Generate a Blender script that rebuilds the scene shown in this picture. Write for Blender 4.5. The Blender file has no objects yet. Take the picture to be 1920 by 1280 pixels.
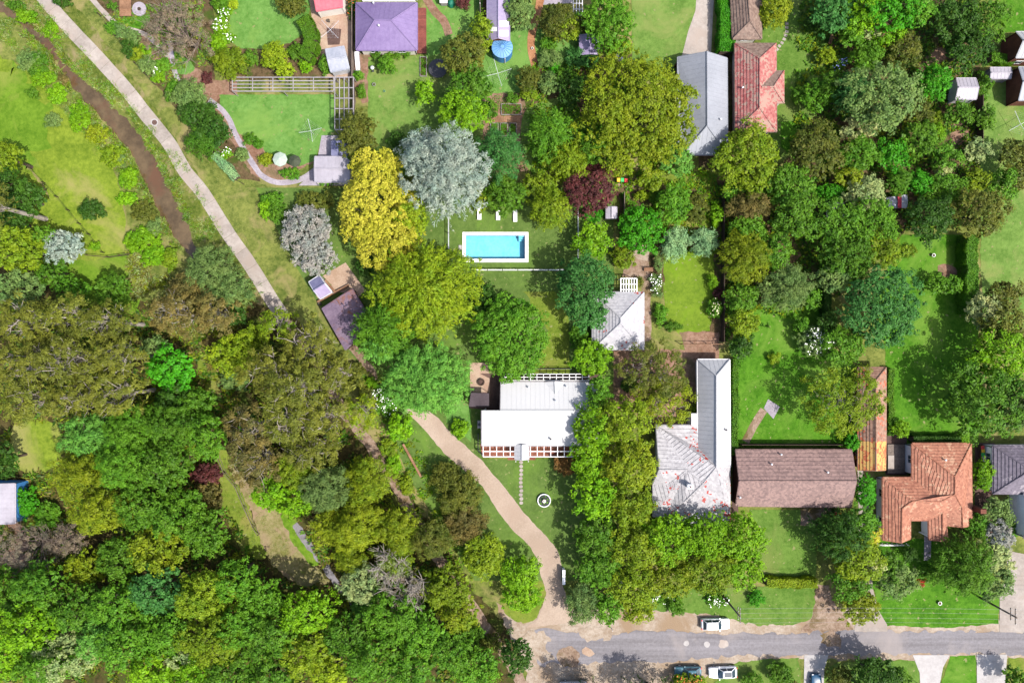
import bpy, math, random
import numpy as np
from mathutils import Vector, Matrix, noise
from mathutils.geometry import tessellate_polygon

# ------------------------------------------------------------ camera, sky, sun, exposure
sc = bpy.context.scene
COL = sc.collection
H = 113.0                       # drone height in metres
MPP = 36.0 / 24.0 * H / 1920.0  # metres on the ground per photograph pixel
cam_d = bpy.data.cameras.new('camera'); cam_d.lens = 24.0; cam_d.sensor_width = 36.0
cam_d.clip_start = 1.0; cam_d.clip_end = 3000.0
cam = bpy.data.objects.new('camera', cam_d); COL.objects.link(cam)
cam.location = (0, 0, H)
sc.camera = cam

SUN = Vector((0.60, -0.37, 1.0)).normalized()
world = bpy.data.worlds.new('World'); sc.world = world; world.use_nodes = True
wn = world.node_tree
bg = wn.nodes['Background']
sky = wn.nodes.new('ShaderNodeTexSky'); sky.sky_type = 'NISHITA'; sky.sun_disc = False
sky.dust_density = 3.0; sky.ozone_density = 0.5
sky.sun_elevation = math.asin(SUN.z); sky.sun_rotation = math.atan2(SUN.x, SUN.y)
wn.links.new(sky.outputs[0], bg.inputs[0]); bg.inputs[1].default_value = 0.125
sun_d = bpy.data.lights.new('sun', 'SUN'); sun_d.energy = 3.7; sun_d.angle = math.radians(0.53)
sun_d.color = (1.0, 0.955, 0.89)
sun = bpy.data.objects.new('sun', sun_d); COL.objects.link(sun)
sun.rotation_euler = SUN.to_track_quat('Z', 'Y').to_euler(); sun.location = (60, -40, 100)
sc.view_settings.view_transform = 'Standard'; sc.view_settings.look = 'None'
sc.view_settings.exposure = 1.33; sc.view_settings.gamma = 1.0
sc.view_settings.use_curve_mapping = False
sc.render.engine = 'CYCLES'
sc.cycles.max_bounces = 5; sc.cycles.diffuse_bounces = 2; sc.cycles.glossy_bounces = 2
sc.cycles.transmission_bounces = 3; sc.cycles.transparent_max_bounces = 6
sc.cycles.use_denoising = True; sc.cycles.filter_width = 1.5
sc.cycles.caustics_reflective = False; sc.cycles.caustics_refractive = False

# ------------------------------------------------------------ helpers
def P(px, py, h=0.0):
    """the place in the world, h metres up, that the photograph shows at this pixel"""
    k = MPP * (H - h) / H
    return Vector(((px - 960) * k, (640 - py) * k, h))

def lin(c, k=1.0):
    o = []
    for v in c:
        v = v / 255.0
        o.append((v / 12.92 if v <= 0.04045 else ((v + 0.055) / 1.055) ** 2.4) * k)
    return o

def tag(o, label=None, cat=None, group=None, kind=None):
    if label: o['label'] = label
    if cat: o['category'] = cat
    if group: o['group'] = group
    if kind: o['kind'] = kind
    return o

def root(name, loc, label, cat, group=None, kind=None):
    o = bpy.data.objects.new(name, None); COL.objects.link(o)
    o.empty_display_size = 0.3
    o.location = loc
    return tag(o, label, cat, group, kind)

def dup(o, loc=None, rot=None, label=None, parent=None):
    c = o.copy(); COL.objects.link(c); c.parent = parent
    if loc is not None: c.location = loc
    if rot is not None: c.rotation_euler = (0, 0, rot)
    if label: c['label'] = label
    for ch in list(o.children): dup(ch, parent=c)
    return c

class MB:
    """collects faces and links them as ONE mesh object"""
    def __init__(self): self.v = []; self.f = []
    def poly(self, pts):
        n = len(self.v); self.v += [tuple(p) for p in pts]; self.f.append(tuple(range(n, n + len(pts)))); return self
    def box(self, c, s, rz=0.0, taper=1.0):
        cx, cy, cz = c; hx, hy, hz = s[0] / 2, s[1] / 2, s[2] / 2
        co, si = math.cos(rz), math.sin(rz); n = len(self.v)
        for z, t in ((-hz, 1.0), (hz, taper)):
            for x, y in ((-hx, -hy), (hx, -hy), (hx, hy), (-hx, hy)):
                x *= t; y *= t
                self.v.append((cx + x * co - y * si, cy + x * si + y * co, cz + z))
        for q in ((3, 2, 1, 0), (4, 5, 6, 7), (0, 1, 5, 4), (1, 2, 6, 5), (2, 3, 7, 6), (3, 0, 4, 7)):
            self.f.append(tuple(n + i for i in q))
        return self
    def prism(self, pts, z0, z1):
        n = len(self.v); m = len(pts)
        self.v += [(p[0], p[1], z0) for p in pts] + [(p[0], p[1], z1) for p in pts]
        self.f.append(tuple(n + i for i in reversed(range(m)))); self.f.append(tuple(n + m + i for i in range(m)))
        for i in range(m):
            j = (i + 1) % m; self.f.append((n + i, n + j, n + m + j, n + m + i))
        return self
    def tube(self, pts, r, sides=5, cap=True):
        pts = [Vector(p) for p in pts]; n0 = len(self.v); m = len(pts)
        rs = r if isinstance(r, (list, tuple)) else [r] * m
        for i, p in enumerate(pts):
            d = (pts[min(i + 1, m - 1)] - pts[max(i - 1, 0)])
            if d.length < 1e-9: d = Vector((0, 0, 1))
            d.normalize()
            a = Vector((0, 0, 1)) if abs(d.z) < 0.9 else Vector((1, 0, 0))
            u = d.cross(a).normalized(); w = d.cross(u)
            for k in range(sides):
                t = 2 * math.pi * k / sides + 0.4
                self.v.append(tuple(p + (u * math.cos(t) + w * math.sin(t)) * rs[i]))
        for i in range(m - 1):
            for k in range(sides):
                a = n0 + i * sides + k; b = n0 + i * sides + (k + 1) % sides
                self.f.append((a, b, b + sides, a + sides))
        if cap:
            self.f.append(tuple(n0 + k for k in reversed(range(sides))))
            self.f.append(tuple(n0 + (m - 1) * sides + k for k in range(sides)))
        return self
    def lathe(self, c, prof, sides=24):
        n0 = len(self.v); m = len(prof)
        for r, z in prof:
            for k in range(sides):
                t = 2 * math.pi * k / sides
                self.v.append((c[0] + r * math.cos(t), c[1] + r * math.sin(t), c[2] + z))
        for i in range(m - 1):
            for k in range(sides):
                a = n0 + i * sides + k; b = n0 + i * sides + (k + 1) % sides
                self.f.append((a, b, b + sides, a + sides))
        self.f.append(tuple(n0 + k for k in reversed(range(sides))))
        self.f.append(tuple(n0 + (m - 1) * sides + k for k in range(sides)))
        return self
    def build(self, name, mat, parent=None, kind=None, smooth=False, label=None, origin=None):
        me = bpy.data.meshes.new(name)
        o = bpy.data.objects.new(name, me); COL.objects.link(o)
        off = Vector((0, 0, 0))
        p = parent
        while p is not None: off = off + p.location; p = p.parent
        loc = Vector((0, 0, 0))
        if parent is None:
            loc = Vector(origin) if origin is not None else Vector((0, 0, 0))
            off = loc
        me.from_pydata([(v[0] - off.x, v[1] - off.y, v[2] - off.z) for v in self.v], [], self.f)
        me.update()
        o.location = loc
        o.parent = parent
        for m in (mat if isinstance(mat, (list, tuple)) else [mat]): me.materials.append(m)
        if smooth:
            for pl in me.polygons: pl.use_smooth = True
        if kind: o['kind'] = kind
        if label: o['label'] = label
        return o

# ------------------------------------------------------------ materials
def _nt(name):
    m = bpy.data.materials.new(name); m.use_nodes = True
    n = m.node_tree; n.nodes.clear()
    out = n.nodes.new('ShaderNodeOutputMaterial')
    return m, n, out

def _math(n, op, a, b=None, clamp=False):
    x = n.nodes.new('ShaderNodeMath'); x.operation = op; x.use_clamp = clamp
    for i, s in enumerate((a, b)):
        if s is None: continue
        if isinstance(s, (int, float)): x.inputs[i].default_value = s
        else: n.links.new(s, x.inputs[i])
    return x.outputs[0]

def _noise(n, pos, scale, detail=4, rough=0.6, dist=0.0):
    x = n.nodes.new('ShaderNodeTexNoise'); x.inputs['Scale'].default_value = scale
    x.inputs['Detail'].default_value = detail; x.inputs['Roughness'].default_value = rough
    x.inputs['Distortion'].default_value = dist
    n.links.new(pos, x.inputs['Vector']); return x.outputs['Fac']

def _ramp(n, fac, stops):
    r = n.nodes.new('ShaderNodeValToRGB'); e = r.color_ramp.elements
    while len(e) < len(stops): e.new(0.5)
    for i, (p, c) in enumerate(stops):
        e[i].position = p; e[i].color = (c[0], c[1], c[2], 1)
    n.links.new(fac, r.inputs[0]); return r.outputs[0]

def _mix(n, fac, a, b, mode='MIX'):
    x = n.nodes.new('ShaderNodeMix'); x.data_type = 'RGBA'; x.blend_type = mode
    for s, i in ((fac, 0), (a, 6), (b, 7)):
        if isinstance(s, (int, float)): x.inputs[i].default_value = s
        elif isinstance(s, (list, tuple)): x.inputs[i].default_value = (s[0], s[1], s[2], 1)
        else: n.links.new(s, x.inputs[i])
    return x.outputs[2]

def surf(name, c1, c2, fine=6.0, coarse=0.25, rough=0.85, bump=0.3, c3=None, patch=None, spec=0.25, speck=None, bump_scale=None, fw=0.5, metal=0.0, stretch=None, objvar=0.0):
    """two colours mixed by fine and coarse noise, a third colour in patches, specks, relief"""
    m, n, out = _nt(name)
    g = n.nodes.new('ShaderNodeNewGeometry'); pos = g.outputs['Position']
    f1 = _noise(n, pos, fine, 6, 0.75); pc = pos
    if stretch:
        mp = n.nodes.new('ShaderNodeMapping'); mp.inputs['Scale'].default_value = stretch
        n.links.new(pos, mp.inputs['Vector']); pc = mp.outputs[0]
    f2 = _noise(n, pc, coarse, 4, 0.6)
    f = _math(n, 'ADD', _math(n, 'MULTIPLY', f1, fw), _math(n, 'MULTIPLY', f2, 1 - fw))
    col = _ramp(n, f, [(0.40, c1), (0.60, c2)])
    if c3 is not None:
        f3 = _noise(n, pos, patch or 0.12, 5, 0.65, 0.6)
        k = _ramp(n, f3, [(0.5, (0, 0, 0)), (0.64, (1, 1, 1))])
        col = _mix(n, k, col, c3)
    if speck is not None:
        f4 = _noise(n, pos, speck[1], 2, 0.5)
        k = _ramp(n, f4, [(speck[2], (0, 0, 0)), (speck[2] + 0.04, (1, 1, 1))])
        col = _mix(n, k, col, speck[0])
    if objvar:
        oi = n.nodes.new('ShaderNodeObjectInfo'); v = n.nodes.new('ShaderNodeVectorMath'); v.operation = 'SCALE'
        n.links.new(col, v.inputs[0]); n.links.new(_math(n, 'ADD', _math(n, 'MULTIPLY', oi.outputs['Random'], 2 * objvar), 1 - objvar), v.inputs['Scale'])
        col = v.outputs[0]
    b = n.nodes.new('ShaderNodeBsdfPrincipled'); n.links.new(col, b.inputs['Base Color'])
    b.inputs['Roughness'].default_value = rough; b.inputs['Specular IOR Level'].default_value = spec
    b.inputs['Metallic'].default_value = metal
    if bump:
        bp = n.nodes.new('ShaderNodeBump'); bp.inputs['Strength'].default_value = bump
        bp.inputs['Distance'].default_value = 0.15
        n.links.new(_noise(n, pos, bump_scale or fine, 4, 0.7), bp.inputs['Height'])
        n.links.new(bp.outputs[0], b.inputs['Normal'])
    n.links.new(b.outputs[0], out.inputs[0]); return m

def plain(name, c, rough=0.5, metal=0.0, spec=0.4, var=0.12, sc_=1.5):
    d = [max(0, x * (1 - var)) for x in c]; e = [min(0.95, x * (1 + var)) for x in c]
    return surf(name, d, e, fine=sc_ * 4, coarse=sc_ * 0.4, rough=rough, bump=0, spec=spec, metal=metal)

LEAFK = 0.56
def leafmat(name, c, transl=0.38, var=0.34, hue=None, rough=0.55):
    """leaves: every leaf its own tone, and slow drifts of tone through the crown"""
    m, n, out = _nt(name)
    g = n.nodes.new('ShaderNodeNewGeometry'); oi = n.nodes.new('ShaderNodeObjectInfo')
    base = lin(c, LEAFK)
    hue = lin(hue, LEAFK) if hue else [base[0] * 0.60, base[1] * 0.78, base[2] * 0.8]
    f2 = _noise(n, g.outputs['Position'], 0.55, 3, 0.6)
    k = _ramp(n, f2, [(0.38, (0, 0, 0)), (0.62, (1, 1, 1))])
    col = _mix(n, k, hue, base)
    oh = n.nodes.new('ShaderNodeMath'); oh.operation = 'FRACT'; n.links.new(_math(n, 'MULTIPLY', oi.outputs['Random'], 7.31), oh.inputs[0])
    warm = [base[0] * 1.06, base[1] * 0.95, base[2] * 0.9]
    col = _mix(n, _math(n, 'MULTIPLY', oh.outputs[0], 0.3), col, warm)
    t = _math(n, 'ADD', _math(n, 'MULTIPLY', g.outputs['Random Per Island'], 2 * var), 1 - var)
    t = _math(n, 'MULTIPLY', t, _math(n, 'ADD', _math(n, 'MULTIPLY', oi.outputs['Random'], 0.24), 0.88))
    v = n.nodes.new('ShaderNodeVectorMath'); v.operation = 'SCALE'
    n.links.new(col, v.inputs[0]); n.links.new(t, v.inputs['Scale'])
    b = n.nodes.new('ShaderNodeBsdfPrincipled'); n.links.new(v.outputs[0], b.inputs['Base Color'])
    b.inputs['Roughness'].default_value = rough; b.inputs['Specular IOR Level'].default_value = 0.15
    tr = n.nodes.new('ShaderNodeBsdfTranslucent'); n.links.new(v.outputs[0], tr.inputs['Color'])
    mx = n.nodes.new('ShaderNodeMixShader'); mx.inputs[0].default_value = transl
    n.links.new(b.outputs[0], mx.inputs[1]); n.links.new(tr.outputs[0], mx.inputs[2])
    n.links.new(mx.outputs[0], out.inputs[0]); return m

def rooftile(name, c1, c2, c3=None, streak=None, tilew=0.33, rough=0.7, lich=None):
    """tile colour: each tile (0.33 x 0.4 m cell) its own tone, weathering and lichen"""
    m, n, out = _nt(name)
    g = n.nodes.new('ShaderNodeNewGeometry'); pos = g.outputs['Position']
    vo = n.nodes.new('ShaderNodeTexVoronoi'); vo.inputs['Scale'].default_value = 1 / tilew
    n.links.new(pos, vo.inputs['Vector'])
    sep = n.nodes.new('ShaderNodeSeparateColor'); n.links.new(vo.outputs['Color'], sep.inputs[0])
    f = _math(n, 'ADD', _math(n, 'MULTIPLY', sep.outputs[0], 0.6), _math(n, 'MULTIPLY', _noise(n, pos, 0.5, 4), 0.5))
    col = _ramp(n, f, [(0.25, c1), (0.8, c2)])
    if c3 is not None:
        k = _math(n, 'GREATER_THAN', _math(n, 'ADD', _math(n, 'MULTIPLY', sep.outputs[1], 0.45), _noise(n, pos, 0.35, 2)), streak or 0.88)
        col = _mix(n, k, col, c3)
    if lich is not None:
        k = _ramp(n, _noise(n, pos, 2.2, 5, 0.8), [(0.58, (0, 0, 0)), (0.66, (1, 1, 1))])
        col = _mix(n, k, col, lich)
    b = n.nodes.new('ShaderNodeBsdfPrincipled'); n.links.new(col, b.inputs['Base Color'])
    b.inputs['Roughness'].default_value = rough; b.inputs['Specular IOR Level'].default_value = 0.3
    n.links.new(b.outputs[0], out.inputs[0]); return m

def watermat(name, tint, gloss_rough, wave):
    m, n, out = _nt(name)
    g = n.nodes.new('ShaderNodeNewGeometry')
    t = n.nodes.new('ShaderNodeBsdfTransparent'); t.inputs[0].default_value = (*tint, 1)
    gl = n.nodes.new('ShaderNodeBsdfGlossy'); gl.inputs['Roughness'].default_value = gloss_rough
    bp = n.nodes.new('ShaderNodeBump'); bp.inputs['Strength'].default_value = wave; bp.inputs['Distance'].default_value = 0.05
    n.links.new(_noise(n, g.outputs['Position'], 2.5, 3), bp.inputs['Height'])
    n.links.new(bp.outputs[0], gl.inputs['Normal'])
    fr = n.nodes.new('ShaderNodeFresnel'); fr.inputs[0].default_value = 1.33
    mx = n.nodes.new('ShaderNodeMixShader'); n.links.new(fr.outputs[0], mx.inputs[0])
    n.links.new(t.outputs[0], mx.inputs[1]); n.links.new(gl.outputs[0], mx.inputs[2])
    n.links.new(mx.outputs[0], out.inputs[0]); return m

GK = 0.36    # display colour -> surface colour
def gr(name, a, b, c=None, **kw):
    d = dict(fine=1.5, coarse=0.3, rough=0.95, bump=0.4, spec=0.1, bump_scale=4, fw=0.6); d.update(kw)
    return surf(name, lin(a, GK), lin(b, GK), c3=lin(c, GK) if c else None, **d)

M = {}
M['verge'] = gr('verge_grass', (92, 112, 44), (158, 166, 84), (176, 164, 108), patch=0.16)
M['paddock'] = gr('paddock_grass', (112, 140, 36), (160, 182, 60), (178, 176, 100), patch=0.07)
M['limegrass'] = gr('lime_grass', (96, 138, 28), (134, 172, 50), (150, 168, 70), patch=0.1)
M['bank'] = gr('bank_grass', (80, 104, 30), (142, 150, 70), (170, 156, 112), patch=0.3)
M['lawn_pale'] = gr('pale_lawn', (104, 142, 58), (140, 176, 84), (152, 170, 92), patch=0.14, speck=(lin((164, 168, 108), GK), 1.3, 0.66))
M['lawn_fresh'] = gr('fresh_lawn', (98, 150, 60), (136, 184, 92), (140, 182, 86), patch=0.1, speck=(lin((164, 168, 108), GK), 1.3, 0.66))
M['lawn_lot'] = gr('mown_lawn', (94, 124, 54), (122, 150, 74), (124, 160, 66), patch=0.1, speck=(lin((164, 168, 108), GK), 1.3, 0.66))
M['lawn_vivid'] = gr('vivid_lawn', (66, 122, 18), (106, 164, 42), (124, 168, 60), patch=0.12, speck=(lin((164, 168, 108), GK), 1.3, 0.66))
M['lawn_olive'] = gr('olive_lawn', (112, 138, 42), (150, 168, 66), (162, 160, 84), patch=0.12, speck=(lin((164, 168, 108), GK), 1.3, 0.66))
M['lawn_yellow'] = gr('yellow_lawn', (112, 144, 40), (142, 172, 52), (130, 174, 30), patch=0.09, speck=(lin((164, 168, 108), GK), 1.3, 0.66))
M['lawn_mid'] = gr('mid_lawn', (92, 132, 46), (128, 164, 72), (136, 156, 78), patch=0.1, speck=(lin((164, 168, 108), GK), 1.3, 0.66))
M['drybank'] = gr('dry_bank_grass', (140, 138, 76), (190, 176, 130), (184, 156, 128), patch=0.2)
M['litter'] = gr('leaf_litter', (58, 54, 28), (112, 100, 58), (84, 102, 36), patch=0.25)
M['mulch'] = gr('garden_mulch', (84, 72, 46), (146, 122, 90), (78, 104, 34), patch=0.3, fine=1.6)
M['bed'] = gr('bark_bed', (150, 112, 90), (196, 160, 138), (140, 122, 90), patch=0.3, fine=1.8)
M['gravel'] = gr('gravel', (196, 174, 154), (222, 200, 180), fine=3.5, coarse=0.2, fw=0.5, c=(204, 180, 160))
M['sand'] = gr('sandy_gravel', (180, 158, 136), (220, 204, 186), (182, 156, 128), patch=0.13, fine=1.8, coarse=0.35)
M['dirt'] = gr('dirt_track', (150, 122, 100), (204, 180, 160), (130, 112, 74), patch=0.3, fine=1.8)
M['asphalt'] = surf('old_asphalt', lin((138, 133, 136), GK), lin((170, 165, 170), GK), fine=2.2, coarse=0.8, rough=0.9, bump=0.15, c3=lin((184, 174, 172), GK), patch=0.06, bump_scale=9, stretch=(0.05, 1, 1), fw=0.45)
M['concrete'] = surf('pale_concrete', lin((182, 170, 160), GK), lin((216, 204, 194), GK), fine=1.6, coarse=0.3, rough=0.85, bump=0.08, c3=lin((200, 184, 172), GK), patch=0.25, objvar=0.09)
M['concrete_white'] = surf('white_concrete', lin((200, 194, 192), GK), lin((226, 221, 219), GK), fine=1.6, coarse=0.3, rough=0.85, bump=0.05)
M['lilac_stone'] = surf('lilac_paving', lin((176, 166, 176), GK), lin((214, 204, 214), GK), fine=4, coarse=0.5, rough=0.85, bump=0.15)
M['paver'] = surf('tan_paving', lin((196, 164, 138), GK), lin((226, 198, 174), GK), fine=4, coarse=0.5, rough=0.85, bump=0.15, c3=lin((206, 168, 146), GK), patch=0.3)
M['redbrick'] = surf('red_brick', lin((136, 78, 62), GK), lin((186, 122, 98), GK), fine=4, coarse=0.6, rough=0.9, bump=0.2)
M['orangebrick'] = surf('orange_brick', lin((176, 118, 78), GK), lin((222, 164, 120), GK), fine=5, coarse=0.6, rough=0.9, bump=0.3)
M['purplepave'] = surf('dark_purple_paving', lin((112, 92, 112), GK), lin((164, 140, 152), GK), fine=4, coarse=0.5, rough=0.85, bump=0.2, c3=lin((176, 118, 92), GK), patch=0.3)
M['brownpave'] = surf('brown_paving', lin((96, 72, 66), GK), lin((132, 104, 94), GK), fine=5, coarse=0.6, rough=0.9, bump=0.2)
M['timber'] = surf('timber', lin((150, 108, 78), GK), lin((196, 150, 116), GK), fine=5, coarse=0.8, rough=0.75, bump=0.1, objvar=0.14)
M['timber_red'] = surf('red_deck_timber', lin((136, 70, 62), GK), lin((172, 98, 84), GK), fine=5, coarse=0.8, rough=0.75, bump=0.1, objvar=0.14)
M['timber_grey'] = surf('grey_timber', lin((120, 106, 96), GK), lin((168, 150, 138), GK), fine=5, coarse=0.8, rough=0.8, bump=0.1, objvar=0.14)
M['timber_dark'] = surf('dark_timber', lin((70, 52, 44), GK), lin((104, 82, 70), GK), fine=5, coarse=0.8, rough=0.8, bump=0.1)
M['white'] = plain('white_paint', (0.55, 0.54, 0.54), 0.5, var=0.05)
M['offwhite'] = plain('weathered_lilac_paint', (0.19, 0.175, 0.18), 0.6, var=0.2)
M['metal'] = plain('galvanised_metal', (0.42, 0.43, 0.46), 0.4, 0.3)
M['darkmetal'] = plain('dark_metal', (0.03, 0.03, 0.035), 0.5, 0.2)
M['black'] = plain('black_rubber', (0.018, 0.018, 0.02), 0.7)
M['rendered'] = surf('cream_render', (0.42, 0.39, 0.34), (0.52, 0.49, 0.44), fine=6, coarse=0.6, rough=0.9, bump=0.05)
M['whitewall'] = surf('white_render', (0.60, 0.60, 0.62), (0.68, 0.68, 0.70), fine=6, coarse=0.6, rough=0.9, bump=0.03)
M['brickwall'] = surf('brick_wall', lin((112, 64, 50), GK), lin((150, 92, 72), GK), fine=7, coarse=0.6, rough=0.9, bump=0.2)
M['glass'] = plain('window_glass', (0.03, 0.045, 0.06), 0.06, 0.0, 0.9, var=0.1)
M['blue'] = plain('blue_paint', lin((60, 120, 180), 0.6), 0.5)
M['r_white'] = surf('white_metal_roof', (0.30, 0.30, 0.303), (0.315, 0.315, 0.318), fine=2, coarse=0.15, rough=0.5, bump=0)
M['r_grey'] = surf('grey_metal_roof', lin((176, 180, 190), GK), lin((192, 196, 206), GK), fine=2, coarse=0.2, rough=0.5, bump=0)
M['r_pale'] = surf('pale_metal_roof', lin((214, 214, 218), GK), lin((230, 230, 234), GK), fine=2, coarse=0.2, rough=0.5, bump=0)
M['r_purple'] = surf('lilac_metal_roof', lin((150, 128, 182), GK), lin((174, 152, 204), GK), fine=2, coarse=0.2, rough=0.5, bump=0)
M['r_lilac'] = surf('pale_lilac_metal_roof', lin((180, 164, 206), GK), lin((204, 190, 224), GK), fine=2, coarse=0.2, rough=0.5, bump=0)
M['r_blue'] = surf('blue_lilac_metal_roof', lin((128, 128, 168), GK), lin((160, 160, 196), GK), fine=2, coarse=0.2, rough=0.5, bump=0)
M['r_pink'] = surf('pink_metal_roof', lin((236, 112, 130), GK), lin((250, 140, 152), GK), fine=2, coarse=0.2, rough=0.5, bump=0)
M['r_shedw'] = surf('white_shed_roof', lin((196, 190, 202), GK), lin((216, 210, 222), GK), fine=2, coarse=0.4, rough=0.5, bump=0)
M['r_shedb'] = surf('blue_grey_shed_roof', lin((186, 192, 208), GK), lin((222, 224, 236), GK), fine=2, coarse=0.4, rough=0.5, bump=0)
M['r_rust'] = surf('rusty_lilac_metal_roof', lin((128, 108, 132), GK), lin((164, 142, 164), GK), fine=2, coarse=0.4, rough=0.6, bump=0, c3=lin((160, 106, 84), GK), patch=0.5)
M['t_mauve'] = rooftile('mauve_tiles', lin((140, 112, 108), GK), lin((180, 146, 138), GK))
M['t_terra'] = rooftile('terracotta_tiles', lin((176, 108, 82), GK), lin((214, 144, 112), GK), lin((226, 172, 138), GK), 0.93, lich=lin((150, 104, 84), GK))
M['t_orange'] = rooftile('orange_tiles', lin((214, 104, 64), GK), lin((240, 150, 92), GK), lin((248, 198, 112), GK), 0.72)
M['t_pink'] = rooftile('pink_red_tiles', lin((186, 96, 94), GK), lin((216, 140, 132), GK), lin((206, 166, 150), GK), 0.80)
M['t_brown'] = rooftile('grey_brown_tiles', lin((138, 112, 100), GK), lin((176, 148, 132), GK), lich=lin((178, 166, 150), GK))
M['t_weather'] = rooftile('weathered_tiles', lin((160, 118, 98), GK), lin((200, 158, 134), GK), lin((214, 110, 74), GK), 0.92)
M['t_white'] = rooftile('flaking_white_tiles', lin((190, 186, 190), GK), lin((222, 219, 222), GK), lin((206, 84, 76), GK), 0.955)
M['t_clean'] = rooftile('clean_white_tiles', lin((200, 198, 204), GK), lin((228, 226, 230), GK), lin((206, 96, 86), GK), 1.03)
M['t_slate'] = rooftile('slate_tiles', lin((112, 104, 118), GK), lin((142, 132, 148), GK), lin((176, 166, 176), GK), 0.96)
M['pool_tile'] = surf('pool_tile', lin((116, 196, 222), 0.62), lin((142, 212, 232), 0.62), fine=2, coarse=0.25, rough=0.5, bump=0)
M['pool_water'] = watermat('pool_water', (0.82, 0.97, 0.99), 0.02, 0.08)
M['creek_water'] = surf('creek_water', lin((104, 86, 60), 0.34), lin((138, 116, 84), 0.34), fine=0.8, coarse=0.2, rough=0.07, bump=0.04, spec=0.5, c3=lin((126, 92, 66), 0.36), patch=0.15, bump_scale=3)
M['bark'] = surf('bark', lin((74, 62, 52), GK), lin((124, 106, 92), GK), fine=8, coarse=0.8, bump=0.3)
M['palebark'] = surf('pale_bark', lin((170, 156, 140), GK), lin((226, 216, 204), GK), fine=6, coarse=0.8, bump=0.2)
M['twig'] = surf('grey_twigs', lin((118, 102, 90), GK), lin((176, 158, 144), GK), fine=6, coarse=0.8, bump=0.2)

LC = dict(lime=(136, 186, 24), vivid=(86, 172, 26), green=(108, 160, 36), mid=(102, 148, 34), dark=(72, 112, 32), olive=(150, 166, 30),
          olivd=(118, 124, 44), yel=(218, 212, 72), ylime=(166, 190, 34), silver=(192, 206, 188), gsilver=(186, 182, 172),
          teal=(82, 140, 62), brown=(142, 128, 66), maroon=(118, 64, 62), cream=(214, 216, 138), ggreen=(128, 156, 80),
          twig=(162, 144, 120), copper=(154, 112, 58), soft=(124, 184, 70), gold=(140, 164, 30), sage=(168, 206, 140), pale=(184, 198, 122),
          gum=(138, 144, 50), redf=(206, 60, 40))
LM = {k: leafmat('leaves_' + k, v) for k, v in LC.items()}
LM['yel'] = leafmat('leaves_yel', LC['yel'], hue=(196, 200, 56))
LM['gum'] = leafmat('leaves_gum', LC['gum'], hue=(112, 124, 44))
BL = {'white': plain('white_blossom', (0.7, 0.7, 0.66), 0.7), 'blue': plain('blue_blossom', lin((150, 160, 240), 0.6), 0.7),
      'orange': plain('orange_blossom', lin((230, 110, 50), 0.5), 0.7), 'cream': plain('cream_blossom', lin((226, 220, 170), 0.6), 0.7)}
# ------------------------------------------------------------ the setting: ground, water, lawns, paths, road
CREEK = [(-40, -30, 9), (0, 15, 9), (37, 35, 9), (70, 67, 9), (95, 90, 8), (110, 118, 9), (140, 148, 12), (165, 175, 15), (190, 200, 16),
         (217, 232, 16), (243, 260, 16), (265, 287, 17), (282, 322, 18), (296, 357, 18), (315, 395, 18), (335, 425, 17), (350, 455, 12),
         (385, 520, 7), (430, 620, 6), (480, 780, 6), (520, 900, 6), (556, 985, 7), (592, 1042, 6), (640, 1105, 6), (690, 1165, 7), (760, 1260, 6), (800, 1330, 6)]
CW = [(P(a, b), c * 1.22 * MPP) for a, b, c in CREEK]
def creek_depth(x, y):
    best = 9e9; hw = 1
    for (a, wa), (b, wb) in zip(CW, CW[1:]):
        dx, dy = b.x - a.x, b.y - a.y
        t = max(0, min(1, ((x - a.x) * dx + (y - a.y) * dy) / (dx * dx + dy * dy)))
        d = math.hypot(x - a.x - t * dx, y - a.y - t * dy); w = wa + (wb - wa) * t
        if d - w < best: best, hw = d - w, w
    e = best + 0.75 * noise.noise(Vector((x * 0.42, y * 0.42, 3))) + 0.35 * noise.noise(Vector((x * 1.3, y * 1.3, 8)))
    t = max(0, min(1, (0.8 - e) / 2.0))
    return -0.75 * t * t * (3 - 2 * t)

POOL = [P(873, 441), P(985, 441), P(985, 486), P(873, 486)]
PX0, PX1, PY0, PY1 = POOL[0].x, POOL[1].x, POOL[2].y, POOL[0].y
def ground():
    xs = sorted(set([-420, -250, -150, -115] + [round(-100 + i * 1.0, 3) for i in range(201)] + [115, 150, 250, 420] + [PX0, PX1]))
    ys = sorted(set([-400, -230, -120, -85] + [round(-72 + i * 1.0, 3) for i in range(145)] + [85, 120, 230, 400] + [PY0, PY1]))
    b = MB(); nx = len(xs)
    for y in ys:
        for x in xs:
            near = x < -10 and abs(x) < 101 and abs(y) < 73
            b.v.append((x, y, creek_depth(x, y) if near else 0.0))
    for j in range(len(ys) - 1):
        for i in range(nx - 1):
            cx, cy = (xs[i] + xs[i + 1]) / 2, (ys[j] + ys[j + 1]) / 2
            if PX0 < cx < PX1 and PY0 < cy < PY1: continue
            a = j * nx + i; b.f.append((a, a + 1, a + nx + 1, a + nx))
    o = b.build('ground', M['verge'], kind='structure', smooth=True)
    tag(o, 'olive green grassy ground under the whole neighbourhood', 'ground')
ground()

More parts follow.
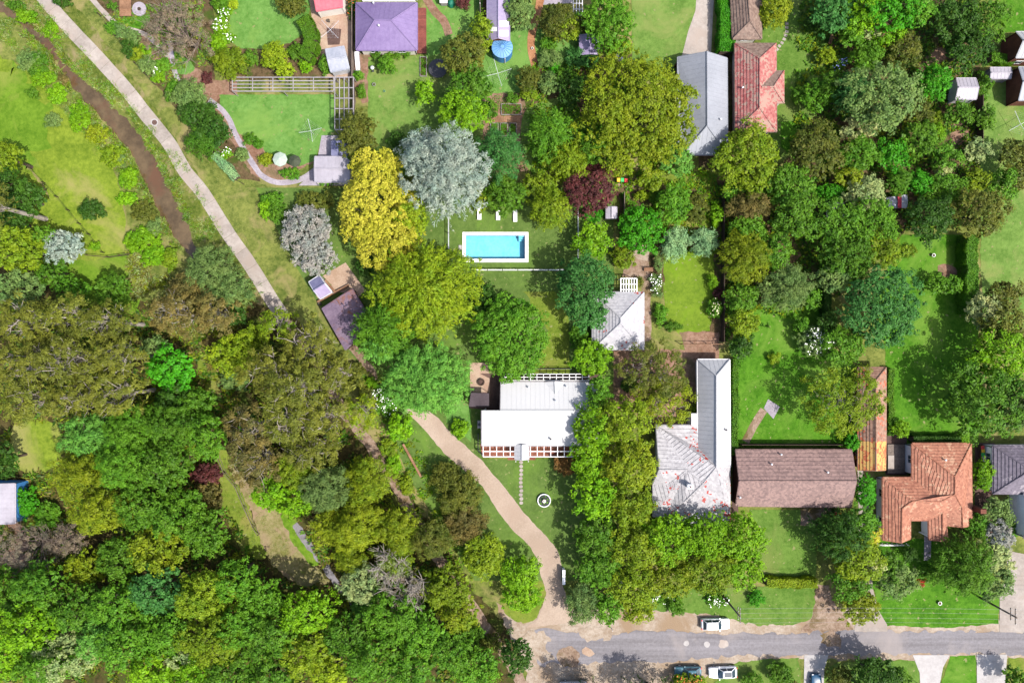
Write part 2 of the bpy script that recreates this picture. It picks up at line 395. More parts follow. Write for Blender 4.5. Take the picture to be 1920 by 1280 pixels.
def smooth_line(pts, closed, n=6):
    m = len(pts); out = []
    rng = range(m) if closed else range(m - 1)
    for i in rng:
        if closed: p0, p1, p2, p3 = pts[i - 1], pts[i], pts[(i + 1) % m], pts[(i + 2) % m]
        else: p0, p1, p2, p3 = pts[max(i - 1, 0)], pts[i], pts[i + 1], pts[min(i + 2, m - 1)]
        for k in range(n):
            t = k / n
            out.append(tuple(0.5 * (2 * b + (c - a) * t + (2 * a - 5 * b + 4 * c - d) * t * t + (3 * b - a - 3 * c + d) * t ** 3)
                             for a, b, c, d in zip(p0, p1, p2, p3)))
    if not closed: out.append(tuple(pts[-1]))
    return out

def densify(pts, step, closed=True):
    out = []; m = len(pts)
    for i in range(m if closed else m - 1):
        a, b = pts[i], pts[(i + 1) % m]; L = math.hypot(b[0] - a[0], b[1] - a[1]); k = max(1, int(L / step))
        out += [(a[0] + (b[0] - a[0]) * t / k, a[1] + (b[1] - a[1]) * t / k) for t in range(k)]
    if not closed: out.append(pts[-1])
    return out

_uid = [0]
def zof(layer):
    _uid[0] += 1
    return 0.004 + layer * 0.012 + (_uid[0] % 28) * 0.0004

def sheet(name, pts, mat, layer, label, cat=None, jit=0.0, curve=False, holes=None, kind='structure', z=None):
    """a flat piece of the setting, outlined in photograph pixels on the ground"""
    if curve: pts = smooth_line(pts, True)
    w = [P(a, b) for a, b in pts]
    q = densify([(v.x, v.y) for v in w], 0.5) if jit else [(v.x, v.y) for v in w]
    if jit:
        q = [(x + jit * noise.noise(Vector((x * 0.9, y * 0.9, 1.3))) + jit * 0.6 * noise.noise(Vector((x * 2.7, y * 2.7, 7))),
              y + jit * noise.noise(Vector((x * 0.9, y * 0.9, 5.1))) + jit * 0.6 * noise.noise(Vector((x * 2.7, y * 2.7, 9)))) for x, y in q]
    zz = zof(layer) if z is None else z
    loops = [[Vector((x, y, zz)) for x, y in q]]
    for hl in holes or []: loops.append([Vector((v[0], v[1], zz)) for v in hl])
    flat = [v for l in loops for v in l]
    b = MB(); b.v = [tuple(v) for v in flat]
    for t in tessellate_polygon(loops):
        a, c, d = (flat[i] for i in t)
        n = (c - a).cross(d - a)
        if n.length > 1e-9: b.f.append(tuple(t) if n.z > 0 else tuple(reversed(t)))
    o = b.build(name, M[mat] if isinstance(mat, str) else mat)
    return tag(o, label, cat or name.replace('_', ' '), None, kind)

def ribbon_px(center, width, curve=True):
    c = smooth_line(center, False, 5) if curve else densify(center, 12, False)
    L, R = [], []; m = len(c)
    for i, p in enumerate(c):
        a, b = c[max(i - 1, 0)], c[min(i + 1, m - 1)]
        dx, dy = b[0] - a[0], b[1] - a[1]; l = math.hypot(dx, dy) or 1
        w = (width[0] + (width[1] - width[0]) * i / (m - 1) if isinstance(width, tuple) else width) / 2
        L.append((p[0] - dy / l * w, p[1] + dx / l * w)); R.append((p[0] + dy / l * w, p[1] - dx / l * w))
    return L, R

def ribbon(name, center, width, mat, layer, label, cat=None, jit=0.06):
    L, R = ribbon_px(center, width)
    return sheet(name, L + R[::-1], mat, layer, label, cat, jit)

# water of the creek, at its real level in the carved bed
def creek():
    c = smooth_line([(v.x, v.y, w + 0.9) for v, w in CW], False, 4)
    b = MB(); m = len(c)
    for i, p in enumerate(c):
        a, d = c[max(i - 1, 0)], c[min(i + 1, m - 1)]
        dx, dy = d[0] - a[0], d[1] - a[1]; l = math.hypot(dx, dy)
        for s in (-1, 1): b.v.append((p[0] - s * dy / l * p[2], p[1] + s * dx / l * p[2], -0.42))
    for i in range(m - 1): b.f.append((2 * i, 2 * i + 1, 2 * i + 3, 2 * i + 2))
    o = b.build('creek_water', M['creek_water'])
    for p in o.data.polygons:
        if p.normal.z < 0: p.flip()
    tag(o, 'muddy brown creek running beside the concrete path', 'creek', None, 'structure')
creek()

S = sheet
# creek paddock and bush
S('grass_field', [(-60, 105), (30, 118), (75, 160), (128, 215), (178, 262), (212, 318), (228, 372), (236, 420), (232, 472), (196, 478), (150, 440), (100, 380), (58, 318), (-60, 250)], 'paddock', 0, 'mown olive paddock between the creek and the wire fence', 'paddock', 0.5, True)
S('grass_field', [(-60, 120), (30, 130), (88, 195), (84, 240), (70, 300), (40, 300), (-60, 240)], 'limegrass', 1, 'lime green grass in the upper paddock by the creek', 'grass', 2.6, True)
S('grass_field', [(-60, 250), (58, 320), (100, 380), (150, 440), (196, 480), (150, 500), (-60, 520)], 'paddock', 0, 'shaded olive grass behind the wire fence', 'grass', 0.4)
S('forest_floor', [(-90, 500), (130, 500), (250, 560), (420, 575), (500, 560), (560, 600), (680, 800), (900, 1120), (960, 1180), (985, 1400), (-90, 1400)], 'litter', 0, 'brown leaf litter under the gum forest', 'forest floor', 0.8)
S('grass_field', [(120, 500), (180, 484), (250, 480), (262, 560), (238, 602), (150, 610), (128, 560)], 'limegrass', 1, 'bright lime grass patched with tree shade below the paddock', 'grass', 0.8, True)
S('grass_field', [(20, 800), (60, 788), (112, 800), (122, 850), (95, 880), (50, 890), (22, 860)], 'paddock', 1, 'small olive clearing enclosed by the forest', 'clearing', 0.7, True)
S('grass_field', [(405, 840), (430, 850), (455, 910), (480, 990), (500, 1040), (470, 1045), (440, 1010), (415, 930)], 'lawn_olive', 1, 'narrow green paddock strip along the old post fence', 'grass', 0.5, True)
S('bare_ground', [(432, 870), (500, 940), (540, 980), (580, 1050), (615, 1090), (560, 1095), (505, 1050), (470, 960)], 'drybank', 1, 'dry sandy bank beside the stony ditch', 'bare ground', 0.8, True)
S('bare_ground', [(-60, 985), (30, 975), (60, 1010), (70, 1080), (-60, 1080)], 'bed', 1, 'pale bare earth below the white shed', 'bare ground', 0.8)
S('grass_field', [(370, 660), (395, 680), (412, 720), (400, 745), (372, 700)], 'lawn_olive', 1, 'light green grass gap beside the bright green tree', 'grass', 0.5, True)
S('grass_field', [(520, 950), (548, 960), (580, 1020), (600, 1060), (585, 1062), (545, 1010)], 'limegrass', 2, 'lime grass strip along the stony ditch', 'grass', 0.5)
S('grass_field', [(20, -60), (60, -60), (150, 20), (230, 120), (300, 215), (345, 285), (420, 400), (490, 530), (505, 575), (440, 560), (392, 470), (364, 418), (345, 388), (325, 350), (308, 312), (292, 277), (268, 248), (240, 217), (214, 186), (188, 160), (162, 135), (132, 108), (114, 80), (90, 55), (54, 22), (20, -8)], 'bank', 0, 'rough grass bank between the creek and concrete path', 'grass bank', 0.4)

# concrete path of slabs
def slab_path(name, center, width, mat, label, cat, slab_m, z=0.05, gap=0.02, curve=True):
    """paved path; every slab is a piece of its own"""
    c = smooth_line(center, False, 5) if curve else center
    w = [P(a, b) for a, b in c]
    cum = [0]
    for a, b in zip(w, w[1:]): cum.append(cum[-1] + (b - a).length)
    def at(s):
        s = max(0, min(cum[-1], s)); i = max(k for k in range(len(cum)) if cum[k] <= s + 1e-9); i = min(i, len(w) - 2)
        t = (s - cum[i]) / max(1e-9, cum[i + 1] - cum[i]); p = w[i].lerp(w[i + 1], t); d = (w[i + 1] - w[i]).normalized()
        return p, Vector((-d.y, d.x, 0))
    r = root(name, w[0], label, cat, None, 'structure')
    n = max(1, round(cum[-1] / slab_m)); hw = width * MPP / 2
    for k in range(n):
        s0, s1 = cum[-1] * k / n + gap, cum[-1] * (k + 1) / n - gap
        (a, na), (e, ne) = at(s0), at(s1); (mid, nm) = at((s0 + s1) / 2)
        j = random.uniform(-0.03, 0.03)
        pts = [a - na * hw, mid - nm * (hw + j), e - ne * hw, e + ne * hw, mid + nm * (hw + j), a + na * hw]
        MB().prism(pts, -0.05, z + random.uniform(-0.004, 0.004)).build('slab', M[mat], r)
    return r
random.seed(4)
slab_path('concrete_path', [(55, -40), (85, 0), (113, 33), (140, 63), (172, 96), (205, 132), (238, 169), (269, 209), (297, 243), (322, 276), (346, 320), (377, 357), (405, 401), (432, 444), (462, 486), (490, 530), (512, 566), (530, 592)], 26, 'concrete', 'long pale concrete footpath along the creek', 'footpath', 3.2)
ribbon('dirt_path', [(520, 585), (560, 630), (600, 690), (640, 765), (668, 800), (690, 828), (715, 868), (742, 910), (772, 960), (812, 1030), (860, 1100), (905, 1165), (940, 1215), (985, 1290)], 19, 'dirt', 2, 'sandy walking track winding through the forest to the road', 'dirt track', 0.35)
ribbon('stone_ditch', [(553, 980), (568, 1005), (590, 1035), (612, 1065), (634, 1098), (660, 1130), (690, 1165)], 13, 'asphalt', 3, 'grey stony ditch in the forest floor', 'ditch', 0.35)

# upper gardens
S('garden_bed', [(170, -40), (400, -40), (400, 130), (410, 180), (440, 240), (490, 340), (445, 335), (400, 290), (293, 160), (190, 30)], 'mulch', 0, 'planted mulch garden beside the footpath', 'garden bed', 0.3)
S('bark_bed', [(275, 60), (300, 78), (325, 100), (322, 130), (290, 115), (262, 85)], 'bed', 1, 'pinkish bark bed beside the winding stone path', 'garden bed', 0.4, True)
S('bark_bed', [(345, 130), (372, 128), (400, 150), (440, 150), (440, 182), (412, 182), (402, 200), (380, 175), (355, 160)], 'bed', 1, 'pinkish bark bed beside the pergola end', 'garden bed', 0.4, True)
S('bark_bed', [(388, 190), (415, 218), (432, 262), (470, 325), (520, 345), (545, 330), (590, 300), (530, 300), (490, 275), (455, 255), (425, 215)], 'bed', 1, 'planted bark bed along the lower path', 'garden bed', 0.4)
S('lawn', [(330, 96), (362, 122), (360, 138), (336, 140), (328, 116)], 'lawn_fresh', 2, 'small lawn patch under the bare twiggy tree', 'lawn', 0.3, True)
S('lawn', [(225, 40), (278, 28), (276, 50), (252, 54)], 'lawn_vivid', 2, 'small lawn corner below the timber deck', 'lawn', 0.3, True)
S('lawn', [(400, -40), (575, -40), (578, 30), (565, 65), (530, 85), (480, 92), (440, 85), (422, 60), (430, 25)], 'lawn_fresh', 1, 'round bright lawn beside the pink shed yard', 'lawn', 0.25, True)
S('bark_bed', [(420, 90), (660, 60), (660, 150), (420, 150)], 'mulch', 0, 'mulch bed between round lawn and pergola', 'garden bed', 0.3)
S('lawn', [(411, 178), (626, 177), (627, 255), (604, 258), (592, 300), (560, 312), (525, 303), (497, 285), (478, 258), (450, 252), (432, 225), (414, 200)], 'lawn_fresh', 1, 'fresh green lawn below the long pergola', 'lawn', 0.15)
S('paved_yard', [(576, -40), (664, -40), (664, 146), (610, 146), (603, 100), (585, 40)], 'paver', 1, 'tan paved yard beside the pink roofed shed', 'paved yard', 0.1)
S('brick_mat', [(612, 52), (640, 55), (637, 84), (615, 85)], 'brownpave', 2, 'brown square of paving under the clothes hoist', 'paving')
ribbon('stone_path', [(165, -10), (190, 18), (215, 43), (240, 54), (270, 64), (290, 79), (308, 98), (318, 108)], 9, 'concrete', 2, 'crooked pale stone path through the upper garden', 'stone path')
ribbon('paved_path', [(318, 78), (322, 105), (326, 128), (334, 152)], 9, 'lilac_stone', 3, 'short grey path below the bare twiggy tree', 'paved path')
ribbon('paved_path', [(392, 188), (415, 205), (430, 225), (440, 248), (456, 278), (476, 310), (492, 330), (520, 342), (560, 338), (592, 318)], 10, 'lilac_stone', 3, 'curved lilac grey path below the footpath fence', 'paved path')
S('patio', [(603, 254), (634, 254), (650, 300), (650, 348), (560, 348), (592, 318)], 'lilac_stone', 2, 'lilac stone patio around the pale shed', 'patio')
S('bark_bed', [(664, 100), (694, 100), (698, 190), (680, 195), (664, 160)], 'bed', 1, 'narrow bark bed beside the vertical pergola', 'garden bed', 0.2)
S('lawn', [(690, 108), (800, 104), (802, 60), (842, 75), (905, 60), (908, 140), (905, 250), (860, 330), (690, 330), (684, 285), (690, 200)], 'lawn_pale', 1, 'pale lawn behind the lilac roofed house', 'lawn', 0.2)
S('lawn', [(798, -40), (905, -40), (905, 70), (798, 110)], 'lawn_fresh', 2, 'small lawn beside the red timber deck', 'lawn', 0.2)
ribbon('paved_path', [(790, -20), (812, 18), (832, 40), (842, 66)], 15, 'bed', 3, 'tan path curving beside the red timber deck', 'paved path')
S('garden_bed', [(905, -40), (915, -40), (915, 70), (905, 70)], 'mulch', 1, 'mulch strip along the paling fence', 'garden bed')
S('lawn', [(905, 70), (956, 78), (958, 50), (1075, 40), (1100, 70), (1085, 130), (1000, 128), (985, 175), (940, 180), (905, 175)], 'lawn_fresh', 1, 'fresh lawn around the blue water tank', 'lawn', 0.2)
ribbon('brick_path', [(1014, -5), (1008, 25), (998, 60), (996, 90), (1004, 128)], 14, 'orangebrick', 3, 'orange brick path curving beside the water tank lawn', 'brick path')
S('paved_yard', [(1004, -40), (1075, -40), (1075, 6), (1012, 10)], 'lilac_stone', 2, 'pale paving at the head of the brick path', 'paving')
S('garden_bed', [(985, 120), (1190, 100), (1200, 200), (1100, 300), (985, 240)], 'mulch', 0, 'shaded mulch garden by the olive green tree', 'garden bed', 0.3)
S('vegetable_garden', [(905, 175), (985, 175), (990, 320), (905, 330)], 'bed', 2, 'sandy vegetable garden with plank edged beds', 'vegetable garden', 0.2)
S('lawn', [(976, 250), (982, 215), (1000, 195), (1040, 185), (1080, 190), (1090, 300), (1000, 320), (982, 290)], 'lawn_pale', 2, 'curved lawn around the bright green conifer', 'lawn', 0.15, True)
S('lawn', [(1185, -40), (1322, -40), (1302, 40), (1284, 105), (1270, 110), (1265, 150), (1185, 150)], 'lawn_pale', 1, 'pale lawn beside the upper driveway', 'lawn', 0.25)
S('driveway', [(1308, -40), (1341, -40), (1337, 20), (1333, 105), (1278, 107), (1290, 60), (1304, 20)], 'concrete', 2, 'pale concrete driveway leading to the grey roof', 'driveway', 0.0)
S('lawn', [(1425, -40), (1560, -40), (1562, 120), (1545, 180), (1520, 230), (1500, 280), (1430, 330), (1425, 240)], 'lawn_mid', 1, 'sunny lawn beside the pink tiled house', 'lawn', 0.3)
S('lawn', [(1464, 228), (1502, 228), (1490, 300), (1464, 275)], 'lawn_vivid', 2, 'small vivid lawn square below the pink tiled house', 'lawn', 0.2)
S('garden_bed', [(1310, 100), (1380, 100), (1380, 300), (1310, 330)], 'mulch', 0, 'narrow mulch gap between the grey and pink roofs', 'garden bed')
S('garden_floor', [(1500, -40), (1840, -40), (1840, 420), (1700, 430), (1560, 560), (1490, 600), (1340, 640), (1160, 480), (1160, 340), (1470, 330)], 'mulch', 0, 'dark leafy floor under the dense garden', 'garden floor', 0.6)
S('vegetable_garden', [(1778, 225), (1826, 225), (1828, 282), (1786, 285)], 'bed', 2, 'brown vegetable rows beside the boundary fence', 'vegetable garden', 0.3)
S('bark_bed', [(1735, 95), (1775, 85), (1795, 140), (1770, 160), (1738, 130)], 'bed', 1, 'rubble strewn bed above the white gabled shed', 'garden bed', 0.5)
S('lawn', [(1836, 140), (1990, 140), (1990, 620), (1840, 620), (1838, 280)], 'lawn_pale', 1, 'dry lawn along the far edge beyond the tall hedge', 'lawn', 0.3)
S('lawn', [(1870, -40), (1990, -40), (1990, 60), (1880, 60)], 'lawn_vivid', 1, 'green lawn above the dark brick cottage', 'lawn', 0.3)
S('lawn', [(1240, 400), (1345, 395), (1345, 425), (1240, 432)], 'lawn_olive', 1, 'small olive lawn above the two sage bushes', 'lawn', 0.3)
S('lawn', [(1244, 470), (1338, 470), (1342, 560), (1330, 620), (1275, 626), (1245, 600)], 'lawn_yellow', 1, 'lime yellow oval lawn between flower borders', 'lawn', 0.25)
S('paved_yard', [(1180, 460), (1215, 465), (1220, 520), (1220, 640), (1203, 640), (1203, 520), (1165, 520)], 'dirt', 1, 'brick and gravel path beside the white tiled cottage', 'brick path', 0.2)
S('paved_yard', [(1275, 622), (1348, 622), (1348, 676), (1290, 676)], 'bed', 1, 'tan paving at the end of the oval lawn', 'paving', 0.2)
S('bare_ground', [(1150, 655), (1310, 655), (1310, 800), (1150, 800)], 'bed', 0, 'dry earth under the bare olive tree', 'bare ground', 0.3)
S('lawn', [(1375, 600), (1440, 560), (1535, 545), (1548, 640), (1610, 690), (1612, 838), (1375, 838)], 'lawn_vivid', 1, 'vivid green back lawn behind the mauve gabled house', 'lawn', 0.2)
ribbon('paved_path', [(1398, 828), (1412, 800), (1432, 768)], 15, 'dirt', 2, 'short straight tan path on the vivid back lawn', 'paved path')
S('patio', [(1432, 765), (1440, 748), (1462, 762), (1450, 785)], 'lilac_stone', 3, 'small faded square on the vivid back lawn', 'paving')
S('lawn', [(1640, 560), (1690, 440), (1810, 440), (1835, 500), (1835, 835), (1660, 835), (1660, 660)], 'lawn_vivid', 1, 'long vivid lawn beside the clipped hedge', 'lawn', 0.2)
S('patio', [(1758, 500), (1775, 495), (1792, 503), (1796, 520), (1765, 518)], 'bed', 2, 'pinkish brick patio on the long lawn', 'patio', 0.1, True)

# the outlined garden
PH = [(PX0 - 0.2, PY0 - 0.2), (PX1 + 0.2, PY0 - 0.2), (PX1 + 0.2, PY1 + 0.2), (PX0 - 0.2, PY1 + 0.2)]
S('lawn', [(480, 352), (1150, 352), (1150, 720), (900, 720), (880, 790), (760, 790), (640, 640), (555, 500)], 'lawn_lot', 1, 'mown dark green lawn around the swimming pool', 'lawn', 0.0, holes=[PH])
S('lawn', [(680, 700), (905, 740), (905, 860), (1140, 860), (1140, 1088), (890, 1088), (770, 900)], 'lawn_lot', 1, 'front lawn below the white roofed house', 'lawn', 0.0)
S('lawn', [(984, 548), (1042, 545), (1066, 600), (1068, 700), (1000, 700), (1030, 620)], 'lawn_olive', 2, 'paler square of lawn between two big trees', 'lawn', 0.3)
S('lawn', [(840, 735), (882, 760), (885, 830), (840, 790)], 'lawn_fresh', 2, 'lighter grass beside the shade sail courtyard', 'lawn', 0.4)
S('concrete_slab', [(605, 517), (648, 492), (686, 545), (672, 556), (633, 546), (598, 562), (592, 553), (622, 535)], 'paver', 2, 'tan concrete slab beside the corrugated garden shed', 'concrete slab', 0.05)
ribbon('gravel_path', [(655, 645), (678, 672), (700, 705), (716, 735)], 15, 'dirt', 2, 'sandy path linking rusty purple roof and driveway', 'path', 0.25)
S('driveway', [(755, 765), (800, 768), (817, 780), (855, 820), (902, 862), (945, 912), (982, 960), (1010, 990), (1037, 1020), (1047, 1037), (1053, 1060), (1052, 1087), (1060, 1110), (1066, 1135), (1090, 1165), (985, 1176), (1007, 1160), (1017, 1135), (1025, 1110), (1014, 1080), (1007, 1047), (992, 1022), (960, 992), (930, 952), (905, 912), (870, 880), (835, 852), (802, 812)], 'gravel', 3, 'curving tan gravel driveway to the white roofed house', 'driveway', 0.15)
S('courtyard', [(881, 680), (912, 680), (922, 715), (922, 740), (882, 740)], 'paver', 2, 'tan courtyard with the round stone fire pit', 'courtyard', 0.05)
S('courtyard', [(918, 700), (942, 712), (942, 770), (880, 765), (882, 735), (918, 735)], 'brownpave', 3, 'brown brick paving beside the white roofed house', 'courtyard')
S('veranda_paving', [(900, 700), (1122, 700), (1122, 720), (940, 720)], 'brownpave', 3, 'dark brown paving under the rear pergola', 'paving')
S('veranda_paving', [(900, 832), (1100, 832), (1100, 856), (1004, 857), (1004, 862), (952, 862), (952, 857), (904, 856)], 'redbrick', 3, 'red brick veranda paving under the front pergola', 'paving')

# road and verges
S('road_verge', [(930, 1130), (1010, 1140), (1100, 1140), (1300, 1135), (1560, 1140), (1920, 1165), (2100, 1165), (2100, 1240), (1700, 1235), (1500, 1236), (1380, 1240), (1330, 1262), (1260, 1300), (1100, 1400), (1000, 1400), (985, 1240), (950, 1180)], 'sand', 1, 'sandy road verge along the village street', 'road verge', 0.5)
S('road', [(1004, 1180), (1022, 1174), (1060, 1185), (1110, 1180), (1150, 1190), (1190, 1181), (1260, 1182), (1340, 1187), (1400, 1187), (1480, 1186), (1560, 1182), (2150, 1186), (2150, 1226), (1800, 1226), (1500, 1226), (1380, 1228), (1310, 1237), (1240, 1240), (1120, 1240), (1060, 1252), (1035, 1240), (1012, 1248), (1000, 1232), (1014, 1218), (996, 1204)], 'asphalt', 3, 'grey worn asphalt street', 'road', 0.6)
S('dirt_patch', [(985, 1190), (1015, 1183), (1030, 1196), (1024, 1215), (1040, 1232), (1018, 1240), (990, 1232)], 'sand', 4, 'pale dusty gravel spread over the road end', 'dirt patch', 0.8, True)
S('dirt_patch', [(1075, 1176), (1130, 1178), (1150, 1192), (1120, 1200), (1090, 1192)], 'sand', 4, 'pale dusty gravel at the driveway mouth on the road', 'dirt patch', 0.7, True)
S('dirt_patch', [(1540, 1188), (1575, 1190), (1570, 1210), (1545, 1212)], 'dirt', 4, 'brown dirt tracked onto the road by the driveway', 'dirt patch', 0.7, True)
S('dirt_patch', [(1045, 1220), (1068, 1212), (1088, 1228), (1080, 1248), (1050, 1245)], 'dirt', 4, 'brown dirt patch on the road end', 'dirt patch', 0.5, True)
S('dirt_patch', [(1090, 1215), (1105, 1214), (1112, 1226), (1095, 1228)], 'paver', 5, 'yellowish tar patch on the road end', 'road patch', 0.3, True)
S('concrete_patch', [(1283, 1202), (1289, 1200), (1292, 1206), (1287, 1210), (1282, 1207)], 'concrete_white', 4, 'small round white patch on the road', 'road patch', 0.05, True)
S('concrete_patch', [(1321, 1203), (1328, 1202), (1331, 1208), (1326, 1213), (1320, 1209)], 'concrete_white', 4, 'larger round white patch on the road', 'road patch', 0.05, True)
S('concrete_patch', [(1352, 1200), (1364, 1201), (1366, 1211), (1350, 1212)], 'concrete', 4, 'faded square patch on the road', 'road patch', 0.2, True)
S('grass_verge', [(945, 1080), (1022, 1095), (1016, 1135), (1002, 1160), (985, 1167), (960, 1160), (940, 1130)], 'lawn_olive', 2, 'grass wedge beside the driveway mouth', 'grass verge', 0.3, True)
S('grass_verge', [(1200, 1100), (1528, 1100), (1528, 1132), (1518, 1160), (1490, 1170), (1420, 1172), (1330, 1150), (1200, 1142)], 'lawn_mid', 2, 'green roadside verge with the nearer power pole', 'grass verge', 0.4)
S('lawn', [(1405, 955), (1530, 955), (1530, 1080), (1425, 1080)], 'lawn_mid', 2, 'front lawn of the mauve gabled house', 'lawn', 0.2)
S('grass_verge', [(1638, 1010), (1760, 1010), (1800, 1090), (1873, 1110), (1873, 1168), (1780, 1176), (1662, 1172), (1645, 1140), (1636, 1095)], 'lawn_vivid', 2, 'bright green front lawn of the terracotta house', 'lawn', 0.25)
S('driveway', [(1530, 1095), (1552, 1095), (1565, 1130), (1580, 1150), (1600, 1175), (1600, 1184), (1500, 1184), (1520, 1160), (1528, 1130)], 'dirt', 3, 'brown dirt driveway beside the mauve house', 'driveway', 0.3)
S('driveway', [(1606, 1050), (1634, 1050), (1636, 1100), (1645, 1140), (1663, 1170), (1663, 1183), (1602, 1183), (1602, 1174), (1622, 1140), (1616, 1100)], 'concrete', 4, 'pale concrete driveway between two front gardens', 'driveway')
S('driveway', [(1886, 1030), (1905, 1035), (1990, 1050), (1990, 1186), (1874, 1184), (1874, 1110), (1890, 1080)], 'concrete', 4, 'broad concrete driveway at the far power pole', 'driveway')
S('driveway', [(1508, 1227), (1553, 1227), (1545, 1255), (1543, 1340), (1506, 1340)], 'concrete_white', 4, 'white driveway with the dark blue car', 'driveway')
S('driveway', [(1711, 1227), (1780, 1227), (1768, 1250), (1760, 1290), (1760, 1340), (1728, 1340), (1724, 1260)], 'concrete_white', 4, 'white flared driveway crossed by a pole shadow', 'driveway')
S('driveway', [(1831, 1226), (1888, 1226), (1880, 1340), (1832, 1340)], 'concrete_white', 4, 'straight white driveway near the picture corner', 'driveway')
S('grass_verge', [(1380, 1240), (1500, 1232), (1505, 1340), (1290, 1340), (1330, 1285)], 'lawn_mid', 2, 'grass verge with the parked white hatchback', 'grass verge', 0.4)
S('grass_verge', [(1545, 1262), (1570, 1240), (1700, 1236), (1715, 1236), (1724, 1262), (1727, 1340), (1545, 1340)], 'lawn_mid', 2, 'grass verge under the dark roadside tree', 'grass verge', 0.3)
S('grass_verge', [(1782, 1229), (1830, 1228), (1831, 1340), (1762, 1340), (1764, 1285)], 'lawn_vivid', 2, 'rounded green verge between white driveways', 'grass verge', 0.15)
S('grass_verge', [(1890, 1232), (1990, 1232), (1990, 1340), (1884, 1340)], 'lawn_olive', 2, 'dry verge at the picture corner', 'grass verge', 0.3)
S('paved_path', [(1733, 1000), (1746, 1000), (1745, 1050), (1732, 1050)], 'lilac_stone', 3, 'narrow front path of the terracotta house', 'paved path')
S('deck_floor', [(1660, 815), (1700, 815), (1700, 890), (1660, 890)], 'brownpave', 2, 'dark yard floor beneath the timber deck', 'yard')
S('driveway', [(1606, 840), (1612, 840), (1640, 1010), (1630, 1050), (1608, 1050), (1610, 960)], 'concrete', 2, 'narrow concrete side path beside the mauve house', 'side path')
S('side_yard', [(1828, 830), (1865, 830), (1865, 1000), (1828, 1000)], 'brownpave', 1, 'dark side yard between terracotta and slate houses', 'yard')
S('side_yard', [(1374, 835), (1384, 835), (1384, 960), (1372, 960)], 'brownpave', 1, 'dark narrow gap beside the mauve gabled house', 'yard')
S('gravel_yard', [(1500, 950), (1560, 950), (1560, 985), (1500, 985)], 'dirt', 2, 'earth strip at the mauve house entrance', 'yard', 0.2)

S('lawn', [(1240, 318), (1345, 318), (1345, 352), (1250, 350)], 'lawn_olive', 1, 'small green lawn below the grey roofed house', 'lawn', 0.3)
S('bare_ground', [(1150, 332), (1205, 335), (1200, 352), (1150, 350)], 'dirt', 2, 'tan earth beside the three coloured bins', 'bare ground', 0.2)
S('bark_bed', [(1185, 455), (1220, 462), (1215, 490), (1180, 480)], 'sand', 3, 'pale gravel end of the cottage path', 'gravel', 0.3)
# ------------------------------------------------------------ houses, sheds, pergolas, fences
def clip(poly, axis, lim, keep_less):
    """clip a list of (u, v) at coordinate[axis] = lim"""
    out = []
    for i in range(len(poly)):
        a, b = poly[i], poly[(i + 1) % len(poly)]
        ia = (a[axis] <= lim) if keep_less else (a[axis] >= lim)
        ib = (b[axis] <= lim) if keep_less else (b[axis] >= lim)
        if ia: out.append(a)
        if ia != ib:
            t = (lim - a[axis]) / (b[axis] - a[axis])
            out.append((a[0] + (b[0] - a[0]) * t, a[1] + (b[1] - a[1]) * t))
    return out

def roof_plane(mb, pts, mode, pitch):
    """one slope of a roof as real relief: tile courses that overlap, or sheets with standing seams"""
    c = sum(pts, Vector()) / len(pts)
    n = Vector()
    for i in range(len(pts)):
        a, b = pts[i] - c, pts[(i + 1) % len(pts)] - c; n += a.cross(b)
    n.normalize()
    if n.z < 0: n = -n
    # a warped slope is split in triangles
    if len(pts) > 3 and max(abs((p - c).dot(n)) for p in pts) > 0.06:
        for i in range(1, len(pts) - 1): roof_plane(mb, [pts[0], pts[i], pts[i + 1]], mode, pitch)
        return
    d = Vector((0, 0, -1)); d = d - n * d.dot(n)
    d = d.normalized() if d.length > 1e-4 else Vector((0, -1, 0))
    u = n.cross(d)
    q = [((p - c).dot(u), (p - c).dot(d)) for p in pts]
    W = lambda p, off: c + u * p[0] + d * p[1] + n * off
    ax = 1 if mode == 'tile' else 0
    lo, hi = min(p[ax] for p in q), max(p[ax] for p in q)
    k0, k1 = math.floor(lo / pitch), math.ceil(hi / pitch)
    for k in range(k0, k1):
        a, b = k * pitch, (k + 1) * pitch
        s = clip(clip(q, ax, a, False), ax, b, True) if True else q
        if len(s) < 3: continue
        if mode == 'tile':
            off = lambda p: 0.015 + 0.075 * (p[1] - a) / pitch
            mb.poly([W(p, off(p)) for p in s])
            e = [p for p in s if abs(p[1] - b) < 1e-6]
            if len(e) >= 2:
                e = [min(e), max(e)]
                mb.poly([W(e[0], 0.09), W(e[1], 0.09), W(e[1], 0.0), W(e[0], 0.0)])
        else:
            mb.poly([W(p, 0.02) for p in s])
            r = clip(s, 0, a + 0.05, True)
            if len(r) >= 3:
                mb.poly([W(p, 0.045) for p in r])
                for i in range(len(r)):
                    x, y = r[i], r[(i + 1) % len(r)]
                    mb.poly([W(x, 0.02), W(y, 0.02), W(y, 0.045), W(x, 0.045)])
    under = [p - Vector((0, 0, 0.14)) for p in pts]
    mb.poly(under[::-1])
    for i in range(len(pts)):
        j = (i + 1) % len(pts)
        mb.poly([under[i], under[j], pts[j] + n * 0.02, pts[i] + n * 0.02])

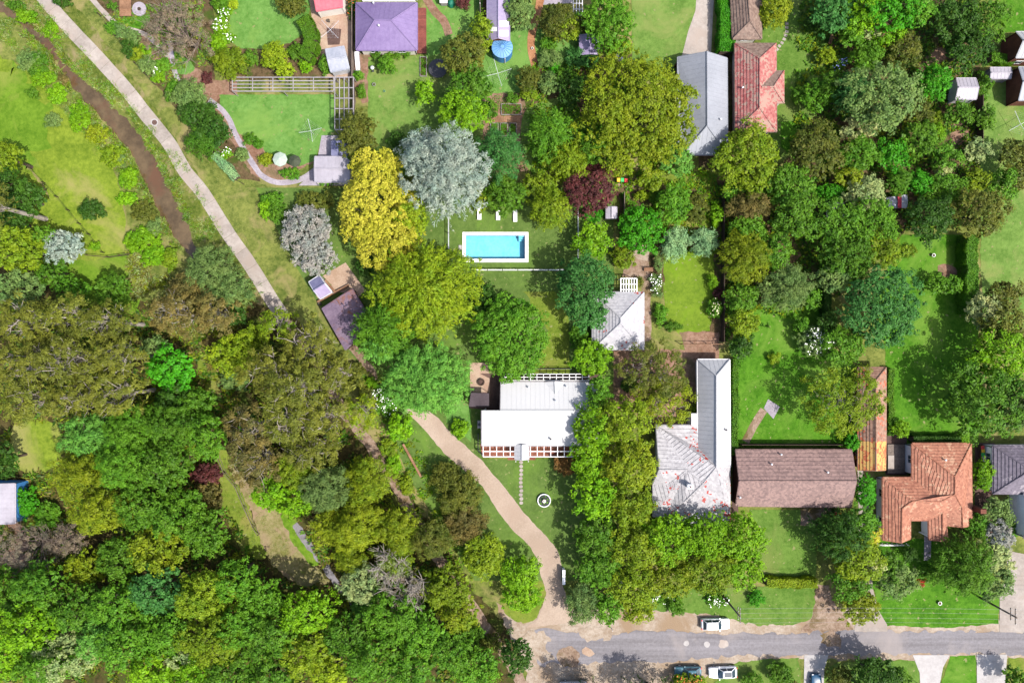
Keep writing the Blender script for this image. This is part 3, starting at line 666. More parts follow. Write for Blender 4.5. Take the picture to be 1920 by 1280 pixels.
def house(name, label, cat, planes, roof='r_grey', wall='rendered', mode='seam', pitch=0.8, cap=None, walls=True, over=0.45, windows=True, group=None, roofs=None, gut=None):
    gut = gut or ((roofs or [roof])[0] if mode == 'tile' else roof if roof != 'r_white' else 'offwhite')
    pl = [[P(*q) if not isinstance(q, Vector) else q for q in p] for p in planes]
    allp = [q for p in pl for q in p]
    c = sum(allp, Vector()) / len(allp); c.z = 0
    r = root(name, c, label, cat, group)
    mats = roofs or [roof] * len(pl)
    for mk in dict.fromkeys(mats):
        b = MB()
        for p, k in zip(pl, mats):
            if k == mk: roof_plane(b, p, mode, pitch)
        ro = b.build('roof', M[mk], r)
        if mk == mats[0]: main = ro
    key = lambda v: (round(v.x, 2), round(v.y, 2), round(v.z, 2))
    edges = {}
    for i, p in enumerate(pl):
        for a, b in zip(p, p[1:] + p[:1]): edges.setdefault(tuple(sorted((key(a), key(b)))), []).append((i, a, b))
    cen = [sum(p, Vector()) / len(p) for p in pl]
    eave = min(q.z for q in allp); wk = 0
    for e in edges.values():
        i, a, b = e[0]
        if (b - a).length < 0.3: continue
        if len(e) == 2:
            j = e[1][0]; mid = (a + b) / 2
            if (cen[i].z + cen[j].z) / 2 < mid.z - 0.05:
                up = Vector((0, 0, 0.07))
                MB().tube([a + up, b + up], 0.11, 6).build('ridge_cap', M[cap or mats[i]], main)
            continue
        h = (b - a); flat = abs(h.z) < 0.1
        hd = Vector((h.x, h.y, 0)).normalized()
        inn = Vector((-hd.y, hd.x, 0))
        if inn.dot(cen[i] - a) < 0: inn = -inn
        if flat and a.z < eave + 0.25:
            g = MB().tube([a - inn * 0.07 - Vector((0, 0, 0.06)), b - inn * 0.07 - Vector((0, 0, 0.06))], 0.075, 6)
            g.build('gutter', M[gut], main)
        elif not flat:
            MB().tube([a - Vector((0, 0, 0.03)), b - Vector((0, 0, 0.03))], 0.09, 4).build('barge_board', M[gut], main)
        if walls and (flat and a.z < eave + 0.25 or not flat):
            s, t = a + inn * over, b + inn * over
            L = Vector((h.x, h.y, 0)).length
            if flat and L > 3 * over: s, t = s + hd * over, t - hd * over
            w = MB(); th = inn * 0.14
            zs, zt = s.z - 0.16, t.z - 0.16
            lo = [Vector((s.x, s.y, 0)), Vector((t.x, t.y, 0))]; hi = [Vector((s.x, s.y, zs)), Vector((t.x, t.y, zt))]
            w.poly([lo[0], lo[1], hi[1], hi[0]]); w.poly([lo[0] + th, hi[0] + th, hi[1] + th, lo[1] + th])
            w.poly([lo[0], hi[0], hi[0] + th, lo[0] + th]); w.poly([lo[1], lo[1] + th, hi[1] + th, hi[1]]); w.poly([hi[0], hi[1], hi[1] + th, hi[0] + th])
            w.build('wall', M[wall], r)
            if windows and flat and L > 3.2:
                k = int((L - 1.2) / 3.0)
                for m in range(k):
                    p = s.lerp(t, (m + 0.5) / k); ang = math.atan2(hd.y, hd.x)
                    p = p - inn * 0.02
                    f = MB()
                    for dx, dz, sx, sz in ((-0.62, 1.5, 0.08, 1.16), (0.62, 1.5, 0.08, 1.16), (0, 0.96, 1.16, 0.08), (0, 2.04, 1.16, 0.08), (0, 1.5, 0.05, 1.0)):
                        q = p + hd * dx
                        f.box((q.x, q.y, dz), (sx, 0.1, sz), ang)
                    fo = f.build('window', M['white'], r)
                    MB().box((p.x, p.y, 1.5), (1.16, 0.04, 1.0), ang).build('pane', M['glass'], fo)
    return r

def quad_roof(corners, eave, rise, axis=0, hip=(0, 0)):
    """gable or hip roof over four eave corners (px, clockwise from upper left); axis 0 = ridge parallel to the upper edge"""
    c = [P(a, b, eave) for a, b in corners]
    if axis: c = c[1:] + c[:1]
    A, B, C, D = c
    m0, m1 = (A + D) / 2, (B + C) / 2; d = (m1 - m0).normalized(); up = Vector((0, 0, rise))
    r0, r1 = m0 + d * hip[0] + up, m1 - d * hip[1] + up
    out = [[A, B, r1, r0], [C, D, r0, r1]]
    if hip[0]: out.append([D, A, r0])
    if hip[1]: out.append([B, C, r1])
    return out

def on_roof(planes, px, py):
    """height of the roof the photograph shows at this pixel"""
    best = 0
    for p in planes:
        q = [P(*v) if not isinstance(v, Vector) else v for v in p]
        for i in range(1, len(q) - 1):
            a, b, c = q[0], q[i], q[i + 1]; n = (b - a).cross(c - a)
            if abs(n.z) < 1e-6: continue
            o = Vector((0, 0, H)); d = P(px, py, 0) - o; den = d.dot(n)
            if abs(den) < 1e-9: continue
            x = o + d * ((a - o).dot(n) / den)
            s = [((v2 - v1).cross(x - v1)).dot(n) for v1, v2 in ((a, b), (b, c), (c, a))]
            if all(v >= -1e-4 for v in s) or all(v <= 1e-4 for v in s): best = max(best, x.z)
    return best

def vent(h, planes, px, py, kind='vent'):
    z = on_roof(planes, px, py); p = P(px, py, z)
    if kind == 'chimney':
        b = MB().box((p.x, p.y, z + 0.35), (0.75, 0.55, 1.7)).box((p.x, p.y, z + 1.24), (0.9, 0.7, 0.1))
        o = b.build('chimney', M['whitewall'], h)
        MB().lathe((p.x, p.y, z + 1.29), [(0.14, 0), (0.11, 0.3)], 10).build('chimney_pot', M['brickwall'], o)
    else:
        b = MB().lathe((p.x, p.y, z - 0.1), [(0.09, 0), (0.09, 0.55)], 10).lathe((p.x, p.y, z + 0.45), [(0.06, 0), (0.17, 0.02), (0.14, 0.12), (0.02, 0.17)], 10)
        o = b.build('vent', M['metal'] if kind == 'vent' else M['darkmetal'], h)
    return o

HOUSES = {}
def HS(key, *a, **k):
    o = house(*a, **k); HOUSES[key] = (o, a[3]); return o

# white roofed house in the middle
pm = [[(939, 716, 2.7), (1020, 716, 2.7), (1041, 738, 3.24), (1060, 716, 2.7), (1097, 716, 2.7), (1121, 769, 4.0), (938, 769, 4.0)],
      [(903, 769, 4.0), (938, 769, 4.0), (1121, 769, 4.0), (1096, 792, 3.5), (1050, 835, 2.6), (903, 835, 2.6)],
      [(1121, 769, 4.0), (1121, 835, 2.6), (1050, 835, 2.6), (1096, 792, 3.5)],
      [(1097, 716, 2.7), (1121, 716, 2.7), (1121, 769, 4.0)],
      [(1020, 716, 2.7), (1040, 714.5, 3.35), (1041, 738, 3.24)], [(1040, 714.5, 3.35), (1060, 716, 2.7), (1041, 738, 3.24)]]
h = HS('main', 'house', 'long house with bright white metal roof and pergolas on both sides', 'house', pm, roof='r_white', mode='seam', pitch=0.76, wall='whitewall')
for a in ((991, 726, 'vent'), (1062, 724, 'vent'), (1042, 751, 'vent'), (1032, 822, 'pipe')): vent(h, pm, *a)
c = P(899, 795, 1.4)
b = MB().box((c.x, c.y, 1.3), (0.6, 1.2, 1.0)).build('air_conditioner', M['offwhite'], h)
MB().lathe((c.x, c.y, 1.8), [(0.26, 0), (0.26, 0.04), (0.05, 0.06)], 14).build('fan_grille', M['darkmetal'], b)
pp = quad_roof([(966, 833), (991, 833), (991, 861), (966, 861)], 2.55, 0.5, 1)
house('porch', 'small gabled white porch roof above the front steps', 'porch', pp, roof='r_pale', pitch=0.6, walls=False, windows=False)
for o in [x for x in bpy.data.objects if x.name == 'porch']:
    for a, b in ((967, 860), (990, 860)):
        c = P(a, b, 0); MB().box((c.x, c.y, 1.25), (0.12, 0.12, 2.5)).build('post', M['white'], o)

pu = quad_roof([(668, 6), (782, 6), (782, 94), (668, 94)], 2.9, 2.1, 0, (3.4, 3.8))
h = HS('purple', 'house', 'square house with lilac purple hipped metal roof', 'house', pu, roof='r_purple', pitch=0.76, wall='rendered')
vent(h, pu, 711, 50); vent(h, pu, 701, 8)
pgy = [[(1271, 107, 2.7), (1325.5, 97, 5.0), (1326, 236, 5.0), (1280, 290, 2.7), (1271, 280, 2.7)], [(1325.5, 97, 5.0), (1363, 109, 2.7), (1364, 290, 2.7), (1326, 236, 5.0)],
       [(1326, 236, 5.0), (1364, 290, 2.7), (1280, 290, 2.7)]]
h = HS('grey', 'house', 'long grey metal roofed house at the end of the pale driveway', 'house', pgy, roof='r_grey', pitch=0.72, wall='brickwall')
vent(h, pgy, 1350, 225)
pbt = [[(1369, -40, 2.6), (1399, -40, 4.3), (1406, 40, 4.3), (1374, 73, 2.6)], [(1406, 40, 4.3), (1428, 73, 2.6), (1374, 73, 2.6)], [(1399, -40, 4.3), (1428, -40, 2.6), (1428, 73, 2.6), (1406, 40, 4.3)]]
HS('browntile', 'house', 'grey brown tiled wing beside the bright clipped hedge', 'house', pbt, roof='t_brown', mode='tile', pitch=0.5, cap='t_brown', wall='rendered')
ppk = [[(1378, 82, 2.8), (1455, 82, 2.8), (1424, 110, 4.9)], [(1378, 82, 2.8), (1424, 110, 4.9), (1424, 202, 4.9), (1379, 246, 2.8)], [(1379, 246, 2.8), (1424, 202, 4.9), (1456, 247, 2.8)],
       [(1455, 82, 2.8), (1456, 247, 2.8), (1424, 202, 4.9), (1424, 110, 4.9)]]
h = HS('pink', 'house', 'house with weathered pink red hipped tile roof', 'house', ppk, mode='tile', pitch=0.5, cap='t_pink', roofs=['t_brown', 't_pink', 't_pink', 't_pink'])
ppw = [[(1428, 163, 4.72), (1450, 163, 4.72), (1470, 133, 2.85), (1446, 133, 2.85)], [(1450, 163, 4.72), (1428, 163, 4.72), (1446, 194, 2.85), (1470, 194, 2.85)], [(1470, 133, 2.85), (1450, 163, 4.72), (1470, 194, 2.85)]]
b = MB()
for p in ppw[:1]: roof_plane(b, [P(*q) for q in p], 'tile', 0.5)
b.build('roof', M['t_brown'], h)
b = MB()
for p in ppw[1:]: roof_plane(b, [P(*q) for q in p], 'tile', 0.5)
ro = b.build('roof', M['t_pink'], h)
for a, e in ((ppw[0][0], ppw[0][1]), (ppw[0][1], ppw[0][2]), (ppw[1][0], ppw[1][3])):
    MB().tube([P(*a) + Vector((0, 0, 0.07)), P(*e) + Vector((0, 0, 0.07))], 0.11, 6).build('ridge_cap', M['t_pink'], ro)
q = [P(1446, 136, 2.7), P(1466, 136, 2.7), P(1466, 191, 2.7), P(1446, 191, 2.7)]
MB().prism([Vector((v.x, v.y, 0)) for v in q[::-1]], 0, 2.68).build('wall', M['rendered'], h)
vent(h, ppk, 1391, 166, 'vent')

# L-shaped pale house
pl1 = [[(1308, 674, 2.8), (1368, 674, 2.8), (1343, 704, 4.9)], [(1308, 674, 2.8), (1343, 704, 4.9), (1343, 875, 4.9), (1309, 840, 2.8)], [(1368, 674, 2.8), (1369, 876, 2.8), (1343, 875, 4.9), (1343, 704, 4.9)]]
h = HS('pale', 'house', 'long pale metal roofed wing beside the vivid back lawn', 'house', pl1, roof='r_pale', pitch=0.72, wall='whitewall', gut='white')
vent(h, pl1, 1360, 805, 'pipe'); c = P(1302, 786, 3.0)
MB().box((c.x, c.y, 1.5), (0.9, 1.9, 3.0)).build('water_heater', M['white'], h)
pl2 = [[(1230, 797, 2.7), (1308, 797, 2.7), (1309, 840, 2.8), (1343, 875, 4.85), (1318, 906, 5.0), (1288, 880, 4.6), (1236, 880, 4.7)],
       [(1236, 880, 4.7), (1288, 880, 4.6), (1250, 910, 3.4), (1224, 908, 2.9)],
       [(1288, 880, 4.6), (1318, 906, 5.0), (1283, 940, 4.2), (1248, 968, 2.7), (1224, 968, 2.5), (1224, 908, 2.9), (1250, 910, 3.4)],
       [(1343, 875, 4.85), (1369, 876, 2.8), (1369, 984, 2.7), (1256, 984, 2.7), (1248, 968, 2.7), (1283, 940, 4.2), (1318, 906, 5.0)]]
h = HS('flake', 'house', 'old house with flaking white tiles showing red patches', 'house', pl2, roof='t_white', mode='tile', pitch=0.62, cap='t_white', wall='whitewall')
vent(h, pl2, 1291, 909, 'chimney')
pma = [[(1379, 843, 2.7), (1597, 843, 2.7), (1606, 901, 4.7), (1386, 901, 4.7)], [(1386, 901, 4.7), (1606, 901, 4.7), (1596, 950, 2.7), (1379, 948, 2.7)]]
h = HS('mauve', 'house', 'long house with mauve brown gabled tile roof', 'house', pma, roof='t_mauve', mode='tile', pitch=0.62, cap='t_mauve', wall='brickwall')
for a in ((1463, 851), (1445, 869), (1550, 884), (1386, 931)): vent(h, pma, *a)
pte = [[(1609, 689, 2.5), (1661, 689, 2.5), (1642, 713, 4.1)], [(1609, 689, 2.5), (1642, 713, 4.1), (1642, 827, 4.1), (1609, 827, 2.5)], [(1661, 689, 2.5), (1661, 827, 2.5), (1642, 827, 4.1), (1642, 713, 4.1)],
       [(1609, 827, 2.5), (1642, 827, 4.1), (1642, 882, 4.1), (1609, 881, 2.5)], [(1661, 827, 2.5), (1660, 881, 2.5), (1642, 882, 4.1), (1642, 827, 4.1)]]
HS('longterra', 'outbuilding', 'long narrow outbuilding with half weathered half orange tiles', 'outbuilding', pte, mode='tile', pitch=0.5, cap='t_weather', wall='brickwall', roofs=['t_weather'] * 3 + ['t_orange', 't_orange'])
ptc = [[(1710, 831, 2.8), (1821, 831, 2.8), (1790, 893, 4.9)], [(1710, 831, 2.8), (1790, 893, 4.9), (1790, 926, 4.9), (1765, 939, 4.5), (1710, 895, 2.8)],
       [(1821, 831, 2.8), (1823, 985, 2.8), (1805, 988, 3.4), (1803, 950, 3.9), (1790, 926, 4.9), (1790, 893, 4.9)],
       [(1655, 895, 2.8), (1710, 895, 2.8), (1765, 939, 4.5), (1710, 939, 4.5)],
       [(1655, 895, 2.8), (1710, 939, 4.5), (1691, 953, 4.0), (1690, 1017, 4.0), (1655, 1012, 2.8)],
       [(1710, 939, 4.5), (1765, 939, 4.5), (1790, 926, 4.9), (1803, 950, 3.9), (1773, 966, 3.2), (1767, 962, 3.5), (1741, 975, 2.8), (1707, 975, 2.8), (1691, 953, 4.0)],
       [(1691, 953, 4.0), (1707, 975, 2.8), (1707, 1010, 2.8), (1690, 1017, 4.0)],
       [(1741, 975, 2.8), (1767, 962, 3.5), (1767, 1014, 3.4), (1742, 1012, 2.8)],
       [(1803, 950, 3.9), (1805, 988, 3.4), (1775, 985, 2.8), (1773, 966, 3.2)], [(1767, 962, 3.5), (1773, 966, 3.2), (1777, 1008, 2.9), (1767, 1014, 3.4)]]
h = HS('terra', 'house', 'house with many hipped terracotta tile roof slopes', 'house', ptc, roof='t_terra', mode='tile', pitch=0.5, cap='t_terra', wall='whitewall')
vent(h, ptc, 1770, 861); c = P(1830, 955, 4.5); MB().box((P(1826, 952, 2.5).x, P(1826, 952, 2.5).y, 2.4), (0.9, 0.7, 4.8)).build('chimney', M['brickwall'], h)
psl = [[(1862, 835, 2.9), (1990, 835, 2.9), (1960, 881, 5.3), (1932, 881, 5.3)], [(1862, 835, 2.9), (1932, 881, 5.3), (1862, 925, 2.9)], [(1862, 925, 2.9), (1932, 881, 5.3), (1960, 881, 5.3), (1990, 925, 2.9)]]
HS('slate', 'house', 'white walled house with hipped slate grey tile roof', 'house', psl, roof='t_slate', mode='tile', pitch=0.5, cap='t_slate', wall='whitewall', over=0.25)
pw = quad_roof([(1919, 925), (1990, 925), (1990, 1008), (1919, 1008)], 3.4, 1.6, 0)
HS('whitewing', 'house', 'tall white rendered wing with small dark windows', 'house', pw, roof='t_slate', mode='tile', pitch=0.5, wall='whitewall', over=0.15)
pco = quad_roof([(1111, 548), (1207, 548), (1207, 655), (1111, 655)], 2.7, 2.4, 1, (4.2, 4.2))
h = HS('cottage', 'cottage', 'square cottage with pale white tiles beside the white pergola', 'cottage', pco, roof='t_clean', mode='tile', pitch=0.55, cap='t_clean', wall='whitewall')
pbk = quad_roof([(1905, 60), (1990, 60), (1990, 108), (1905, 108)], 3.6, 1.6, 0)
HS('darkbrick', 'house', 'dark brick cottage corner with white framed window', 'house', pbk, roof='r_pale', pitch=0.7, wall='brickwall', over=0.1)
pbk = quad_roof([(1910, 126), (1990, 126), (1990, 188), (1910, 188)], 3.0, 1.0, 0)
HS('darkshed', 'outbuilding', 'dark open brick outbuilding at the far edge', 'outbuilding', pbk, roof='r_grey', pitch=0.7, wall='brickwall', over=0.1)
pbl = quad_roof([(-40, 906), (28, 906), (28, 981), (-40, 981)], 3.2, 0.5, 1)
HS('westhouse', 'house', 'white roofed shed with blue side wall at the forest edge', 'house', pbl, roof='r_shedw', pitch=0.8, wall='blue', over=0.1, windows=True)
# sheds
def shed(key, label, cor, eave, rise, axis, roof, wall='metal', pitch=0.6, mode='seam', hip=(0, 0), windows=False, cat='shed', name='garden_shed', over=0.12):
    return HS(key, name, label, cat, quad_roof(cor, eave, rise, axis, hip), roof=roof, wall=wall, pitch=pitch, mode=mode, windows=windows, over=over)
shed('pinkshed', 'pink roofed shed at the top of the tan yard', [(588, -20), (643, -30), (643, 13), (593, 21)], 2.5, 0.5, 0, 'r_pink', 'rendered')
shed('tilt', 'pale blue grey metal shed standing askew in the tan yard', [(610, 93), (645, 87), (655, 128), (620, 135)], 2.2, 0.35, 0, 'r_shedb')
shed('patio', 'flat white lilac shed roof beside the golden yellow tree', [(590, 294), (656, 294), (656, 341), (590, 341)], 2.5, 0.25, 0, 'r_shedw', 'rendered')
shed('bluepanel', 'small lean roof of blue panels above the white lilac shed', [(622, 265), (651, 265), (651, 292), (622, 292)], 2.3, 0.2, 1, 'r_blue')
pll = quad_roof([(914, -40), (955, -40), (955, 77), (914, 77)], 2.6, 1.1, 1)
h = HS('lilaclong', 'outbuilding', 'long narrow lilac metal roof above the blue water tank', 'outbuilding', pll, roof='r_lilac', pitch=0.7, wall='brickwall', over=0.15)
for x0, x1, y0, y1, s in ((915, 932, 51, 59, 0), (937, 953, 39, 50, 1), (937, 953, 57, 68, 1)):
    q = [P(a, b_, on_roof(pll, a, b_) + 0.09) for a, b_ in ((x0, y0), (x1, y0), (x1, y1), (x0, y1))]
    MB().poly(q[::-1]).poly([v - Vector((0, 0, 0.04)) for v in q]).poly([q[0], q[1], q[1] - Vector((0, 0, .04)), q[0] - Vector((0, 0, .04))]).build('skylight', M['white'], h)
shed('bluntshed', 'pale lilac curved shed beside the olive round tree', [(1087, 66), (1120, 66), (1124, 102), (1088, 103)], 2.3, 0.35, 1, 'r_lilac', 'darkmetal')
shed('gardenshed', 'white gabled shed under the dense garden trees', [(1793, 147), (1830, 147), (1831, 186), (1792, 186)], 2.3, 0.6, 0, 'r_shedw', 'metal')
shed('cream', 'small white curved shed surrounded by green trees', [(1551, 380), (1582, 380), (1582, 414), (1551, 412)], 2.2, 0.4, 1, 'r_shedw', 'darkmetal')
shed('laundry', 'small flat white shed beside the boundary hedge', [(1857, 127), (1896, 127), (1896, 147), (1857, 147)], 2.1, 0.15, 0, 'r_shedw', 'offwhite')
shed('poolshed', 'little white lilac shed beside the maroon tree', [(1137, 388), (1156, 388), (1156, 409), (1137, 409)], 2.1, 0.2, 1, 'r_shedw', 'offwhite')
shed('redshed', 'tiny shed with pale blue roof sheets', [(1662, 372), (1700, 366), (1700, 388), (1662, 389)], 2.0, 0.2, 0, 'r_shedb', 'timber_dark')
c0 = P(1687, 377, 2.4)
o = MB().box((c0.x, c0.y, 2.36), (0.6, 2.2, 0.12)).build('tarpaulin', plain('red_cloth', lin((190, 30, 60), 0.5), 0.7), origin=c0)
tag(o, 'folded red cloth lying on the tiny blue roofed shed', 'cloth')
shed('rusty', 'rusty purple metal shed roof beneath the conifers beside the concrete slab', [(604, 578), (660, 542), (700, 606), (648, 656)], 2.4, 0.25, 1, 'r_rust', 'timber_dark', 0.5)
# corrugated garden shed with a dark and a light slope
psh = quad_roof([(579, 529), (599, 516), (622, 547), (600, 560)], 2.2, 0.55, 0)
HS('corr', 'garden_shed', 'corrugated garden shed half blue half lilac beside the concrete slab', 'shed', psh, mode='seam', pitch=0.4, roofs=['r_blue', 'r_lilac'], wall='metal', windows=False, over=0.12, gut='metal')

def board_wall(name, label, cat, a, b, h, mat, t=0.25):
    p, q = P(*a), P(*b); d = q - p; c = (p + q) / 2
    o = MB().box((c.x, c.y, h / 2), (d.length, t, h), math.atan2(d.y, d.x)).box((c.x, c.y, h + 0.03), (d.length + 0.1, t + 0.1, 0.06), math.atan2(d.y, d.x)).build(name, M[mat], origin=(c.x, c.y, 0))
    return tag(o, label, cat)
board_wall('retaining_wall', 'low timber retaining wall between slab and rusty purple roof', 'wall', (597, 566), (655, 535), 0.5, 'timber')
board_wall('retaining_wall', 'short timber kerb wall beside the corrugated shed', 'wall', (611, 526), (630, 548), 0.4, 'timber')
board_wall('retaining_wall', 'low timber edge along the white fence side lawn', 'wall', (757, 832), (790, 892), 0.5, 'timber')

# pergolas: every beam and rafter is a piece
def pergola(label, cor, nx, ny, h, mat='white', w=0.1, d=0.16, posts=True, xs=None):
    A, B, C, D = [P(a, b, h) for a, b in cor]
    c = (A + B + C + D) / 4; r = root('pergola', (c.x, c.y, 0), label, 'pergola')
    def bar(name, p, q, z, w, d):
        m = (p + q) / 2; v = q - p
        MB().box((m.x, m.y, z), (v.length, w, d), math.atan2(v.y, v.x)).build(name, M[mat], r)
    for j in range(ny + 1):
        t = j / ny; bar('beam', A.lerp(D, t), B.lerp(C, t), h - d / 2, w * 1.15, d)
    for i in range(nx + 1):
        t = i / nx; bar('rafter', A.lerp(B, t), D.lerp(C, t), h + d * 0.36, w, d * 0.7)
    if posts:
        k = max(2, nx // 4)
        for i in range(k + 1):
            for p in (A.lerp(B, i / k), D.lerp(C, i / k)):
                MB().box((p.x, p.y, (h - d) / 2), (0.1, 0.1, h - d)).build('post', M[mat], r)
    return r
pergola('white front pergola over the red brick veranda', [(906, 836), (1096, 836), (1096, 856), (906, 856)], 15, 2, 2.5, w=0.10)
pergola('white rear pergola over dark paving behind the white roof', [(946, 701), (1104, 701), (1104, 713), (946, 713)], 13, 2, 2.5, w=0.09)
pergola('grey lilac lattice pergola along the lower lawn', [(436, 145), (626, 145), (626, 171), (436, 171)], 5, 4, 2.3, 'offwhite', 0.11)
pergola('grey lilac lattice pergola set at right angles by the mulch strip', [(628, 145), (663, 145), (663, 243), (628, 243)], 4, 5, 2.3, 'offwhite', 0.12)
pergola('white square pergola beside the pale tiled cottage', [(1164, 522), (1194, 522), (1194, 564), (1164, 564)], 6, 4, 2.6, w=0.14)
pergola('white rail pergola above the purple roof', [(680, -12), (778, -12), (778, 2), (680, 2)], 10, 2, 2.4)
pergola('white trellis frame between olive tree and green tree', [(1075, -4), (1092, -4), (1092, 28), (1075, 28)], 3, 3, 2.2)

def fence(label, pts, h, mat, style='rail', bay=2.4, name='fence', cat='fence', rail_n=2, postmat=None, pw=0.1):
    """posts, and between each pair of posts the rails or panel of that bay"""
    w = [P(*p) for p in pts]; r = root(name, w[0], label, cat)
    first = True
    for a, b in zip(w, w[1:]):
        L = (b - a).length; n = max(1, round(L / bay)); d = (b - a).normalized(); ang = math.atan2(d.y, d.x)
        for k in range(n + 1):
            if k == 0 and not first: continue
            p = a.lerp(b, k / n); MB().box((p.x, p.y, h / 2 + 0.04), (pw, pw, h + 0.08), ang).build('post', M[postmat or mat], r)
        first = False
        for k in range(n):
            p, q = a.lerp(b, k / n), a.lerp(b, (k + 1) / n); m = (p + q) / 2; l = (q - p).length - pw
            if style == 'panel':
                MB().box((m.x, m.y, h / 2), (l, 0.04, h - 0.08), ang).build('panel', M[mat], r)
                MB().box((m.x, m.y, h + 0.0), (l, 0.09, 0.05), ang).build('cap_rail', M[mat], r)
            elif style == 'wire':
                for j in range(3):
                    z = h * (j + 1) / 3.2; MB().tube([Vector((p.x, p.y, z)), Vector((q.x, q.y, z))], 0.012, 3).build('wire', M['darkmetal'], r)
            else:
                for j in range(rail_n):
                    z = h - 0.05 - j * (h - 0.25) / max(1, rail_n - 1)
                    MB().box((m.x, m.y, z), (l, 0.09 if j == 0 else 0.05, 0.07), ang).build('rail', M[mat], r)
                if style == 'bars':
                    b2 = MB(); kk = int(l / 0.16)
                    for i in range(kk):
                        t = p.lerp(q, (i + 0.5) / kk); b2.box((t.x, t.y, h / 2), (0.02, 0.02, h - 0.2), ang)
                    b2.build('bars', M['darkmetal'], r, kind='stuff')
    return r
fence('grey rail pool fence along the lower side of the pool', [(886, 507), (1056, 507)], 1.25, 'white', 'bars', postmat='darkmetal')
fence('grey rail pool fence between pool and lime bush', [(1083, 388), (1083, 490)], 1.25, 'metal', 'bars', postmat='darkmetal')
fence('grey rail pool fence under the blue silver cedar', [(842, 408), (842, 468)], 1.25, 'metal', 'bars', postmat='darkmetal')
fence('thin dark wire fence with timber posts across the paddock', [(-40, 250), (62, 318), (110, 370), (152, 420), (170, 440), (196, 474)], 1.1, 'timber_dark', 'wire', 3.0)
fence('dark rail fence with posts below the paddock', [(166, 479), (206, 483), (250, 477)], 1.1, 'timber_dark', 'rail', 2.4)
fence('old grey post and rail fence along the paddock strip', [(411, 852), (424, 885), (445, 910), (462, 950), (478, 985), (487, 1000)], 1.1, 'timber_grey', 'rail', 2.6)
fence('short dark rail fence joining the old post fence', [(400, 884), (424, 886)], 1.1, 'timber_dark', 'rail', 1.2)
fence('dark slim wire fence between footpath verge and upper garden', [(190, 30), (222, 72), (258, 122), (293, 160)], 1.2, 'timber_dark', 'wire', 2.4)
fence('dark slim wire fence beside the pale clipped hedge', [(402, 288), (424, 318), (442, 338), (458, 346)], 1.2, 'timber_dark', 'wire', 2.0)
fence('white capped paling fence beside the long lilac roof', [(899, -30), (902, 40), (902, 98)], 1.8, 'timber_grey', 'panel', 2.4, postmat='white')
fence('grey paling fence between tan yard and purple roof', [(664, -30), (664, 150), (667, 190), (664, 215)], 1.7, 'timber_grey', 'panel', 2.4)
fence('dark green boundary fence beside the vegetable rows', [(1829, 186), (1829, 282)], 1.9, 'timber_dark', 'panel', 2.4)
fence('tall dark boundary fence shading the oval lawn', [(1352, 360), (1352, 640)], 1.8, 'timber_dark', 'panel', 2.4)
fence('thin dark railing behind the rear pergola', [(975, 691), (1070, 691)], 1.1, 'darkmetal', 'rail', 1.6)
fence('thin dark railing beside the front pergola end', [(897, 812), (897, 842), (905, 852)], 1.1, 'darkmetal', 'rail', 1.2)
fence('dark timber side fence above the mauve house', [(1385, 831), (1570, 831)], 1.7, 'timber_dark', 'panel', 2.4)
fence('grey paling fence between oval lawn garden and pool garden', [(1168, 365), (1168, 450)], 1.7, 'timber_grey', 'panel', 2.4)
fence('orange brown timber trellis across the tan paving', [(1276, 645), (1352, 645)], 1.6, 'timber', 'rail', 2.0)
fence('white picket edging in front of the terracotta house', [(1645, 1020), (1700, 1020)], 0.7, 'white', 'rail', 0.75)

# pool, with a tiled basin under the lawn level
def pool():
    c = Vector(((PX0 + PX1) / 2, (PY0 + PY1) / 2, 0)); r = root('swimming_pool', c, 'rectangular swimming pool with turquoise water and white coping', 'swimming pool')
    x0, x1, y0, y1 = PX0, PX1, PY0, PY1; z = -1.35
    b = MB()
    b.poly([(x0, y0, z), (x1, y0, z), (x1, y1, z), (x0, y1, z)])
    for p, q in (((x0, y0), (x1, y0)), ((x1, y0), (x1, y1)), ((x1, y1), (x0, y1)), ((x0, y1), (x0, y0))):
        b.poly([(*q, z), (*p, z), (*p, 0.04), (*q, 0.04)])
    b.build('basin', M['pool_tile'], r)
    st = MB()
    for k in range(3):
        top = -0.3 - 0.3 * k; st.box((x1 - 0.56, y1 - 0.16 - 0.3 * k, (z + top) / 2), (1.1, 0.29, top - z - 0.01))
    st.build('steps', M['pool_tile'], r)
    MB().poly([(x0, y0, -0.12), (x1, y0, -0.12), (x1, y1, -0.12), (x0, y1, -0.12)]).build('water', M['pool_water'], r)
    w = 0.56; n = 12
    for yy in (y0 - w / 2 + 0.05, y1 + w / 2 - 0.05):
        L = (x1 - x0 + 2 * w - 0.1) / n
        for k in range(n): MB().box((x0 - w + 0.05 + L * (k + 0.5), yy, 0.06), (L - 0.015, w, 0.07)).build('coping_stone', M['white'], r)
    n = 5
    for xx in (x0 - w / 2 + 0.05, x1 + w / 2 - 0.05):
        L = (y1 - y0 - 0.1) / n
        for k in range(n): MB().box((xx, y0 + 0.05 + L * (k + 0.5), 0.06), (w, L - 0.015, 0.07)).build('coping_stone', M['white'], r)
    p = P(863, 464); MB().box((p.x, p.y, 0.06), (0.5, 0.75, 0.09)).build('skimmer_lid', M['concrete_white'], r)
pool()
ORD = ['first', 'second', 'third', 'fourth', 'fifth', 'sixth', 'seventh', 'eighth', 'ninth', 'tenth', 'eleventh']
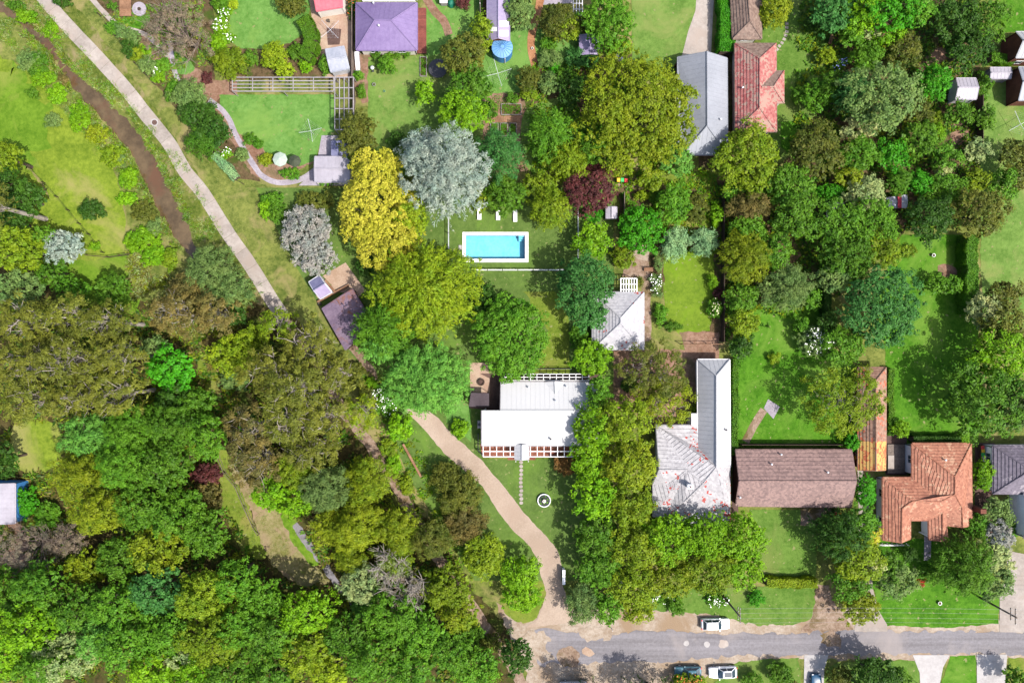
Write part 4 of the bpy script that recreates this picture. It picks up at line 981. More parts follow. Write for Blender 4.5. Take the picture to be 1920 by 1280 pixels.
# ------------------------------------------------------------ cars, poles, garden things
GLASS = plain('car_glass', (0.02, 0.035, 0.05), 0.05, 0.0, 0.8)
PAINT = {'white': plain('white_car_paint', (0.70, 0.70, 0.71), 0.25, 0.0, 0.6, var=0.02), 'blue': plain('dark_blue_car_paint', (0.02, 0.06, 0.11), 0.2, 0.0, 0.6, var=0.02),
         'teal': plain('teal_car_paint', (0.05, 0.12, 0.15), 0.25, 0.0, 0.6, var=0.02), 'silver': plain('silver_car_paint', (0.36, 0.36, 0.38), 0.3, 0.4, 0.5, var=0.02)}
RED = plain('red_lamp', (0.45, 0.02, 0.02), 0.2); LAMP = plain('clear_lamp', (0.6, 0.6, 0.62), 0.1)
def loft(b, secs):
    n0 = len(b.v); k = len(secs[0])
    for s in secs: b.v += [tuple(p) for p in s]
    for i in range(len(secs) - 1):
        for j in range(k - 1):
            a = n0 + i * k + j; b.f.append((a, a + 1, a + k + 1, a + k))
    b.f.append(tuple(n0 + j for j in reversed(range(k)))); b.f.append(tuple(n0 + (len(secs) - 1) * k + j for j in range(k)))

def car(label, px, py, ang, paint, L=4.6, Wd=1.82, Hh=1.5, style='wagon', sunroof=False):
    p0 = P(px, py, 0.0); r = root('parked_car', p0, label, 'car')
    pm_ = PAINT[paint]
    rear = -L / 2
    prof = [(-L / 2, 0.50, 0.86), (-L / 2 + 0.06, 0.86, 0.94), (-L / 2 + 0.35, 0.94, 0.99), (-L / 4, 0.97, 1.0), (L * 0.1, 0.97, 1.0), (L * 0.2, 0.96, 0.99), (L * 0.36, 0.87, 0.96), (L / 2 - 0.16, 0.76, 0.90), (L / 2 - 0.04, 0.66, 0.82), (L / 2, 0.5, 0.72)]
    hw = Wd / 2; secs = []
    for x, zt, f in prof:
        w = hw * f
        secs.append([(x, -w * 0.9, 0.22), (x, -w, 0.36), (x, -w, min(0.62, zt - 0.06)), (x, -w * 0.95, zt - 0.05), (x, -w * 0.86, zt), (x, -w * 0.4, zt + 0.03), (x, w * 0.4, zt + 0.03), (x, w * 0.86, zt), (x, w * 0.95, zt - 0.05), (x, w, min(0.62, zt - 0.06)), (x, w, 0.36), (x, w * 0.9, 0.22), (x, -w * 0.9, 0.22)])
    co, si = math.cos(ang), math.sin(ang)
    T = lambda q: (p0.x + q[0] * co - q[1] * si, p0.y + q[0] * si + q[1] * co, q[2])
    def out(name, b, m, par, smooth=False):
        b.v = [T(q) for q in b.v]; return b.build(name, m, par, smooth=smooth)
    b = MB(); loft(b, secs); body = out('body', b, pm_, r, True)
    # cabin: roof, pillars, glass
    xf0, xf1 = L * 0.19, L * 0.055
    xr1, xr0 = (-L * 0.36, -L * 0.44) if style == 'wagon' else (-L * 0.27, -L * 0.42)
    yb, yt = hw * 0.88, hw * 0.66; zb, zt = 0.93, Hh
    def ring(x, y, z): return [(x, -y, z), (x, y, z)]
    b = MB()
    roofp = [(xf1, -yt * 0.94, zt - 0.05), (xf1, yt * 0.94, zt - 0.05), (xf1 - 0.35, yt, zt), (xr1 + 0.35, yt, zt), (xr1, yt * 0.93, zt - 0.06), (xr1, -yt * 0.93, zt - 0.06), (xr1 + 0.35, -yt, zt), (xf1 - 0.35, -yt, zt)]
    top = [(x, y, z + 0.02) for x, y, z in roofp]; n = len(b.v)
    b.v += roofp + top + [((xf1 + xr1) / 2 + 0.4, 0, zt + 0.06), ((xf1 + xr1) / 2 - 0.6, 0, zt + 0.06)]
    for i in range(8): b.f.append((n + i, n + (i + 1) % 8, n + 8 + (i + 1) % 8, n + 8 + i))
    f, g = n + 16, n + 17; t = n + 8
    for q in ((t, t + 1, f), (t + 1, t + 2, f), (t + 2, t + 3, g, f), (t + 3, t + 4, g), (t + 4, t + 5, g), (t + 5, t + 6, g), (t + 6, t + 7, f, g), (t + 7, t, f)): b.f.append(q)
    rf = out('cabin_roof', b, pm_, r, True)
    for s in (-1, 1):
        b = MB()
        b.tube([(xf0, s * yb, zb), (xf1, s * yt * 0.97, zt - 0.03)], 0.045, 5).tube([(xr0, s * yb * 0.95, zb), (xr1, s * yt * 0.95, zt - 0.05)], 0.06, 5).tube([((xf1 + xr1) / 2, s * (yb + 0.01), zb), ((xf1 + xr1) / 2, s * (yt + 0.01), zt)], 0.035, 4)
        out('pillar', b, pm_, r)
        out('side_window', MB().poly([(xf0 - 0.1, s * yb * 0.99, zb + 0.02), (xr0 + 0.1, s * yb * 0.99, zb + 0.02), (xr1 + 0.05, s * yt, zt - 0.02), (xf1 - 0.05, s * yt, zt - 0.02)]).poly([(xf0 - 0.1, s * yb * 0.95, zb), (xf1 - 0.05, s * yt * 0.95, zt - 0.05), (xr1 + 0.05, s * yt * 0.95, zt - 0.05), (xr0 + 0.1, s * yb * 0.95, zb)]), GLASS, r)
        out('wing_mirror', MB().box((xf0 - 0.22, s * (hw + 0.09), 1.0), (0.16, 0.24, 0.14), 0, 0.85), pm_, r)
        out('headlight', MB().box((L / 2 - 0.12, s * hw * 0.62, 0.66), (0.26, 0.36, 0.12), -s * 0.25, 0.8), LAMP, r)
        out('tail_light', MB().box((rear + 0.07, s * hw * 0.76, 0.86), (0.16, 0.26, 0.18), s * 0.2, 0.9), RED, r)
        for x in (L * 0.30, -L * 0.29):
            w = MB()
            for (ra, ya, yb_) in ((0.32, hw * 0.88, hw * 0.985),):
                k = 18; n = len(w.v)
                for y in (ya, yb_):
                    for i in range(k): w.v.append((x + ra * math.cos(i * 2 * math.pi / k), s * y, 0.32 + ra * math.sin(i * 2 * math.pi / k)))
                w.f += [(n + i, n + (i + 1) % k, n + k + (i + 1) % k, n + k + i) for i in range(k)] + [tuple(n + i for i in range(k)), tuple(n + k + i for i in range(k))]
            wo = out('wheel', w, M['black'], r)
            w = MB(); k = 14; n = 0
            for y in (hw * 0.95, hw * 0.992):
                for i in range(k): w.v.append((x + 0.2 * math.cos(i * 2 * math.pi / k), s * y, 0.32 + 0.2 * math.sin(i * 2 * math.pi / k)))
            w.f += [(i, (i + 1) % k, k + (i + 1) % k, k + i) for i in range(k)] + [tuple(range(k)), tuple(range(k, 2 * k))]
            out('rim', w, M['metal'], wo)
    out('windscreen', MB().poly([(xf0 + 0.03, -yb * 0.96, zb + 0.02), (xf0 + 0.14, 0, zb + 0.05), (xf0 + 0.03, yb * 0.96, zb + 0.02), (xf1 + 0.01, yt * 0.92, zt - 0.03), (xf1 + 0.03, 0, zt + 0.01), (xf1 + 0.01, -yt * 0.92, zt - 0.03)]), GLASS, r)
    out('rear_window', MB().poly([(xr0 - 0.03, yb * 0.9, zb + 0.04), (xr0 - 0.03, -yb * 0.9, zb + 0.04), (xr1 - 0.02, -yt * 0.9, zt - 0.04), (xr1 - 0.02, yt * 0.9, zt - 0.04)]), GLASS, r)
    if sunroof: out('sunroof', MB().box(((xf1 + xr1) / 2 - 0.1, 0, zt + 0.055), (1.15, 0.72, 0.03)), GLASS, rf)
    out('number_plate', MB().box((rear - 0.01, 0, 0.68), (0.02, 0.5, 0.13)), M['offwhite'], r)
    return r
car('white station wagon parked on the sandy verge facing along the street', 1339, 1166, 0.02, 'white', 4.65, 1.85, 1.5, 'wagon')
car('white hatchback with dark sunroof parked on the grass verge', 1353, 1256, math.pi + 0.03, 'white', 4.6, 1.85, 1.55, 'sedan', True)
car('dark teal car half hidden under the orange flowered bush', 1288, 1255, math.pi, 'teal', 4.4, 1.78, 1.45, 'sedan')
car('silver car at the bottom edge on the sandy road verge', 1075, 1283, math.pi, 'silver', 4.5, 1.8, 1.45, 'sedan')
car('dark blue car parked on the white driveway', 1527, 1284, math.pi / 2, 'blue', 4.3, 1.78, 1.45, 'sedan')

def pole(label, px, py, h, ax):
    b0 = P(px, py); r = root('power_pole', b0, label, 'power pole')
    MB().tube([(b0.x, b0.y, 0), (b0.x, b0.y, h)], [0.18, 0.12], 10).build('pole_shaft', M['timber_grey'], r, smooth=True)
    for z, w in ((h - 0.5, 2.4), (h - 1.5, 1.9)):
        co, si = math.cos(ax), math.sin(ax)
        c = MB().box((b0.x + 0.14 * si, b0.y - 0.14 * co, z), (w, 0.1, 0.13), ax); arm = c.build('cross_arm', M['timber_grey'], r)
        for t in (-0.46, -0.16, 0.16, 0.46):
            MB().lathe((b0.x + 0.14 * si + w * t * co, b0.y - 0.14 * co + w * t * si, z + 0.06), [(0.03, 0), (0.05, 0.05), (0.05, 0.14), (0.02, 0.18)], 8).build('insulator', M['white'], arm)
    return r
pole('timber power pole with cross arms on the nearer grass verge', 1351, 1111, 9.8, math.pi / 2)
pole('timber power pole with cross arms over the broad concrete driveway', 1838, 1120, 8.2, math.pi / 2)
a, e = P(1351, 1111), P(1838, 1120)
for k, t in enumerate((-1.1, -0.4, 0.4, 1.1)):
    z0, z1 = 9.5, 7.9; pts = []
    for q in (0, 1):
        A = Vector((a.x, a.y + t, z0)) if q == 0 else Vector((e.x, e.y + t, z1)); B = Vector((e.x, e.y + t, z1)) if q == 0 else Vector((e.x + 34, e.y + t - 1.0, z1 + 0.8))
        for s in range(13):
            u = s / 12
            if q and not s: continue
            p = A.lerp(B, u); p.z -= 0.5 * 4 * u * (1 - u); pts.append(p)
    o = MB().tube(pts, 0.013, 4).build('power_line', M['offwhite'], origin=pts[0])
    tag(o, '%s thin pale power wire counted from the road between two timber poles' % ORD[k], 'power line', 'power wires between the poles')
for px, py, lab in ((1147, 1177, 'short white guide post at the sandy verge'), (1737, 1290, 'slim timber post on the white flared driveway')):
    p = P(px, py); o = MB().tube([(p.x, p.y, 0), (p.x, p.y, 1.1 if px < 1200 else 4.5)], [0.07, 0.05], 8).build('post', M['white'] if px < 1200 else M['timber_dark'], origin=p); tag(o, lab, 'post')

def hoist(label, px, py, rad, rot, h=2.0):
    p = P(px, py); r = root('clothes_hoist', p, label, 'clothes hoist')
    MB().tube([(p.x, p.y, 0), (p.x, p.y, h)], 0.035, 8).build('pole', M['metal'], r)
    tips = []
    for k in range(4):
        a = rot + k * math.pi / 2; t = Vector((p.x + rad * math.cos(a), p.y + rad * math.sin(a), h + 0.15)); tips.append(t)
        MB().tube([(p.x, p.y, h - 0.15), t], 0.03, 5).build('arm', M['metal'], r)
    c = Vector((p.x, p.y, h))
    for s in (0.4, 0.6, 0.8, 0.98):
        q = [c.lerp(t, s) for t in tips]; MB().tube(q + q[:1], 0.008, 3, False).build('line', M['metal'], r)
hoist('rotary clothes hoist over the brown paving in the tan yard', 625, 66, 2.0, 0.75)
hoist('rotary clothes hoist on the fresh lawn above the lilac patio', 589, 252, 1.9, 0.2)
hoist('rotary clothes hoist with long arms beside the blue water tank', 934, 146, 2.3, 0.28)
hoist('rotary clothes hoist on the dry lawn at the far edge', 1898, 240, 2.4, 0.5)

def tank():
    p = P(942, 100); r = root('water_tank', p, 'round blue corrugated water tank below the lilac roof', 'water tank')
    prof = []
    for k in range(19): prof.append((1.62 + (0.03 if k % 2 else 0), 0.12 * k))
    MB().lathe(p, prof, 36).build('tank_wall', M['blue'], r, smooth=True)
    ro = MB().lathe((p.x, p.y, 2.16), [(1.7, 0), (1.7, 0.05), (0.25, 0.4), (0.25, 0.44)], 36).build('tank_roof', M['tankroof'], r)
    for k in range(18):
        a = k * math.pi / 9; d = Vector((math.cos(a), math.sin(a), 0))
        MB().tube([Vector((p.x, p.y, 2.6)) + d * 0.25, Vector((p.x, p.y, 2.24)) + d * 1.66], 0.035, 4).build('rib', M['blue'], ro)
    MB().lathe((p.x, p.y, 2.58), [(0.3, 0), (0.3, 0.08), (0.22, 0.1)], 16).build('hatch', M['tankroof'], ro)
    MB().tube([(p.x + 0.7, p.y + 1.75, 2.9), (p.x + 0.7, p.y + 1.2, 2.7), (p.x + 0.7, p.y + 1.0, 2.4)], 0.09, 8).build('inlet_pipe', M['white'], r)
    MB().tube([(p.x + 0.45, p.y - 1.7, 0.1), (p.x + 0.45, p.y - 1.7, 2.1)], 0.05, 8).build('overflow_pipe', M['white'], r)
M['tankroof'] = plain('tank_roof_blue', lin((110, 160, 210), 0.55), 0.5)
tank()

def lounger(label, px, py):
    p = P(px, py); r = root('sun_lounger', p, label, 'sun lounger', 'white sun loungers above the pool')
    MB().box((p.x, p.y - 0.25, 0.32), (0.66, 1.35, 0.09)).build('seat', M['white'], r)
    b = MB(); b.poly([(p.x - 0.33, p.y + 0.42, 0.34), (p.x + 0.33, p.y + 0.42, 0.34), (p.x + 0.33, p.y + 1.0, 0.62), (p.x - 0.33, p.y + 1.0, 0.62)]).poly([(p.x - 0.33, p.y + 0.42, 0.27), (p.x - 0.33, p.y + 1.0, 0.55), (p.x + 0.33, p.y + 1.0, 0.55), (p.x + 0.33, p.y + 0.42, 0.27)])
    b.build('backrest', M['white'], r)
    for sx in (-0.28, 0.28):
        for sy in (-0.82, 0.3): MB().box((p.x + sx, p.y + sy, 0.14), (0.06, 0.06, 0.28)).build('leg', M['white'], r)
lounger('white sun lounger under the silver blue cedar edge', 899, 402)
lounger('white sun lounger in the middle of the row above the pool', 934, 403)
lounger('white sun lounger nearest the lime conifer above the pool', 966, 406)

r = root('trampoline', P(822, 132), 'round dark rimmed trampoline half covered by the dark tree', 'trampoline')
p = P(822, 132)
MB().lathe((p.x, p.y, 0.75), [(1.25, 0), (1.25, 0.03)], 28).build('mat', M['trampmat'] if 'trampmat' in M else M['paver'], r)
MB().lathe((p.x, p.y, 0.74), [(1.28, 0), (1.55, 0), (1.55, 0.07), (1.28, 0.07)], 28).build('rim_pad', M['darkmetal'], r)
for k in range(6):
    a = k * math.pi / 3; MB().tube([(p.x + 1.45 * math.cos(a), p.y + 1.45 * math.sin(a), 0), (p.x + 1.45 * math.cos(a), p.y + 1.45 * math.sin(a), 0.76)], 0.03, 6).build('leg', M['metal'], r)

def fountain():
    p = P(1020, 937); r = root('garden_fountain', p, 'round white rimmed fountain pond on the front lawn', 'fountain')
    MB().lathe(p, [(1.0, 0), (1.1, 0), (1.1, 0.42), (1.08, 0.46), (0.99, 0.46), (0.97, 0.42), (0.97, 0.05)], 36).build('pond_rim', M['whitewall'], r)
    MB().lathe((p.x, p.y, 0.3), [(0.97, 0), (0.97, 0.02)], 32).build('water', M['pondwater'], r)
    MB().lathe(p, [(0.2, 0), (0.14, 0.5), (0.08, 0.7), (0.28, 0.82), (0.3, 0.86), (0.25, 0.84), (0.06, 0.8), (0.05, 1.0), (0.09, 1.06), (0.02, 1.14)], 20).build('fountain_bowl', M['rendered'], r, smooth=True)
    for k in range(7):
        a = k * 0.9 + 0.3; d = 0.62 + 0.15 * math.sin(k * 2.1)
        MB().lathe((p.x + d * math.cos(a), p.y + d * math.sin(a), 0.325), [(0.13, 0), (0.15, 0.01)], 9).build('lily_pad', LM['green'], r)
M['pondwater'] = surf('pond_water', (0.01, 0.015, 0.01), (0.03, 0.04, 0.02), rough=0.1, bump=0.03, spec=0.5)
fountain()
def firepit():
    p = P(902, 716); r = root('fire_pit', p, 'round stone fire pit on the tan courtyard', 'fire pit')
    for k in range(14):
        a = k * 2 * math.pi / 14; MB().box((p.x + 0.5 * math.cos(a), p.y + 0.5 * math.sin(a), 0.2), (0.2, 0.21, 0.36), a, 0.95).build('stone', M['timber_dark'], r)
    MB().lathe((p.x, p.y, 0.06), [(0.4, 0), (0.36, 0.12)], 16).build('ash_bed', M['brownpave'], r)
firepit()
def sail():
    z = 2.4; q = [P(a, b, z) for a, b in ((883, 736), (917, 737), (917, 762), (879, 762))]; c = sum(q, Vector()) / 4
    r = root('shade_canopy', (c.x, c.y, 0), 'dark grey flat shade canopy beside the courtyard', 'shade canopy')
    MB().poly([q[3], q[2], q[1], q[0]]).poly([v - Vector((0, 0, 0.08)) for v in q]).poly([q[0], q[1], q[1] - Vector((0, 0, .08)), q[0] - Vector((0, 0, .08))]).poly([q[2], q[3], q[3] - Vector((0, 0, .08)), q[2] - Vector((0, 0, .08))]).poly([q[1], q[2], q[2] - Vector((0, 0, .08)), q[1] - Vector((0, 0, .08))]).poly([q[3], q[0], q[0] - Vector((0, 0, .08)), q[3] - Vector((0, 0, .08))]).build('canopy', M['sailcloth'], r)
    for v in q:
        w = v.lerp(c, 0.06); MB().tube([(w.x, w.y, 0), (w.x, w.y, z - 0.05)], 0.05, 6).build('post', M['darkmetal'], r)
M['sailcloth'] = surf('dark_shade_cloth', lin((84, 72, 78), GK), lin((106, 94, 100), GK), fine=8, coarse=0.6, rough=0.9, bump=0.1)
sail()
# stepping stones
random.seed(11)
for k in range(11):
    p = P(977 + random.uniform(-0.6, 0.6), 866 + 7.6 * k); b = MB(); n = 9
    pts = [Vector((p.x + 0.33 * random.uniform(0.9, 1.08) * math.cos(i * 2 * math.pi / n), p.y + 0.30 * random.uniform(0.9, 1.08) * math.sin(i * 2 * math.pi / n), 0)) for i in range(n)]
    o = b.prism(pts, 0, 0.075).build('stepping_stone', M['concrete'], origin=p)
    tag(o, ('round pale stepping stone nearest the front steps of the white house' if k == 0 else '%s round stepping stone counted from the front steps towards the driveway' % ORD[k] if k < 10 else 'last round stepping stone beside the gravel driveway'), 'stepping stone', 'stepping stones across the front lawn')
for k, (a, b_) in enumerate(((1475, 45), (1475, 52), (1475, 60), (1473, 67), (1470, 74), (1466, 81), (1461, 87), (1457, 93))):
    p = P(a, b_); o = MB().box((p.x, p.y, 0.04), (0.52, 0.42, 0.07), -0.1 * k).build('stepping_stone', M['concrete'], origin=p)
    tag(o, '%s square stepping stone from the top beside the round olive tree' % ORD[k], 'stepping stone', 'curving stepping stones by the pink roof')
for k in range(7):
    p = P(1645 + 9 * k, 1020); o = MB().box((p.x, p.y, 0.045), (0.16, 0.5, 0.07)).build('paver', M['offwhite'], origin=p)
    tag(o, '%s slim pale paver from the white wall before the terracotta house' % ORD[k], 'paver', 'slim pavers before the terracotta house')
p = P(290, 230); r = root('manhole_cover', p, 'round grey manhole cover in a pale ring on the footpath', 'manhole cover')
MB().lathe((p.x, p.y, 0.03), [(0.62, 0), (0.62, 0.05), (0.44, 0.05), (0.44, 0.03)], 28).build('ring', M['concrete_white'], r)
MB().lathe((p.x, p.y, 0.03), [(0.43, 0), (0.43, 0.045)], 28).build('lid', M['brownpave'], r)

def deck(label, x0, y0, x1, y1, mat, h, axis, bw):
    a, c = P(x0, y1), P(x1, y0); r = root('timber_deck', ((a.x + c.x) / 2, (a.y + c.y) / 2, 0), label, 'deck')
    W, D = c.x - a.x, c.y - a.y; n = int((W if axis else D) / bw); b = MB()
    for k in range(n):
        if axis: m = MB().box((a.x + W * (k + 0.5) / n, (a.y + c.y) / 2, h), (W / n - 0.012, D, 0.035 + 0.004 * (k % 2)))
        else: m = MB().box(((a.x + c.x) / 2, a.y + D * (k + 0.5) / n, h), (W, D / n - 0.012, 0.035 + 0.004 * (k % 2)))
        m.build('plank', M[mat], r)
    MB().box(((a.x + c.x) / 2, (a.y + c.y) / 2, h / 2 - 0.02), (W - 0.1, D - 0.1, h - 0.06)).build('deck_base', M['timber_dark'], r)
    return r
deck('terracotta timber deck beside the millstone at the top', 226, -6, 248, 32, 'timber', 0.3, 0, 0.28)
deck('red brown timber deck along the purple roofed house', 783, 17, 800, 102, 'timber_red', 0.35, 0, 0.3)
deck('weathered timber deck between orange tiled shed and terracotta house', 1662, 832, 1694, 886, 'timber_grey', 0.35, 0, 0.3)
deck('short timber bridge deck among the vegetable garden beds', 916, 218, 976, 230, 'timber', 0.15, 1, 0.3)
p = P(1668, 866); o = MB().box((p.x, p.y, 0.42), (1.0, 2.4, 0.05)).build('outdoor_mat', M['concrete'], origin=p); tag(o, 'pale cream mat lying on the weathered timber deck', 'mat')
p = P(262, 18); r = root('millstone', p, 'round pale lilac millstone beside the terracotta deck', 'millstone')
MB().lathe(p, [(1.15, 0), (1.15, 0.22), (0.5, 0.26), (0.3, 0.2), (0.3, 0.05)], 30).build('stone_ring', M['lilac_stone'], r)
MB().lathe(p, [(0.29, 0), (0.22, 0.34), (0.05, 0.36)], 14).build('hub', M['timber_dark'], r)

BINC = {k: plain(k + '_plastic', c, 0.5) for k, c in dict(yellow=(0.6, 0.36, 0.02), green=(0.03, 0.35, 0.08), red=(0.45, 0.03, 0.03)).items()}
def wheelie(label, px, py, col, rz=0.0):
    p = P(px, py); r = root('wheelie_bin', p, label, 'bin', 'council bins')
    MB().box((p.x, p.y, 0.5), (0.44, 0.5, 0.9), rz, 1.15).build('bin_body', M['timber_dark'], r)
    MB().box((p.x, p.y, 1.0), (0.56, 0.64, 0.1), rz, 0.9).build('lid', BINC[col], r)
    MB().tube([(p.x - 0.24, p.y + 0.3, 0.98), (p.x + 0.24, p.y + 0.3, 0.98)], 0.02, 6).build('handle', M['black'], r)
    for s in (-0.2, 0.2): MB().box((p.x + s, p.y + 0.22, 0.1), (0.06, 0.2, 0.2)).build('wheel', M['black'], r)
wheelie('yellow lidded bin beside the maroon tree', 1158, 340, 'yellow'); wheelie('green lidded bin between yellow and red bins near the maroon tree', 1165, 340, 'green'); wheelie('red lidded bin near the maroon tree', 1172, 341, 'red')
wheelie('red lidded bin beside the slate roofed house', 1835, 837, 'red'); wheelie('yellow lidded bin beside the slate roofed house', 1836, 843, 'yellow'); wheelie('green lidded bin beside the slate roofed house', 1836, 850, 'green')
wheelie('yellow lidded bin behind the mauve house near orange tiles', 1600, 856, 'yellow')
wheelie('red lidded bin at the mauve house entrance', 1561, 960, 'red'); wheelie('yellow lidded bin at the mauve house entrance', 1569, 961, 'yellow')

def umbrella(label, px, py, mat, rad=1.2):
    p = P(px, py); r = root('garden_umbrella', p, label, 'umbrella')
    MB().tube([(p.x, p.y, 0), (p.x, p.y, 2.4)], 0.03, 8).build('pole', M['metal'], r)
    b = MB(); n = 8; c = (p.x, p.y, 2.55)
    ring = [(p.x + rad * math.cos(k * 2 * math.pi / n), p.y + rad * math.sin(k * 2 * math.pi / n), 2.1) for k in range(n)]
    for k in range(n): b.poly([c, ring[k], ring[(k + 1) % n]]); b.poly([ring[k], (ring[k][0], ring[k][1], 1.95), (ring[(k + 1) % n][0], ring[(k + 1) % n][1], 1.95), ring[(k + 1) % n]])
    b.build('canopy', mat, r)
umbrella('pale translucent garden umbrella in the lower bark bed', 533, 305, M['sage_cloth'] if 'sage_cloth' in M else plain('pale_cloth', lin((206, 224, 206), GK), 0.8))
umbrella('dark olive garden umbrella beside the pale one', 560, 308, plain('olive_cloth', lin((74, 84, 58), GK), 0.8), 1.0)
def bench(label, px, py, rz):
    p = P(px, py); r = root('garden_bench', p, label, 'bench')
    co, si = math.cos(rz), math.sin(rz)
    for k in range(4): MB().box((p.x - si * (k * 0.13 - 0.2), p.y + co * (k * 0.13 - 0.2), 0.44), (1.5, 0.11, 0.04), rz).build('slat', M['timber'], r)
    MB().box((p.x - si * 0.28, p.y + co * 0.28, 0.72), (1.5, 0.05, 0.4), rz).build('backrest', M['timber'], r)
    for s in (-0.65, 0.65): MB().box((p.x + co * s, p.y + si * s, 0.21), (0.06, 0.44, 0.42), rz).build('leg', M['timber_dark'], r)
bench('timber garden bench in the shade of the dark tree', 1556, 76, 1.3)
bench('timber garden bench on the brick path by the oval lawn', 1215, 506, 0.0)
def slide():
    p = P(672, 118); r = root('play_slide', p, 'white plastic play slide beside the purple roofed house', 'slide')
    b = MB(); pts = [(0, 1.4, 1.1), (0, 0.9, 1.05), (0, -0.4, 0.45), (0, -1.3, 0.15), (0, -1.6, 0.15)]
    for (x, y, z), (x2, y2, z2) in zip(pts, pts[1:]):
        b.poly([(p.x - 0.35, p.y + y, z), (p.x - 0.35, p.y + y2, z2), (p.x + 0.35, p.y + y2, z2), (p.x + 0.35, p.y + y, z)])
        b.poly([(p.x - 0.35, p.y + y, z - 0.06), (p.x + 0.35, p.y + y, z - 0.06), (p.x + 0.35, p.y + y2, z2 - 0.06), (p.x - 0.35, p.y + y2, z2 - 0.06)])
    b.build('chute', M['white'], r)
    for s in (-0.38, 0.38): MB().tube([(p.x + s, p.y + y, z + 0.1) for x, y, z in pts], 0.05, 5).build('side_rail', M['offwhite'], r)
    for s in (-0.33, 0.33): MB().tube([(p.x + s, p.y + 1.4, 0), (p.x + s, p.y + 1.4, 1.1)], 0.04, 6).build('leg', M['metal'], r)
slide()
def barbecue():
    p = P(700, 131); r = root('kettle_barbecue', p, 'grey kettle barbecue standing on the pale lawn', 'barbecue')
    MB().lathe((p.x, p.y, 0.6), [(0.08, 0), (0.28, 0.08), (0.34, 0.24), (0.3, 0.4), (0.12, 0.48), (0.03, 0.5)], 18).build('kettle', M['metal'], r, smooth=True)
    for k in range(3):
        a = k * 2.1; MB().tube([(p.x + 0.1 * math.cos(a), p.y + 0.1 * math.sin(a), 0.65), (p.x + 0.4 * math.cos(a), p.y + 0.4 * math.sin(a), 0)], 0.02, 5).build('leg', M['darkmetal'], r)
    MB().box((p.x + 0.1, p.y - 0.5, 0.7), (0.3, 0.3, 0.03)).build('side_shelf', M['darkmetal'], r)
barbecue()
def playhouse():
    p = P(838, 6); r = root('playhouse', p, 'small playhouse with white roof and green cover at the top edge', 'playhouse')
    MB().box((p.x - 0.4, p.y + 0.1, 0.6), (1.1, 1.2, 1.2)).build('wall', M['offwhite'], r)
    b = MB(); b.poly([(p.x - 1.05, p.y - 0.6, 1.2), (p.x + 0.2, p.y - 0.6, 1.2), (p.x + 0.2, p.y + 0.1, 1.75), (p.x - 1.05, p.y + 0.1, 1.75)]).poly([(p.x - 1.05, p.y + 0.1, 1.75), (p.x + 0.2, p.y + 0.1, 1.75), (p.x + 0.2, p.y + 0.8, 1.2), (p.x - 1.05, p.y + 0.8, 1.2)])
    b.build('roof', M['white'], r)
    MB().lathe((p.x + 0.75, p.y - 0.35, 0), [(0.6, 0), (0.62, 0.5), (0.45, 1.0), (0.1, 1.25)], 7).build('cover', plain('green_tarp', lin((20, 140, 110), 0.4), 0.6), r)
playhouse()
def bird_table(label, px, py, mat, rad, h):
    p = P(px, py); r = root('garden_pot', p, label, 'garden pot')
    MB().lathe(p, [(rad * 0.7, 0), (rad, h * 0.85), (rad * 1.08, h), (rad * 0.85, h), (rad * 0.8, h * 0.8)], 16).build('pot', mat, r, smooth=True)
    MB().lathe((p.x, p.y, h * 0.8), [(rad * 0.82, 0), (rad * 0.7, 0.05)], 12).build('soil', M['mulch'], r)
bird_table('round grey stone pot alone on the pale lawn', 702, 160, M['lilac_stone'], 0.26, 0.4)
bird_table('teal round pot on the pale lawn below the grey pot', 721, 172, plain('teal_glaze', lin((30, 170, 140), 0.5), 0.3), 0.16, 0.25)
bird_table('white round pot on the orange brick path', 998, 92, M['white'], 0.2, 0.3)
bird_table('white round pot on the bright roadside lawn', 1760, 1129, M['white'], 0.3, 0.4)
bird_table('white ball shaped pot on the long vivid lawn', 1748, 479, M['white'], 0.28, 0.45)
bird_table('black barrel pot at the corner of the rusty purple roof', 601, 570, M['darkmetal'], 0.26, 0.6)
bird_table('dark pot standing in the tan yard above the hoist', 617, 41, M['darkmetal'], 0.24, 0.5)
# raised vegetable beds with plank edges
def raised(label, x0, y0, x1, y1):
    a, c = P(x0, y1), P(x1, y0); r = root('raised_bed', ((a.x + c.x) / 2, (a.y + c.y) / 2, 0), label, 'raised bed')
    MB().box(((a.x + c.x) / 2, (a.y + c.y) / 2, 0.11), (c.x - a.x - 0.1, c.y - a.y - 0.1, 0.2)).build('soil', M['mulch'], r)
    for s in (a.x, c.x): MB().box((s, (a.y + c.y) / 2, 0.15), (0.06, c.y - a.y, 0.3)).build('plank', M['offwhite'], r)
    for s in (a.y, c.y): MB().box(((a.x + c.x) / 2, s, 0.15), (c.x - a.x - 0.07, 0.06, 0.3)).build('plank', M['offwhite'], r)
    b = MB(); rr = random.Random(int(x0))
    for k in range(60):
        x, y = rr.uniform(a.x + 0.2, c.x - 0.2), rr.uniform(a.y + 0.2, c.y - 0.2)
        for q in range(4):
            t = rr.uniform(0, 6.3); l = rr.uniform(0.15, 0.32)
            b.poly([(x, y, 0.2), (x + l * math.cos(t + 0.4) * 0.6, y + l * math.sin(t + 0.4) * 0.6, 0.36), (x + l * math.cos(t), y + l * math.sin(t), 0.34), (x + l * math.cos(t - 0.4) * 0.6, y + l * math.sin(t - 0.4) * 0.6, 0.34)])
    b.build('vegetables', LM['lime'] if int(x0) % 2 else LM['green'], r, kind='stuff')
raised('leafy raised vegetable bed above the bridge deck', 940, 196, 977, 216)
raised('narrow raised vegetable bed below the bridge deck', 938, 232, 952, 256)
raised('narrow raised vegetable bed beside the curved lawn edge', 956, 232, 968, 256)
